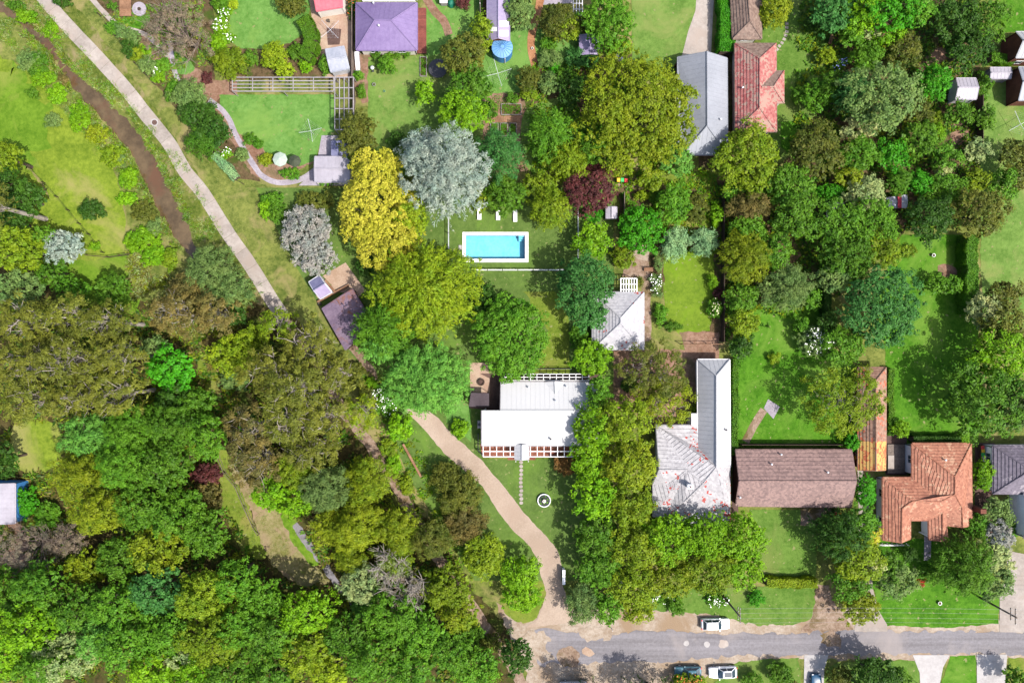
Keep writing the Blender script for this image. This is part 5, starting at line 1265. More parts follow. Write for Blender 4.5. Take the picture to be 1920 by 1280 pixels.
raised('raised vegetable bed beside the pool garden trees', 920, 232, 934, 256)
raised('planted strip bed beside the trampoline lawn', 788, 108, 800, 144)
p = P(1088, 110); o = MB().lathe(p, [(0.3, 0), (0.3, 0.5), (0.2, 0.6)], 12).build('water_butt', M['blue'], origin=p); tag(o, 'small blue water butt beside the big olive tree', 'water butt')
p = P(1157, 110); o = MB().box((p.x, p.y, 0.4), (1.6, 0.9, 0.5), 0, 0.9).box((p.x, p.y, 0.68), (1.7, 1.0, 0.06)).build('garden_table', M['r_blue'], origin=p); tag(o, 'pale blue garden table between two green trees', 'table')
p = P(1722, 1088)
# gate and mailbox at the driveway mouth
b = MB(); q = P(1056, 1076, 0)
b.box((q.x, q.y, 0.7), (0.35, 2.3, 1.4)).box((q.x, q.y, 1.44), (0.45, 2.4, 0.08)); o = b.build('gate_pillar', M['whitewall'], origin=q); tag(o, 'white rendered gate wall at the gravel driveway mouth', 'gate wall')
q = P(1362, 1093, 0); 
# ------------------------------------------------------------ plants
def leaf_mesh(name, pts, nrm, tan, size, aspect):
    """leaf-sized rhombi: points, normals, long-axis hints, lengths"""
    N = len(pts)
    nrm = nrm / (np.linalg.norm(nrm, axis=1, keepdims=True) + 1e-9)
    t = tan - nrm * np.sum(tan * nrm, axis=1, keepdims=True)
    t = t / (np.linalg.norm(t, axis=1, keepdims=True) + 1e-9)
    b = np.cross(nrm, t); s = size[:, None] * 0.5
    v = np.empty((N, 4, 3), np.float32)
    v[:, 0] = pts - t * s; v[:, 1] = pts + b * s * aspect + nrm * s * 0.12
    v[:, 2] = pts + t * s; v[:, 3] = pts - b * s * aspect + nrm * s * 0.12
    me = bpy.data.meshes.new(name)
    me.vertices.add(4 * N); me.vertices.foreach_set('co', v.reshape(-1))
    me.loops.add(4 * N); me.loops.foreach_set('vertex_index', np.arange(4 * N, dtype=np.int32))
    me.polygons.add(N); me.polygons.foreach_set('loop_start', np.arange(0, 4 * N, 4, dtype=np.int32))
    me.update(calc_edges=True)
    return me

def unit(rng, n):
    v = rng.normal(size=(n, 3)); return v / np.linalg.norm(v, axis=1, keepdims=True)

def add(me, name, mat, parent):
    o = bpy.data.objects.new(name, me); COL.objects.link(o); me.materials.append(mat); o.parent = parent; return o

def crown_lobed(rng, rx, ry, vr, zc, nl, leaf, cover, asp, rc, flat=0.62, low=0.35, packed=1.5, fill=1.3):
    """domed leaf clumps over a cloud of lobes inside an ellipsoid; gaps are left between the clumps"""
    rm = (rx + ry) / 2; rc = min(rc, rm * 0.4)
    d = unit(rng, nl * 3); d = d[d[:, 2] > -low][:nl]; nl = len(d)
    rad = rng.uniform(0.45, 0.80, nl)[:, None]
    c = d * rad * np.array([rx, ry, vr]); lr = rng.uniform(0.22, 0.38, nl) * rm * (1.25 if nl < 10 else 1.0)
    c = np.vstack([c, [[0, 0, vr * 0.1]]]); lr = np.append(lr, rm * 0.48)
    area = math.pi * rx * ry; n = max(60, int(cover * area / (leaf * leaf * asp * 0.5)))
    nc = max(9, int(packed * area / (math.pi * rc * rc)))
    w = lr ** 2 / np.sum(lr ** 2); k = rng.choice(len(c), nc * 3, p=w)
    u = unit(rng, nc * 3); u[:, 2] = np.abs(u[:, 2]) * np.where(rng.random(nc * 3) < 0.88, 1, -1)
    q = c[k] + u * lr[k][:, None] * np.array([1, 1, min(1.0, vr / rm * 1.1)]) * rng.uniform(0.78, 1.04, nc * 3)[:, None]
    dist = np.linalg.norm(q[:, None, :] - c[None], axis=2) / lr[None]
    dist[np.arange(len(q)), k] = 9
    keep = dist.min(axis=1) > 0.78
    q, u = q[keep][:max(6, int(nc * 0.5))], u[keep][:max(6, int(nc * 0.5))]
    # clumps that roof the crown over: evenly spread in plan, at the height of the lobe below them
    nt = int(nc * 0.85); i = np.arange(nt) + 0.5
    a = i * 2.39996 + rng.normal(size=nt) * 0.3; r_ = np.sqrt(i / nt) * 0.95 + rng.normal(size=nt) * 0.02
    out = 0.97 + 0.13 * np.sin(a * 2 + rng.uniform(0, 6)) + 0.10 * np.sin(a * 3 + rng.uniform(0, 6)) + 0.08 * np.sin(a * 7 + rng.uniform(0, 6))
    x = np.cos(a) * r_ * rx * out; y = np.sin(a) * r_ * ry * out
    zs = min(1.0, vr / rm * 1.1)
    dd = np.hypot(x[:, None] - c[None, :, 0], y[:, None] - c[None, :, 1]); g = lr[None] ** 2 - dd ** 2
    zt = np.where(g > 0, c[None, :, 2] + np.sqrt(np.maximum(g, 0)) * zs, -9).max(axis=1)
    zt = np.where(zt < -8, vr * 0.3 * np.sqrt(np.maximum(0.02, 1 - r_ ** 2)) - 0.15 * vr, zt) + rng.normal(size=nt) * 0.12
    e = 0.02; un = np.stack([x / rx * 0.8, y / ry * 0.8, np.full(nt, 0.8)], 1); un /= np.linalg.norm(un, axis=1, keepdims=True)
    q = np.vstack([q, np.stack([x, y, zt], 1)]); u = np.vstack([u, un])
    m = int(math.ceil(n / max(1, len(q))))
    rr = rc * rng.uniform(0.65, 1.3, len(q))
    o = unit(rng, len(q) * m).reshape(len(q), m, 3); o[..., 2] = np.abs(o[..., 2])
    o = o + u[:, None, :] * 0.35
    f = rng.random((len(q), m, 1)) ** 0.45
    off = o * f * rr[:, None, None] * np.array([1, 1, flat])
    p = (q[:, None, :] + off).reshape(-1, 3); oo = o.reshape(-1, 3)
    nr = oo * 0.8 + np.array([0, 0, 0.45]) + rng.normal(size=p.shape) * 0.32
    tn = rng.normal(size=p.shape) * 0.7 + oo * np.array([1, 1, 0.2])
    sz = leaf * rng.uniform(0.7, 1.3, len(p))
    # inner leaves, larger and lower, that close the crown from within
    fs = min(0.75, rm * 0.35); nf = int(fill * area / (fs * fs * 0.5 * asp))
    if nf:
        a = rng.uniform(0, 6.283, nf); r_ = np.sqrt(rng.random(nf)) * 0.88
        pf = np.stack([np.cos(a) * r_ * rx, np.sin(a) * r_ * ry, vr * (0.42 * np.sqrt(1 - r_ ** 2) - 0.22 + rng.normal(size=nf) * 0.12)], 1)
        p = np.vstack([p, pf]); nr = np.vstack([nr, np.array([0, 0, 1.0]) + rng.normal(size=(nf, 3)) * 0.45])
        tn = np.vstack([tn, rng.normal(size=(nf, 3))]); sz = np.append(sz, fs * rng.uniform(0.7, 1.25, nf))
    p[:, 2] += zc; p[:, 2] = np.maximum(p[:, 2], 0.05)
    return p, nr, tn, sz, c + np.array([0, 0, zc]), lr

def crown_spray(rng, rx, ry, vr, zc, leaf, cover, asp, droop=0.25, twist=0.35, dens=1.0):
    """boughs that radiate from the stem with feathery leaflets along both sides"""
    area = math.pi * rx * ry; n = int(cover * area / (leaf * leaf * asp * 0.5))
    nb = int(max(26, dens * 24 * math.sqrt(area / 12.0))); P_, N_, T_ = [], [], []
    per = max(8, n // nb)
    for i in range(nb):
        f = (i + rng.random()) / nb
        z = (1 - 2.0 * f ** 0.8) * vr
        L = math.sqrt(max(0.06, 1 - (z / vr * 0.93) ** 2)) if z > 0 else 1.0
        L *= rng.uniform(0.72, 1.08)
        a = i * 2.39996 + rng.normal() * 0.2; lift = rng.normal() * 0.35
        t = rng.random(per) ** 0.6
        a2 = a + rng.normal() * twist * t * 0.4
        ph = rng.uniform(0, 6.28)
        w = (0.045 * (rx + ry) * (1.12 - t) + 0.16) * (0.75 + 0.45 * np.sin(t * 17 + ph))
        s = rng.normal(size=per) * 0.8
        x = np.cos(a2) * rx * L * t - np.sin(a2) * s * w; y = np.sin(a2) * ry * L * t + np.cos(a2) * s * w
        zz = z + vr * 0.30 * t * (1 - t) * 2 - droop * vr * t ** 2 + vr * 0.12 + lift + rng.normal(size=per) * 0.08 - np.abs(s * w) * 0.55
        P_.append(np.stack([x, y, zz], 1))
        d = np.stack([np.cos(a2), np.sin(a2), np.full(per, -0.15)], 1); sd = np.stack([-np.sin(a2), np.cos(a2), np.zeros(per)], 1)
        T_.append(d * 0.9 + sd * (np.sign(s) * 0.6)[:, None] + rng.normal(size=(per, 3)) * 0.22)
        N_.append(np.array([0, 0, 0.8]) + d * 0.25 + sd * (s * 0.7)[:, None] + rng.normal(size=(per, 3)) * 0.28)
    p = np.vstack(P_); p[:, 2] += zc; p[:, 2] = np.maximum(p[:, 2], 0.05)
    return p, np.vstack(N_), np.vstack(T_), leaf * rng.uniform(0.7, 1.35, len(p))

def limbs(b, rng, base, targets, r0, split, sub=0, bend=0.2):
    """tapered trunk that forks into limbs towards the target points"""
    top = Vector((base.x, base.y, split)); j = Vector((rng.normal() * 0.12, rng.normal() * 0.12, 0))
    b.tube([base, base.lerp(top, 0.5) + j, top], [r0, r0 * 0.82, r0 * 0.66], 7)
    for t in targets:
        t = Vector(t); m = top.lerp(t, 0.5) + Vector((rng.normal() * bend, rng.normal() * bend, 0.1 * (t - top).length)); r1 = r0 * 0.42
        b.tube([top - Vector((0, 0, 0.1)), m, t], [r1, r1 * 0.6, r1 * 0.16], 5, False)
        for s in range(sub):
            f = rng.uniform(0.35, 0.9); o = m.lerp(t, f) if f > 0.5 else top.lerp(m, f * 2)
            L = (t - top).length * rng.uniform(0.25, 0.5); d = Vector((rng.normal(), rng.normal(), rng.normal() * 0.5 + 0.4)).normalized()
            d = (d + (t - top).normalized() * 0.7).normalized(); e = o + d * L; mm = o.lerp(e, 0.5) + Vector((rng.normal(), rng.normal(), rng.normal())) * L * 0.1
            b.tube([o, mm, e], [r1 * 0.42, r1 * 0.27, r1 * 0.08], 4, False)

NAMES = dict(B='broadleaf_tree', Y='broadleaf_tree', E='gum_tree', C='conifer_tree', W='weeping_tree', S='shrub', F='flowering_shrub', D='bare_tree', N='bare_tree', R='clipped_shrub')
seed_ = [100]
def plant(kind, px, py, rx, ry, h, col, label, bloom=None, group=None):
    seed_[0] += 1; rng = np.random.default_rng(seed_[0])
    small = kind in 'SFR'
    k0 = MPP * (H - h * 0.6) / H; rm = (rx + ry) / 2 * k0
    vr = min(h * (0.5 if small else 0.40), rm * (1.0 if kind != 'C' else 1.5)) if not small else h * 0.5
    zc = h - vr
    k = (H - zc) / H
    x, y = (px - 960) * MPP * k, (640 - py) * MPP * k
    RX, RY = rx * MPP * k, ry * MPP * k
    base = Vector((x, y, 0))
    r = root(NAMES[kind], base, label, 'shrub' if small else 'tree', group)
    mat = LM[col]
    b = MB(); wood = M['bark']
    vs = rng.uniform(0.82, 1.25)
    if kind in 'BY':
        leaf, asp, cl = (0.34, 0.64, 0.62) if kind == 'B' else (0.28, 0.62, 0.42)
        p, n, t, s, c, lr = crown_lobed(rng, RX, RY, vr, zc, int(min(46, 9 + RX * RY * rng.uniform(0.5, 1.1))), leaf * vs ** 0.5, 1.75, asp, cl * vs)
        limbs(b, rng, base, [(x + q[0] * 0.85, y + q[1] * 0.85, q[2]) for q in c[:8]], 0.10 + 0.022 * h, max(0.8, zc - vr * 0.7), 1)
        cr = add(leaf_mesh('crown', p, n, t, s, asp), 'crown', mat, r)
    elif kind == 'E':
        p, n, t, s, c, lr = crown_lobed(rng, RX, RY, vr, zc, int(min(46, 12 + RX * RY * 0.7)), 0.44, 1.3, 0.28, 0.75, 0.5, 0.35, 1.05, 0.35)
        t[:, 2] -= 0.8
        wood = M['palebark']
        limbs(b, rng, base, [(x + q[0] * 0.95, y + q[1] * 0.95, q[2] + 0.15 * l) for q, l in zip(c[:14], lr)], 0.12 + 0.02 * h, max(1.5, zc - vr * 0.8), 4, 0.45)
        cr = add(leaf_mesh('crown', p, n, t, s, 0.30), 'crown', mat, r)
    elif kind == 'C':
        p, n, t, s = crown_spray(rng, RX, RY, vr, zc, 0.48, 1.6, 0.30, 0.25, 0.5, 1.25)
        p2, n2, t2, s2, c, lr = crown_lobed(rng, RX * 0.93, RY * 0.93, vr * 0.9, zc - 0.1 * vr, int(min(46, 12 + RX * RY * 0.7)), 0.42, 1.3, 0.30, 0.55, fill=0.5)
        p, n, t, s = np.vstack([p, p2]), np.vstack([n, n2]), np.vstack([t, t2]), np.append(s, s2)
        b.tube([base, (x, y, zc), (x, y, h - 0.2)], [0.12 + 0.02 * h, 0.1 + 0.01 * h, 0.03], 7)
        for i in range(10):
            a = i * 2.4; z = 1 + (zc - 1) * i / 10; b.tube([(x, y, z), (x + RX * 0.6 * math.cos(a), y + RY * 0.6 * math.sin(a), z + 0.4)], [0.07, 0.02], 4, False)
        cr = add(leaf_mesh('crown', p, n, t, s, 0.30), 'crown', mat, r)
    elif kind == 'W':
        p, n, t, s = crown_spray(rng, RX, RY, vr, zc, 0.38, 1.0, 0.28, 0.5, 0.9, 1.3)
        p2, n2, t2, s2, c, lr = crown_lobed(rng, RX * 0.96, RY * 0.96, vr, zc, int(min(40, 12 + RX * RY * 0.6)), 0.38, 1.5, 0.28, 0.6, fill=0.7)
        p, n, t, s = np.vstack([p, p2]), np.vstack([n, n2]), np.vstack([t, t2]), np.append(s, s2)
        limbs(b, rng, base, [(x + q[0] * 0.8, y + q[1] * 0.8, q[2]) for q in c[:7]], 0.12 + 0.02 * h, max(0.8, zc - vr * 0.7), 1)
        cr = add(leaf_mesh('crown', p, n, t, s, 0.28), 'crown', mat, r)
    elif kind in 'DN':
        wood = M['palebark'] if kind == 'N' or col not in ('twig', 'brown', 'maroon') else M['twig']
        nt = 16; d = unit(rng, nt); d[:, 2] = np.abs(d[:, 2]) * 0.7 + 0.1
        tg = [(x + q[0] * RX * f, y + q[1] * RY * f, zc + q[2] * vr * 0.9) for q, f in zip(d, rng.uniform(0.6, 1.05, nt))]
        limbs(b, rng, base, tg, (0.16 if kind == 'N' else 0.11) + 0.022 * h, max(0.5, zc - vr * 0.8), 12, 0.6)
        p, n, t, s, c, lr = crown_lobed(rng, RX, RY, vr, zc, 18, 0.30, 0.16 if kind == 'N' else 0.6, 0.22, 0.6, 0.6, 0.35, 0.9, 0)
        cr = add(leaf_mesh('crown', p, n, t, s, 0.22), 'crown', mat, r)
    elif kind == 'R':
        p, n, t, s, c, lr = crown_lobed(rng, RX * 0.93, RY * 0.93, vr * 0.93, zc, 26, 0.22, 2.3, 0.6, 0.3, 0.6, 0.35, 2.2)
        b.tube([base, (x, y, zc)], [0.08, 0.05], 6)
        cr = add(leaf_mesh('crown', p, n, t, s, 0.6), 'crown', mat, r)
    else:
        leaf = 0.24 if rm > 1.4 else 0.18
        p, n, t, s, c, lr = crown_lobed(rng, RX, RY, vr, zc, int(min(24, 7 + RX * RY * 1.5)), leaf, 2.6, 0.55, 0.36)
        limbs(b, rng, base, [(x + q[0] * 0.7, y + q[1] * 0.7, max(0.2, q[2])) for q in c[:5]], 0.05 + 0.012 * h, max(0.15, zc - vr * 0.7), 0)
        cr = add(leaf_mesh('crown', p, n, t, s, 0.55), 'crown', mat, r)
    b.build('trunk' if not small else 'stem', wood, r)
    if bloom:
        m = np.argsort(-(p[:, 2] + rng.random(len(p)) * vr))[:len(p) // 2]
        q = rng.choice(m, max(22, int(RX * RY * 22)), replace=False) if len(m) > max(22, int(RX * RY * 22)) else m
        pp = p[q] + np.array([0, 0, 0.12]); nn = np.tile([[0.1, -0.05, 1.0]], (len(q), 1)) + rng.normal(size=(len(q), 3)) * 0.3
        add(leaf_mesh('blossoms', pp, nn, rng.normal(size=(len(q), 3)), rng.uniform(0.12, 0.28, len(q)), 0.9), 'blossoms', BL[bloom], r)
    return r

def hedge(label, pts, width, h, col, group=None, z0=0.0, leaf=0.2):
    """clipped hedge along a line of photograph pixels (on the ground)"""
    seed_[0] += 1; rng = np.random.default_rng(seed_[0])
    w = [P(*p) for p in pts]; r = root('hedge', w[0], label, 'hedge', group)
    Ps, Ns = [], []; hw = width * MPP / 2; b = MB()
    for a, e in zip(w, w[1:]):
        L = (e - a).length; d = (e - a).normalized(); nn = Vector((-d.y, d.x, 0)); ar = L * (2 * hw + 2 * h)
        n = int(ar * 3.0 / (leaf * leaf * 0.3)); s = rng.random(n) * L; q = rng.random(n) * (2 * hw + 2 * h)
        side = np.where(q < h, -1, np.where(q > h + 2 * hw, 1, 0))
        off = np.where(side == -1, -hw, np.where(side == 1, hw, q - h - hw)); z = np.where(side == 0, h, rng.random(n) * h)
        wob = 0.12 * np.sin(s * 2.1) + 0.1 * np.sin(s * 0.9 + 1) + rng.normal(size=n) * 0.09
        off = off + np.where(side != 0, wob, rng.normal(size=n) * 0.05); z = z + np.where(side == 0, wob, 0)
        p = np.stack([a.x - w[0].x + d.x * s + nn.x * off, a.y - w[0].y + d.y * s + nn.y * off, np.maximum(z, 0.04)], 1)
        nv = np.stack([nn.x * side, nn.y * side, np.where(side == 0, 1.0, 0.25)], 1) + rng.normal(size=(n, 3)) * 0.4
        Ps.append(p); Ns.append(nv)
        m = (a + e) / 2; b.box((m.x, m.y, h * 0.42), (L, max(0.1, 2 * hw - 0.35), h * 0.8), math.atan2(d.y, d.x))
    p, nv = np.vstack(Ps), np.vstack(Ns)
    add(leaf_mesh('foliage', p, nv, rng.normal(size=p.shape), leaf * rng.uniform(0.7, 1.3, len(p)), 0.6), 'foliage', LM[col], r)
    b.build('branches', M['bark'], r)
    return r

def inside(pts, poly):
    w = [P(*p) for p in poly]; ins = np.zeros(len(pts), bool); j = len(w) - 1
    for i in range(len(w)):
        c = ((w[i].y > pts[:, 1]) != (w[j].y > pts[:, 1])) & (pts[:, 0] < (w[j].x - w[i].x) * (pts[:, 1] - w[i].y) / (w[j].y - w[i].y + 1e-12) + w[i].x)
        ins ^= c; j = i
    return ins

def scatter(name, label, poly, n, hgt, cols, seed, blade=0.3, avoid_creek=False, kind='stuff', skip=(), band=False):
    """grass tufts over an outline of pixels: real blades, one object"""
    rng = np.random.default_rng(seed); w = [P(*p) for p in poly]
    xs = np.array([v.x for v in w]); ys = np.array([v.y for v in w])
    pts = np.stack([rng.uniform(xs.min(), xs.max(), n), rng.uniform(ys.min(), ys.max(), n)], 1)
    ins = np.zeros(n, bool); j = len(w) - 1
    for i in range(len(w)):
        c = ((ys[i] > pts[:, 1]) != (ys[j] > pts[:, 1])) & (pts[:, 0] < (xs[j] - xs[i]) * (pts[:, 1] - ys[i]) / (ys[j] - ys[i] + 1e-12) + xs[i])
        ins ^= c; j = i
    pts = pts[ins]
    for sk in skip: pts = pts[~inside(pts, sk)]
    dens = np.array([noise.noise(Vector((a * 0.35, b_ * 0.35, seed))) for a, b_ in pts]); pts = pts[dens > -0.12]
    if avoid_creek: pts = np.array([q for q in pts if -0.34 < creek_depth(q[0], q[1]) < (-0.02 if band else 1)])
    m = 6; c = np.repeat(pts, m, axis=0); k = len(c)
    a = rng.uniform(0, 6.283, k); hh = hgt * rng.uniform(0.4, 1.0, k)
    d = np.stack([np.cos(a), np.sin(a), rng.uniform(0.4, 1.2, k)], 1)
    p = np.stack([c[:, 0], c[:, 1], np.zeros(k)], 1) + d * hh[:, None] * 0.5 + np.stack([rng.normal(size=k) * 0.15, rng.normal(size=k) * 0.15, np.zeros(k)], 1)
    if avoid_creek: p[:, 2] += np.repeat([creek_depth(q[0], q[1]) for q in pts], m)
    nr = np.stack([-np.cos(a) * 0.6, -np.sin(a) * 0.6, np.ones(k)], 1)
    me = leaf_mesh(name, p, nr, d, hh * 1.1, blade); o = bpy.data.objects.new(name, me); COL.objects.link(o)
    for q in cols: me.materials.append(LM[q])
    if len(cols) > 1: me.polygons.foreach_set('material_index', np.repeat(rng.integers(0, len(cols), len(pts)), m).astype(np.int32))
    tag(o, label, 'grass', None, kind)
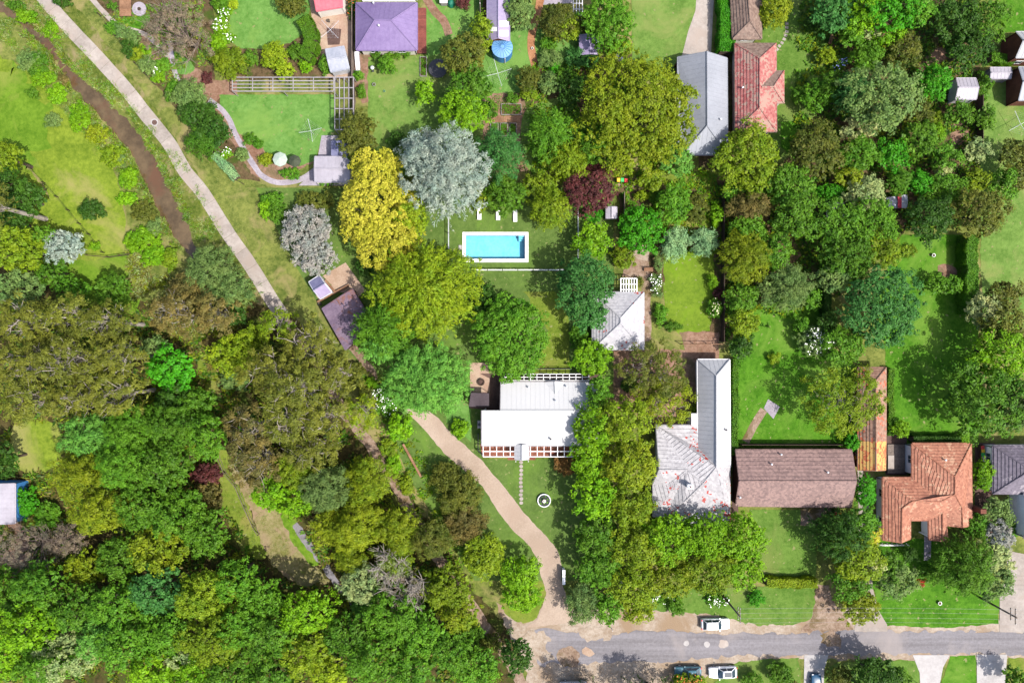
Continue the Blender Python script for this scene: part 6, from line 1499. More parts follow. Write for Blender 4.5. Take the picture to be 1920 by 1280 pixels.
PLANTS = '''
S 118 2 20 11 2 dark | dark round bush at the top edge between path and creek
S 50 32 24 13 1.1 lime | lime bush at the creek head near the top corner
S 97 57 15 15 1.1 lime | small lime bush halfway between creek bend and footpath
S 30 10 16 10 1 mid | low green bush at the very top corner of the creek
S 62 176 13 10 1.1 mid | small dark bush alone in the lime paddock grass
S 80 148 26 14 1.3 lime | wide lime bush on the creek bank by the narrow water
S 108 176 16 22 1.6 lime | tall lime bush on the bank where the creek widens
S 55 112 26 18 1.2 ggreen | blue green low bush in the upper paddock
S 72 122 22 24 1.1 mid | mid green bush hugging the narrow creek bend
S 120 148 10 10 1 brown | little brown bush at the first widening of the creek
S 150 220 22 28 1.8 lime | biggest lime bush on the creek bank
S 100 226 15 15 1.3 ggreen | grey green bush set back from the creek in the paddock
S 182 252 20 20 1.4 olive | olive bush on the bank below the biggest lime bush
S 212 292 24 22 1.5 gold | golden green bush on the bank by the wide muddy water
S 241 335 18 22 1.6 lime | lime bush above the pair of bushes at the wide creek
S 240 372 20 14 1.3 lime | flat lime bush on the bank beside pale dry grass
S 272 398 26 22 1.4 olivd | dull olive bush leaning over the wide creek
S 290 424 14 18 1.2 ggreen | pale grey green bush at the lower creek bend
S 268 452 38 24 1.4 lime | broad bright bush where the creek disappears under trees
S 292 480 28 20 1.3 lime | lime bush just below the broad bright creek bush
S 225 300 12 14 1 ggreen | pale low bush between golden bush and paddock
S 320 485 14 26 1.6 gold | yellowish upright bush above the brown scrub
S 172 394 24 21 2.6 dark | dark conical shrub standing alone in the paddock
S 180 462 10 9 1.2 lime | small lime shrub at the wire fence end
E -12 385 48 40 15 olivd | tall pale limbed gum leaning over the picture edge beside the paddock
B 15 297 30 32 8 gold | golden green tree at the edge of the upper paddock
B 52 375 36 38 6 dark | dark shadowy tree between wire fence and pale leaning trunk
B 14 345 34 34 8 dark | dark tree at the edge under the golden green tree
B 20 415 34 26 7 dark | dark leafy tree at the edge above the silver blue tree
Y 122 462 38 34 6 silver | silver blue tree beside the paddock fence
B 86 440 20 18 6 mid | small green tree touching the silver blue tree
B 38 470 50 46 9 gold | large golden green tree beside the silver blue tree
B 100 510 32 26 6 mid | green tree below the silver blue tree
B 38 540 50 36 8 ggreen | dull grey green tree below the golden green tree
B 140 545 34 26 5 green | low green tree in the shaded lime grass
B 212 540 36 30 6 mid | green tree casting shade over the lime grass
E 60 605 66 46 13 gum | brownish gum at the forest edge below the grey green tree
E 138 592 58 44 13 gum | olive brown gum below the shaded lime grass
E 212 606 54 46 13 gum | olive brown gum with white limbs beside the dry scrub
E 55 682 66 52 14 gum | big olive gum deep in the forest near the picture edge
E 142 672 62 52 15 gum | biggest olive gum in the middle of the gum forest
E 226 672 56 46 14 gum | olive gum beside the vivid green tree
E 60 752 62 44 13 gum | olive gum above the small forest clearing
E 150 745 62 42 13 gum | olive gum between clearing and willow mass
E 232 738 54 40 13 gum | olive gum above the rounded pale willow crowns
E 340 590 58 42 10 brown | brown scrubby gum between path and forest
E 412 590 46 36 8 brown | thin brown scrub tree beside the walking track
W 398 505 52 46 7 ggreen | grey green feathery wattle at the end of the creek
W 350 540 36 34 6 brown | dry brown wattle next to the grey green wattle
W 440 545 40 34 6 ggreen | sparse grey wattle near the concrete path end
B 322 694 46 44 9 vivid | vivid green tree standing out in the gum forest
B 290 650 26 18 7 ggreen | pale grey green tree above the vivid green tree
Y 440 662 46 40 8 ylime | yellow lime tree below the walking track
S 446 592 18 18 3 dark | dark bush beside the concrete path end
B 478 632 26 24 5 gold | gold green bushy tree at the start of the walking track
B 372 760 44 34 8 mid | green tree between vivid tree and brown gum
S 440 712 28 22 3 ggreen | grey shrub below the yellow lime tree
B 330 745 40 26 8 dark | dark green tree shaded by the vivid green tree
W 178 815 58 46 12 soft | pale feathery willow beside the forest clearing
W 250 800 56 46 12 green | green willow above the middle of the willow mass
W 325 800 54 46 12 mid | mid green willow near the brown gum
B 392 818 40 44 11 green | leafy tree at the inner edge of the willow mass
W 160 885 60 52 12 olive | olive willow below the forest clearing
W 238 868 62 54 13 green | big rounded willow crown in the centre of the willow mass
B 312 872 56 48 12 mid | mid green tree beside the maroon shrub
W 195 955 56 46 12 olive | yellowish willow near the dead twigs
B 275 948 60 50 12 mid | dense green tree below the big rounded willow
B 338 960 56 50 11 mid | green tree beside the narrow paddock strip
B 386 1000 40 46 10 mid | green tree at the lower end of the paddock strip
B 300 1025 60 44 11 olive | olive leafy tree above the lower forest
B 228 1040 44 40 10 mid | green tree beside the ochre bush
S 388 888 30 20 4 maroon | maroon shrub tucked in the green willow mass
S 392 926 26 28 4 brown | brown maroon shrub beside the old post fence
E 468 800 52 44 12 brown | dense brown gum beside the narrow paddock strip
E 478 862 54 52 12 brown | darker brown gum at the sandy ditch bank
E 505 690 56 46 13 gum | olive gum below the yellow lime tree
E 585 650 56 52 13 gum | olive gum with white branches beside the walking track
E 560 725 64 52 15 gum | biggest pale limbed gum beside the walking track
E 640 705 42 40 11 gum | olive gum beside the white hydrangea fence line
E 545 790 62 48 14 gum | broad olive gum in front of the brown gum
E 612 775 52 44 13 gum | olive gum overhanging the bend of the walking track
E 585 840 60 42 12 gum | olive gum above the lime green crowns
E 680 770 36 36 9 olive | light olive gum between track and fence line
E 520 610 40 32 9 gold | gold green gum over the shaded path end
Y 548 880 40 34 9 gold | gold green tree below the broad olive gum
Y 508 925 36 32 8 lime | lime green tree at the ditch head
Y 552 945 34 26 7 lime | smaller lime green tree beside the stony ditch
W 615 915 52 46 9 ggreen | grey green wattle beside the lime green trees
W 690 900 48 50 9 olive | olive wattle between track and ditch
W 626 985 40 40 8 olive | olive wattle beside the stony ditch
W 672 985 52 48 9 olive | broad olive wattle in the middle of the lower forest
W 745 990 46 44 8 olive | olive wattle where the track leaves the fence line
W 656 1046 36 32 7 olive | olive wattle above the pale silver tree
W 740 1045 40 34 7 gold | gold green wattle beside the bare white branches
W 810 1010 40 40 7 olivd | dull olive wattle against the front lawn edge
Y 680 1092 46 40 8 pale | pale silvery tree beside the stony ditch
N 762 1098 46 44 9 twig | bare tree with pinkish white twisting branches
N 730 1058 36 34 9 pale | leafless white branched tree above the pink twigs
S 680 1140 22 16 2 soft | soft green shrub at the lower ditch end
D 60 1025 70 44 7 twig | dead brown twiggy tree beside the white shed
D 128 1010 40 34 6 twig | leafless grey tree beside the dark leaning trunk
Y 165 1062 44 34 7 olive | ochre rounded tree below the dead twigs
S 52 940 22 30 3 vivid | vivid bush beside the blue shed wall
S 90 965 26 26 2.5 green | green bush right of the blue shed wall
Y 12 860 26 34 7 dark | dark tree above the white shed
B 20 1110 56 44 11 mid | dark leafy tree at the picture edge below dead twigs
B 78 1095 50 42 12 green | bright leafy tree below the dead twiggy tree
B 60 1165 58 48 13 lime | lime green tree at the lower edge of the forest
B 20 1220 50 50 12 lime | lime tree in the bottom corner
B 85 1240 56 44 12 green | bright green tree near the bottom corner
B 150 1135 56 46 12 mid | mid green tree below the ochre tree
Y 190 1190 50 44 11 soft | soft green tree above the cream blossom tree
Y 125 1225 62 46 11 pale | cream green flowering tree near the bottom corner
B 225 1130 52 44 12 green | green tree among the lower forest trunks
B 240 1205 54 46 12 green | leafy tree beside the cream green tree
B 300 1105 52 44 12 teal | blue green tree under the olive leafy tree
B 310 1175 56 50 12 green | fresh green tree beside the blue green tree
B 290 1250 52 40 11 lime | lime leafy tree at the bottom edge
Y 342 1222 26 34 9 pale | slim cream tree among lime trees at the bottom
Y 385 1115 58 50 13 gold | broad gold green crown in the lower forest
Y 400 1195 62 52 13 gold | broadest gold green crown near the bottom edge
B 370 1262 56 34 11 lime | lime tree at the bottom below the gold crown
Y 455 1170 46 46 12 green | green tree beside the broad gold crowns
B 440 1085 44 40 11 green | green tree below the narrow paddock strip
B 440 1255 50 40 11 mid | mid green tree at the bottom edge below the gold crown
B 490 1118 46 42 11 green | bright green tree at the end of the sandy bank
B 510 1185 56 50 12 mid | dense green tree in the lower forest centre
B 580 1145 52 46 11 lime | lime tree beside the lower ditch
B 510 1262 50 40 11 mid | green tree beside a dark forest gap
B 575 1222 48 44 11 gold | golden tree below the lime tree by the ditch
Y 622 1262 36 34 9 ylime | yellow lime tree at the bottom edge
B 650 1190 44 40 10 mid | green tree at the lower end of the ditch
B 735 1150 58 50 10 green | bright leafy tree below the bare twisting branches
B 700 1230 52 50 11 green | leafy tree at the bottom beside yellow lime tree
B 790 1185 50 46 10 green | round green tree beside the forest track
B 770 1250 48 40 10 green | green tree at the bottom edge near the track
Y 838 1100 48 44 8 gold | gold green tree near the front boundary corner
Y 862 1150 40 36 8 olive | olive tree at the end of the walking track
B 845 1215 46 40 9 mid | mid green tree beside the road end track
B 895 1250 44 38 9 green | green tree close to the road end
B 968 1228 30 38 8 dark | dark tree at the left end of the road
S 920 1205 24 20 3 olivd | dull bush beside the road end track
D 835 1160 26 20 5 brown | brown leafless shrub near the road end track
S 890 1190 20 20 3 mid | green shrub on the track bend by the road
D 340 62 66 62 9 twig | big grey brown twiggy tree over the upper garden
S 245 92 18 18 1.8 dark | dark green bush on the lower bend of the stone path
S 252 68 14 12 1.3 ggreen | white speckled bush beside the stone path
S 280 125 17 17 1.8 ggreen | grey green bush by the footpath fence
S 308 122 13 13 1.6 green | round fresh green bush by the grey path
S 296 146 14 11 1.4 lime | lime bush against the footpath fence
S 228 60 14 13 1.4 ggreen | pale green bush beside the crooked stone path
S 212 12 9 8 1.1 mid | little green bush by the timber deck corner
S 258 102 16 14 1.5 olive | olive low bush below the dark green one
S 212 52 14 14 1.2 green | green low bush along the fence top
S 274 96 10 9 1 lime | tiny lime bush on the pinkish bark bed
F 422 26 12 14 1.4 lime white | white flowering bush beside the round lawn top
F 414 50 16 18 1.4 lime white | wide white flowering bush beside the round lawn
F 428 72 14 12 1.2 lime white | white flowering bush at the lower round lawn edge
F 296 135 9 9 1 green white | small white flowering bush by the footpath fence
R 438 9 11 11 1.6 ylime | yellow lime clipped ball at the top edge
S 412 6 20 12 2 green | green shrub beside the yellow lime ball
W 432 118 33 34 4 gold | round gold green weeping bush above the pergola
S 410 82 16 20 2 lime | lime bush above the gold weeping bush
R 515 106 26 30 4 ylime | yellow lime clumped bush above the pergola
R 535 133 20 18 3 ylime | lower yellow lime bush touching the pergola
S 470 110 14 14 1.4 mid | mid green shrub between gold and yellow bushes
S 555 98 16 18 1.8 mid | mid green shrub beside the curved hedge
R 573 126 13 12 1.4 lime | pale lime ball at the foot of the curved hedge
S 612 122 13 20 2 mid | dark green shrub touching the askew metal shed
R 547 8 31 26 4 olivd | dark olive rounded bush on the round lawn
F 660 14 10 18 1.6 dark orange | dark bush with orange flowers beside purple roof
B 372 215 36 30 5 dark | dark dense tree along the footpath garden edge
W 355 178 36 30 5 ggreen | grey green feathery shrub tree beside the footpath
B 398 248 36 34 5 dark | lower dark dense tree beside the curved lilac path
W 378 270 32 28 5 mid | green feathery tree hanging over the verge
S 330 172 22 20 2.4 green | green shrub at the head of the dark footpath trees
S 388 148 10 12 1.2 maroon | tiny maroon shrub on the bark bed
S 470 262 13 11 1 mid | low green shrub at the lower lawn edge
S 500 300 16 12 1.1 olive | low olive shrub on the lower bark bed
S 455 290 12 14 1.1 ggreen | grey green shrub beside the lilac path curve
S 545 325 18 12 1 green | low green shrub under the garden umbrellas
R 614 338 22 10 1.6 green | clipped green bush below the white lilac shed
S 485 270 10 10 1 green | small green plant on the bark bed bend
F 425 288 10 10 1 lime white | small white flowering bush by the slim fence
B 672 256 36 50 7 olivd | dark olive tree at the end of the vertical pergola
B 682 298 32 26 5 green | fresh green tree at the foot of the dark olive tree
S 725 122 17 20 3 green | bright green bush on the lawn below purple roof
S 672 142 10 10 1.4 green | small green bush by the white slide
S 678 172 9 14 1.4 mid | narrow bush on the strip beside the pergola
S 705 103 10 8 1 mid | low green bush under the purple roof eave
S 738 102 16 7 1 mid | low bush row under the purple roof eave
S 762 102 9 7 1 green | last low bush under the purple roof eave
B 905 62 20 36 5 gold | tall golden green shrub tree along the paling fence
S 868 5 13 13 2 maroon | dark maroon round shrub at the top by the playhouse
B 868 108 46 46 8 olivd | large dark olive tree over the trampoline
B 882 168 46 40 8 mid | dark green tree below the trampoline
B 868 212 46 48 8 lime | bright lime tree above the silver blue cedar
B 797 173 19 24 4 lime | small lime tree on the pale lawn
S 878 150 14 12 2 ggreen | grey bare patched shrub inside the dark trees
B 745 262 18 16 3 dark | dark shrub tree beside the cedar top
W 790 284 42 42 9 silver | smaller silver blue cedar beside golden yellow tree
W 840 325 80 92 13 silver | great silver blue cedar above the swimming pool
B 920 205 14 20 3 mid | green plant at the end of the vegetable garden
W 936 290 50 52 9 teal | blue green conifer right of the silver cedar
Y 946 366 46 34 6 mid | green tree over the white sun loungers
B 905 375 20 22 4 olive | olive tree between cedar and first lounger
C 1032 388 42 46 7 gold | lime gold conifer above the pool corner
B 1012 345 36 20 6 gold | gold green tree along the back boundary
C 1032 252 52 54 8 green | bright green conifer on the curved lawn
C 1064 300 46 42 7 gold | gold green conifer beside the bright green one
Y 1104 360 52 40 7 maroon | maroon leaved tree at the pool garden corner
W 1125 318 38 14 4 maroon | purple brown shrub tree behind the maroon tree
S 1112 402 20 16 2 vivid | vivid bush below the maroon tree
B 1112 452 36 34 5 lime | round lime tree beside the pool fence
B 1098 535 58 56 10 teal | large dark green oak right of the pool
B 1100 590 40 30 8 teal | lower dark green oak beside the cottage
Y 1108 672 38 36 6 lime | lime green tree behind the rear pergola
S 1085 630 20 24 3 green | green shrub beside the oak foot
B 958 632 72 84 8 green | big bright leafy tree in front of the rear pergola
C 800 545 108 98 12 ylime | great yellow olive conifer in the garden centre
C 722 615 66 62 11 green | bright feathery green conifer by the rusty purple roof
C 720 650 52 34 9 soft | lower fringe conifer beside the sandy path
W 800 712 86 74 10 soft | broad soft green weeping tree above the driveway head
Y 702 392 72 78 10 yel | golden yellow tree on the back boundary
Y 726 455 66 58 9 yel | lower golden yellow tree above the olive conifer
Y 705 318 54 40 9 yel | upper golden yellow tree beside the white lilac shed
Y 770 408 32 58 8 ylime | yellow lime tree beside the silver cedar
Y 575 430 52 46 5 gsilver | silver grey feathery tree by the footpath fence
Y 590 480 42 36 5 gsilver | lower silver grey tree above the corrugated shed
S 592 378 42 18 2.6 olivd | olive shrub above the silver grey trees
S 512 372 24 12 1.8 green | green shrub in the back boundary corner
S 520 398 16 22 1.8 mid | green shrub behind the footpath corner fence
S 498 392 10 20 1.6 lime | lime shrub in the corner behind the fence
S 755 475 12 10 1 ggreen | small pale shrub on the slope beside the yellow tree
S 740 495 12 9 1 mid | small green shrub on the shaded slope
B 690 500 20 20 3 dark | dark small tree beside the concrete slab
B 910 560 24 30 4 dark | dark shrubby tree beside the big bright leafy tree
F 712 738 18 18 1.6 green white | white hydrangea bush in the fence line bed
F 725 762 20 20 1.6 green white | larger white hydrangea bush above the lime shrub
S 696 718 12 12 1.5 lime | lime shrub above the white hydrangeas
B 752 800 26 28 4 lime | round lime shrub tree at the driveway head
S 862 804 17 20 2 lime | lone round green bush beside the driveway
S 738 872 14 22 1.3 lime | lime shrub along the outer fence line
S 728 838 18 18 1.6 gold | gold green shrub below the round lime tree
S 762 908 12 20 1.2 gold | gold green shrub between track and lawn
W 860 925 48 48 5 olivd | dull olive bushy tree on the front lawn edge
W 872 980 44 40 5 brown | brown bushy tree beside the gravel driveway
W 835 890 30 26 4 olivd | smaller olive bush beside the driveway bend
Y 908 1040 44 44 6 gold | light green tree at the lower driveway
Y 975 1072 38 36 6 lime | bright lime tree at the driveway mouth
Y 978 1118 40 28 5 lime | lower bright lime tree at the driveway mouth
S 1062 870 24 22 2 copper | copper brown bush below the front pergola
S 665 700 22 22 2.4 olivd | olive brown bush at the sandy path fence
S 690 740 18 18 2.2 olivd | olive bush between gum and hydrangeas
B 1112 800 42 44 8 lime | bright tree over the white roof corner
B 1122 738 24 34 7 green | slim green tree beside the white roof end
B 1105 862 38 40 7 lime | lime tree at the end of the front pergola
B 1170 790 52 48 9 gold | gold green tree behind the flaking tile house
B 1180 868 52 48 9 olive | olive green tree beside the flaking tile house
B 1118 930 46 44 8 lime | lime tree beside the fountain lawn
B 1180 945 50 46 9 gold | gold tree in the middle of the boundary row
B 1118 1000 44 44 8 mid | mid green tree in the boundary row
B 1185 1020 52 46 9 gold | gold green tree near the lower boundary row
B 1122 1065 42 40 7 green | green tree above the driveway gate wall
B 1250 1005 54 44 9 lime | lime tree below the flaking tile roof
B 1320 1000 52 44 9 lime | lime tree in front of the blue shadowed roof
B 1385 1005 48 48 8 lime | lime tree at the street corner of the pale house
B 1255 1072 56 44 8 olive | olive green tree behind the roadside verge
B 1325 1062 56 46 8 gold | gold green tree above the nearer power pole
B 1392 1062 44 40 7 lime | lime tree beside the clipped front hedge
B 1185 1095 50 38 7 gold | gold green tree above the sandy verge
W 1092 1130 34 44 5 ggreen | grey green wispy tree at the road edge
B 1140 1138 26 34 5 green | bright green tree beside the white guide post
B 1195 1140 34 26 5 olive | olive tree overhanging the sandy verge
S 1268 1135 16 18 2 green | green shrub on the verge before the white wagon
F 1240 1122 22 8 1 green white | white daisy patch on the roadside verge
F 1345 1124 26 12 1 green white | white daisy patch near the power pole
F 1175 1085 14 22 1.5 green white | white flowering shrub under the roadside trees
S 1418 1120 15 15 1.4 vivid | round vivid bush on the roadside verge
E 1225 700 66 60 8 olivd | big sparse olive tree with bare twigs above the flaking tile roof
E 1240 752 58 46 7 olive | thin brownish tree beside the pale long roof
S 1310 768 16 20 2.4 gold | gold shrub beside the pale long roof
S 1178 722 16 14 2 dark | dark shrub under the sparse olive tree
B 1200 432 44 48 5 vivid | vivid wild bushy tree beside the brick path
S 1232 372 20 12 2 mid | green bush above the vivid wild tree
R 1205 367 20 9 1.8 ylime | clipped lime hedge block behind the pool garden
B 1262 382 36 38 5 green | fresh green tree above the sage bushes
S 1305 392 24 30 3.4 olivd | dull brown bush beside the fresh green tree
W 1265 457 28 34 3.4 sage | sage green bush at the oval lawn top
W 1318 454 28 30 3.4 sage | second sage green bush by the dark fence
S 1168 480 22 26 2.4 gold | gold green bush at the paling fence end
B 1222 338 28 20 4 gold | gold green small tree behind the clipped block
S 1235 490 9 22 1.4 ggreen | pale border shrub at the oval lawn top
F 1232 535 10 24 1.2 ggreen white | white flower border beside the brick path
S 1238 590 12 22 1.4 green | green border shrub beside the cottage path
S 1262 612 20 8 1.2 mid | low shrub along the oval lawn lower edge
R 1198 529 8 11 1.4 olivd | small clipped bush beside the white pergola
F 1340 578 15 20 2 green cream | cream flowering shrub beside the oval lawn
S 1345 551 9 10 1.4 maroon | small maroon shrub above the cream flowers
S 1335 526 9 13 1.6 lime | small lime shrub by the oval lawn
S 1342 402 10 26 2 lime | narrow lime shrub beside the dark fence top
B 1194 214 112 114 11 olive | greatest olive green tree at the grey roof
B 1118 270 40 44 7 mid | dark green tree under the great olive tree
B 1270 300 30 34 5 soft | soft green tree at the lower edge of great olive tree
B 1400 298 68 66 8 gold | big gold green tree below the grey and pink roofs
B 1140 45 48 62 8 green | tall bright tree above the pale lilac shed
B 1160 92 28 22 5 gold | gold tree below the tall bright tree
R 1045 42 40 38 6 olivd | round olive tree beside the brick path
B 1065 55 24 24 5 gold | gold leaved small tree by the trellis frame
S 975 22 30 38 5 ggreen | grey brown bushy tree beside the long lilac roof
S 1028 84 17 15 2 green | small green bush below the round olive tree
S 1030 110 24 18 2 ggreen | grey green bush right of brick path end
S 1078 110 18 20 3 teal | blue green bush beside the lilac shed
S 1105 116 17 14 3 teal | second blue green bush under the lilac shed
S 1102 42 16 22 3 olivd | dark grey bush above the lilac shed
S 1040 130 9 10 1.6 vivid | vivid small bush in the shaded mulch garden
R 990 150 26 26 4 olivd | olive round tree above the curved lawn
R 1030 158 24 24 4 ggreen | grey green round tree above the curved lawn
R 992 176 18 16 3 gold | gold round bush at the curved lawn edge
B 1068 170 26 32 5 dark | dark shaded tree beside the great olive tree
B 1062 145 20 16 4 mid | green tree in the shaded mulch garden
S 962 185 14 10 1.4 mid | green shrub above the raised vegetable beds
B 1372 360 22 20 4 green | green tree below the big gold tree
R 1452 20 33 38 6 olive | round olive tree beside curving stepping stones
S 1522 48 18 15 2 dark | small dark shrub on the lawn by pink roof
B 1560 14 46 50 9 teal | dark blue green tree at the top edge
B 1612 22 40 42 9 lime | lime tree at the top between dark trees
B 1668 22 56 42 10 vivid | vivid tree at the top edge of dense garden
B 1722 16 36 28 9 green | green tree top right of the vivid tree
B 1785 42 46 46 8 dark | dark olive tree above the rubble bed
B 1845 42 44 46 8 mid | mid green tree at the top far garden
B 1815 92 44 36 8 dark | dark tree above the white gabled shed
Y 1632 62 20 14 5 cream | small cream blossom tree under the vivid tree
B 1662 68 32 22 6 lime | lime tree below the vivid tree
B 1598 68 26 22 6 green | green tree beside the dark blue green tree
R 1622 108 34 30 6 green | round fresh green tree in the dense garden
B 1695 100 36 34 6 olivd | olive tree left of the rubble bed
R 1748 155 34 38 6 vivid | vivid round tree left of the white gabled shed
B 1645 185 74 66 10 ggreen | big grey green domed tree in dense garden
W 1590 175 30 40 8 teal | blue green tree touching the domed tree
B 1556 165 26 30 6 mid | mid green tree left of the domed tree
B 1528 180 28 32 5 green | green tree on the lawn edge by dense garden
S 1493 178 13 15 3 mid | small dark tree on the lawn below pink wing
S 1550 106 18 16 3 ylime | yellow lime bush above blue hydrangeas
F 1570 124 14 16 1.6 mid blue | blue hydrangea bush in the dense garden
Y 1612 240 38 22 5 cream | cream green blossom tree below domed tree
B 1530 280 52 52 8 olivd | large dark olive tree below pink roof lawn
B 1610 290 40 32 6 green | green tree below the cream blossom tree
B 1672 292 38 30 5 vivid | vivid bushes at the centre of dense garden
B 1722 262 36 36 6 mid | mid green tree beside the vegetable rows
B 1718 215 30 26 5 olivd | dull olive tree below vivid round tree
B 1770 295 30 26 5 green | green tree below the vegetable rows
B 1795 212 28 22 4 mid | leafy tree below the white gabled shed
B 1845 222 20 24 4 mid | tree across the boundary fence on dry lawn
B 1905 290 34 32 6 olivd | dark olive tree on the dry far lawn
B 1830 282 26 20 4 pale | pale cream green tree at the fence end
S 1845 162 9 30 2.4 green | green shrub row beside the white gabled shed
S 1755 250 16 22 2.5 lime | lime vegetable vine beside the brown rows
S 1750 225 16 14 2 gold | gold shrub above the lime vine
B 1478 350 50 42 7 mid | mid green tree left of white curved shed
B 1492 405 44 44 8 mid | green tree below the white curved shed
R 1556 360 32 16 3 vivid | clipped vivid bush above the white curved shed
Y 1622 368 40 36 6 pale | pale flowering dome tree beside tiny blue shed
B 1590 330 26 20 5 olive | olive tree above the clipped vivid bush
R 1682 342 26 26 5 green | green round tree above the tiny blue shed
R 1724 342 26 24 5 vivid | vivid round tree right of tiny blue shed
B 1768 350 38 32 5 green | green leafy tree in far dense garden
B 1832 340 24 22 4 gold | gold tree near the dry far lawn
R 1765 325 18 16 4 cream | cream dome shrub in far dense garden
B 1740 412 46 44 8 dark | dark tree below the tiny blue shed
B 1830 402 56 48 9 olivd | broad dull olive tree above the clipped tall hedge
B 1880 348 28 32 5 green | green shrub tree beside the dry lawn
B 1905 335 24 26 5 olivd | brownish tree at the far edge
B 1560 420 48 44 8 mid | green tree below white curved shed door
B 1632 418 50 48 8 green | green tree below pale flowering dome
B 1585 488 54 44 8 mid | dense green tree above the teal tree
B 1650 470 42 36 7 gold | gold green tree beside the long lawn head
B 1560 520 34 28 6 ggreen | grey green tree left of the teal tree
B 1652 575 76 76 9 teal | great teal domed tree beside the long lawn
B 1758 532 21 21 3 green | green bush below the brick patio
B 1788 534 20 19 3 green | second green bush below the brick patio
S 1706 470 14 11 1.4 gold | small gold bush alone on the long lawn
W 1475 540 52 48 6 ggreen | grey brown feathery tree at the vivid lawn top
W 1396 480 46 60 7 olive | ochre feathery tree beside the dark fence
W 1408 388 48 28 6 brown | brown wispy tree above the ochre tree
B 1400 430 40 26 5 green | green tree between brown and ochre trees
B 1450 470 38 34 6 mid | mid green tree beside the ochre tree
B 1520 560 18 24 4 green | green shrub tree at the vivid lawn corner
B 1390 560 34 30 5 mid | green bushy tree below the ochre tree
B 1395 605 30 34 5 gold | gold bushy tree at the lawn corner
B 1390 650 22 26 4 dark | dark bush at the pale roof corner
Y 1842 582 36 30 6 cream | cream blossom tree at the hedge end
B 1880 555 34 30 6 olivd | dull tree beside the cream blossom tree
B 1880 610 44 40 8 olivd | dark olive tree below the cream blossom tree
B 1875 660 58 54 9 lime | lime tree at the far edge above big tree
B 1845 748 84 74 9 mid | biggest dark leafy tree shading the long lawn
B 1900 760 40 50 8 ggreen | grey green tree at the far picture edge
F 1528 640 32 34 4 ggreen white | white flowering tree on the vivid lawn edge
B 1580 648 44 40 6 green | green tree beside white flowering tree
B 1548 605 20 24 4 dark | dark small tree above the white flowering tree
E 1580 748 76 70 9 gold | spreading dark limbed tree over the narrow tiled roof
R 1602 826 23 22 3 vivid | vivid ball bush at the orange tiles
R 1621 918 21 34 4 vivid | tall vivid clipped bush beside the mauve roof
S 1450 672 11 11 1.4 ylime | small yellow bush on the vivid lawn
S 1500 610 15 16 3 green | small green tree shading the vivid lawn
S 1688 802 18 16 3 lime | lime bush at the corner of the timber deck
R 1842 888 19 34 4 lime | lime clipped tree beside the slate roof
B 1865 962 30 34 4 ggreen | pale green shrub tree below the slate roof
Y 1870 1005 30 32 5 gsilver | silver white flowering tree by the white wing
C 1572 1004 52 52 9 dark | tall dark spiky conifer before the mauve house
B 1605 1045 50 50 7 gold | gold green tree over the dirt driveway
B 1612 985 40 36 6 green | green tree between mauve and terracotta houses
Y 1632 1000 18 24 5 yel | small golden tree beside terracotta house wall
Y 1630 1055 24 24 5 cream | small cream tree over the concrete driveway
B 1590 1092 36 34 6 green | green tree at the dirt driveway mouth
B 1610 1135 36 38 5 olive | olive round tree beside the concrete driveway
B 1680 1088 38 38 5 ggreen | grey green tree on the bright front lawn
B 1665 1060 26 30 5 mid | dark tree beside the concrete driveway top
C 1812 1060 62 60 8 mid | great spiky green tree before the terracotta house
B 1862 1088 42 36 5 ggreen | pale speckled tree beside broad driveway
Y 1860 1042 32 34 6 pale | olive cream tree behind great spiky tree
B 1830 985 26 24 4 green | green shrub tree at terracotta house corner
S 1740 1075 20 18 3 mid | green shrub on the front lawn by the path
S 1706 1038 18 14 3 dark | dark shrub beneath the terracotta eaves
S 1710 1090 12 9 1 olive | dull low shrub beside the red flowers
S 1725 1088 12 8 0.8 redf | bright red flower bed on the front lawn
B 1640 1266 48 38 7 dark | dark roadside tree at the bottom edge
B 1680 1275 34 28 6 mid | green roadside tree beside the dark one
S 1572 1268 26 24 4 olivd | grey olive shrub beside the white driveway
R 1410 1274 22 16 2.4 mid | round dark bush on the verge below hatchback
S 1462 1262 26 22 2.6 mid | dark shrub on the bottom verge
S 1478 1284 20 14 2 olivd | dull shrub at the bottom edge of the verge
F 1290 1280 38 20 3 gold orange | orange flowered bush covering the teal car
B 1905 1275 24 26 5 mid | green tree in the bottom far corner
W 1225 1312 60 34 9 dark | spiky tree below the bottom edge shading the road
W 1105 1318 50 30 9 dark | spiky tree below the frame by the silver car
S 1892 990 16 20 2 green | green bush below the white rendered wing
'''
for line in PLANTS.strip().splitlines():
    a, lab = line.split('|'); f = a.split()
    plant(f[0], *[float(v) for v in f[1:6]], f[6], lab.strip(), f[7] if len(f) > 7 else None)

hedge('tall clipped vivid hedge beside the upper driveway', [(1357, -40), (1357, 50), (1356, 106)], 28, 2.2, 'vivid')
hedge('tall clipped hedge standing between long lawn and dry lawn', [(1803, 444), (1803, 500), (1804, 590)], 20, 2.6, 'green')
hedge('curved clipped hedge edging the round lawn', [(572, 44), (584, 62), (589, 85), (583, 105), (575, 118)], 24, 1.8, 'mid')
hedge('low hedge between pale long roof and vivid lawn', [(1374, 672), (1373, 760), (1371, 850)], 11, 1.6, 'green')
hedge('clipped olive gold hedge along the roadside verge', [(1432, 1087), (1526, 1088)], 15, 1.4, 'ylime')
hedge('narrow clipped hedge beside the long tiled outbuilding', [(1663, 690), (1664, 815)], 10, 1.2, 'mid')
hedge('shaded low hedge beside the boundary at the dry lawn', [(1846, 116), (1890, 118)], 16, 1.6, 'green')
hedge('dark clipped hedge above the terracotta roof', [(1702, 821), (1788, 822)], 12, 1.6, 'dark')
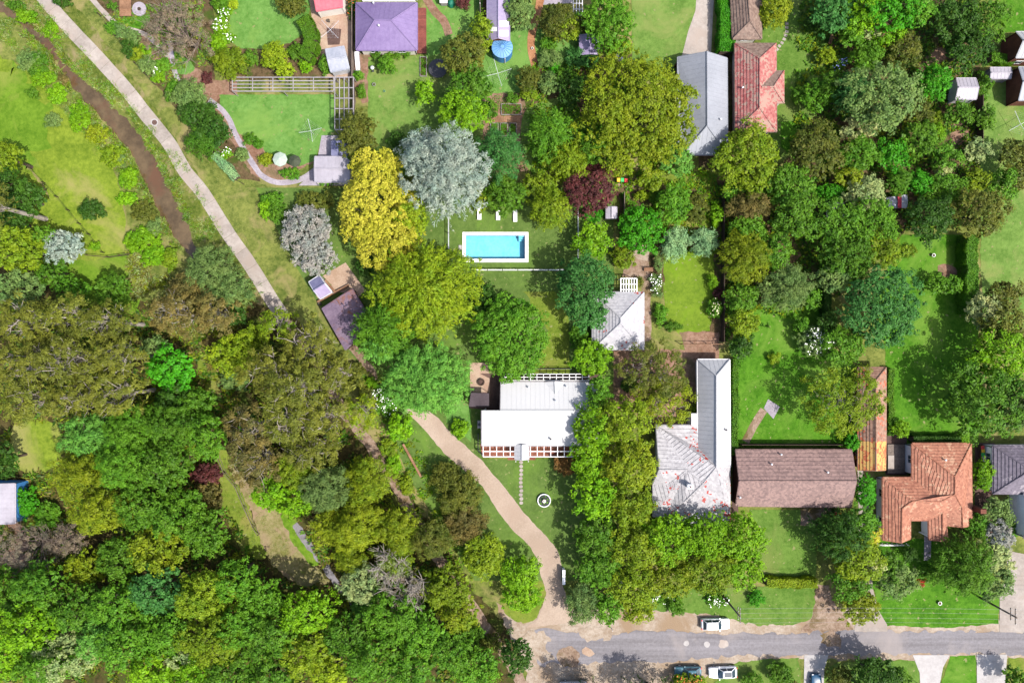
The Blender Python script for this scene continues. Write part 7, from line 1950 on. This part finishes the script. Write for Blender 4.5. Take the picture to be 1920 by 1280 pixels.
hedge('vivid low hedge piece right of the dark clipped hedge', [(1792, 822), (1806, 822)], 14, 1.2, 'lime')
hedge('pale clipped hedge strip at the footpath corner', [(404, 292), (424, 312), (446, 336)], 14, 0.8, 'sage')
hedge('dark hedge strip along the vivid back lawn boundary', [(1542, 520), (1546, 650)], 12, 1.8, 'dark')

GAP = [(405, 840), (430, 850), (520, 940), (560, 975), (620, 1090), (560, 1100), (480, 1050), (415, 930)]
TRACK = [(500, 560), (545, 590), (620, 690), (680, 790), (730, 860), (785, 950), (850, 1060), (925, 1165), (1000, 1280), (950, 1290), (890, 1175), (820, 1075), (750, 965), (690, 870), (640, 800), (580, 700), (505, 605)]
CLEAR = [(20, 800), (60, 788), (112, 800), (122, 850), (95, 880), (50, 890), (22, 860)]
scatter('reeds', 'dry pale reeds edging the muddy creek water', [(0, -10), (60, 0), (345, 300), (400, 430), (320, 470), (235, 350), (100, 190), (-20, 60)], 60000, 0.6, ['pale', 'brown', 'olive', 'mid', 'lime'], 23, 0.14, True, band=True)
scatter('tall_grass', 'rough tufts of grass on both creek banks', [(0, -10), (60, -10), (345, 300), (420, 440), (330, 470), (230, 330), (100, 190), (-20, 60)], 16000, 0.5, ['olive', 'lime', 'mid', 'pale'], 3, 0.12, True)
scatter('undergrowth', 'dry brown scrub between creek end and gum forest', [(236, 470), (300, 500), (360, 560), (470, 560), (450, 620), (330, 640), (250, 560)], 4500, 0.7, ['brown', 'olive', 'olivd', 'pale'], 5, 0.2)
scatter('undergrowth', 'mixed green undergrowth on the gum forest floor', [(0, 560), (250, 580), (520, 640), (720, 860), (900, 1150), (960, 1280), (0, 1280)], 22000, 0.8, ['olivd', 'mid', 'brown', 'dark', 'olive'], 7, 0.35, skip=(GAP, TRACK, CLEAR))
scatter('undergrowth', 'leafy undergrowth filling the dense garden floor', [(1500, 0), (1830, 0), (1835, 420), (1700, 430), (1560, 560), (1360, 640), (1340, 330), (1480, 330)], 11000, 0.7, ['mid', 'green', 'dark', 'olive'], 9, 0.4)
scatter('undergrowth', 'leafy ground cover in the upper garden beds', [(180, 20), (400, 0), (402, 120), (345, 128), (330, 170), (300, 160)], 2500, 0.4, ['mid', 'green', 'olive', 'ggreen'], 11, 0.4)
scatter('undergrowth', 'low plants along the fence line beside the gravel driveway', [(660, 690), (720, 700), (770, 800), (850, 960), (900, 1090), (850, 1080), (740, 900)], 2500, 0.5, ['lime', 'olive', 'green'], 13, 0.4)
scatter('undergrowth', 'leafy plants in the shaded beds around the great olive tree', [(985, 125), (1180, 110), (1260, 300), (1345, 330), (1345, 470), (1165, 470), (1165, 355), (1000, 330)], 4500, 0.6, ['mid', 'green', 'olive', 'lime'], 19, 0.4)
scatter('weeds', 'weeds and seedlings in the vegetable garden', [(905, 178), (985, 178), (988, 318), (905, 325)], 700, 0.3, ['green', 'mid', 'ggreen'], 15, 0.4)
scatter('tall_grass', 'short grass tufts on the verge beside the footpath', [(95, -10), (190, 30), (300, 170), (400, 300), (480, 420), (590, 600), (520, 560), (360, 310), (240, 140)], 6000, 0.22, ['olive', 'pale', 'brown'], 17, 0.1)
scatter('tall_grass', 'dry grass tufts on the sandy ditch bank', GAP, 1500, 0.3, ['brown', 'pale', 'olive', 'lime'], 29, 0.12)
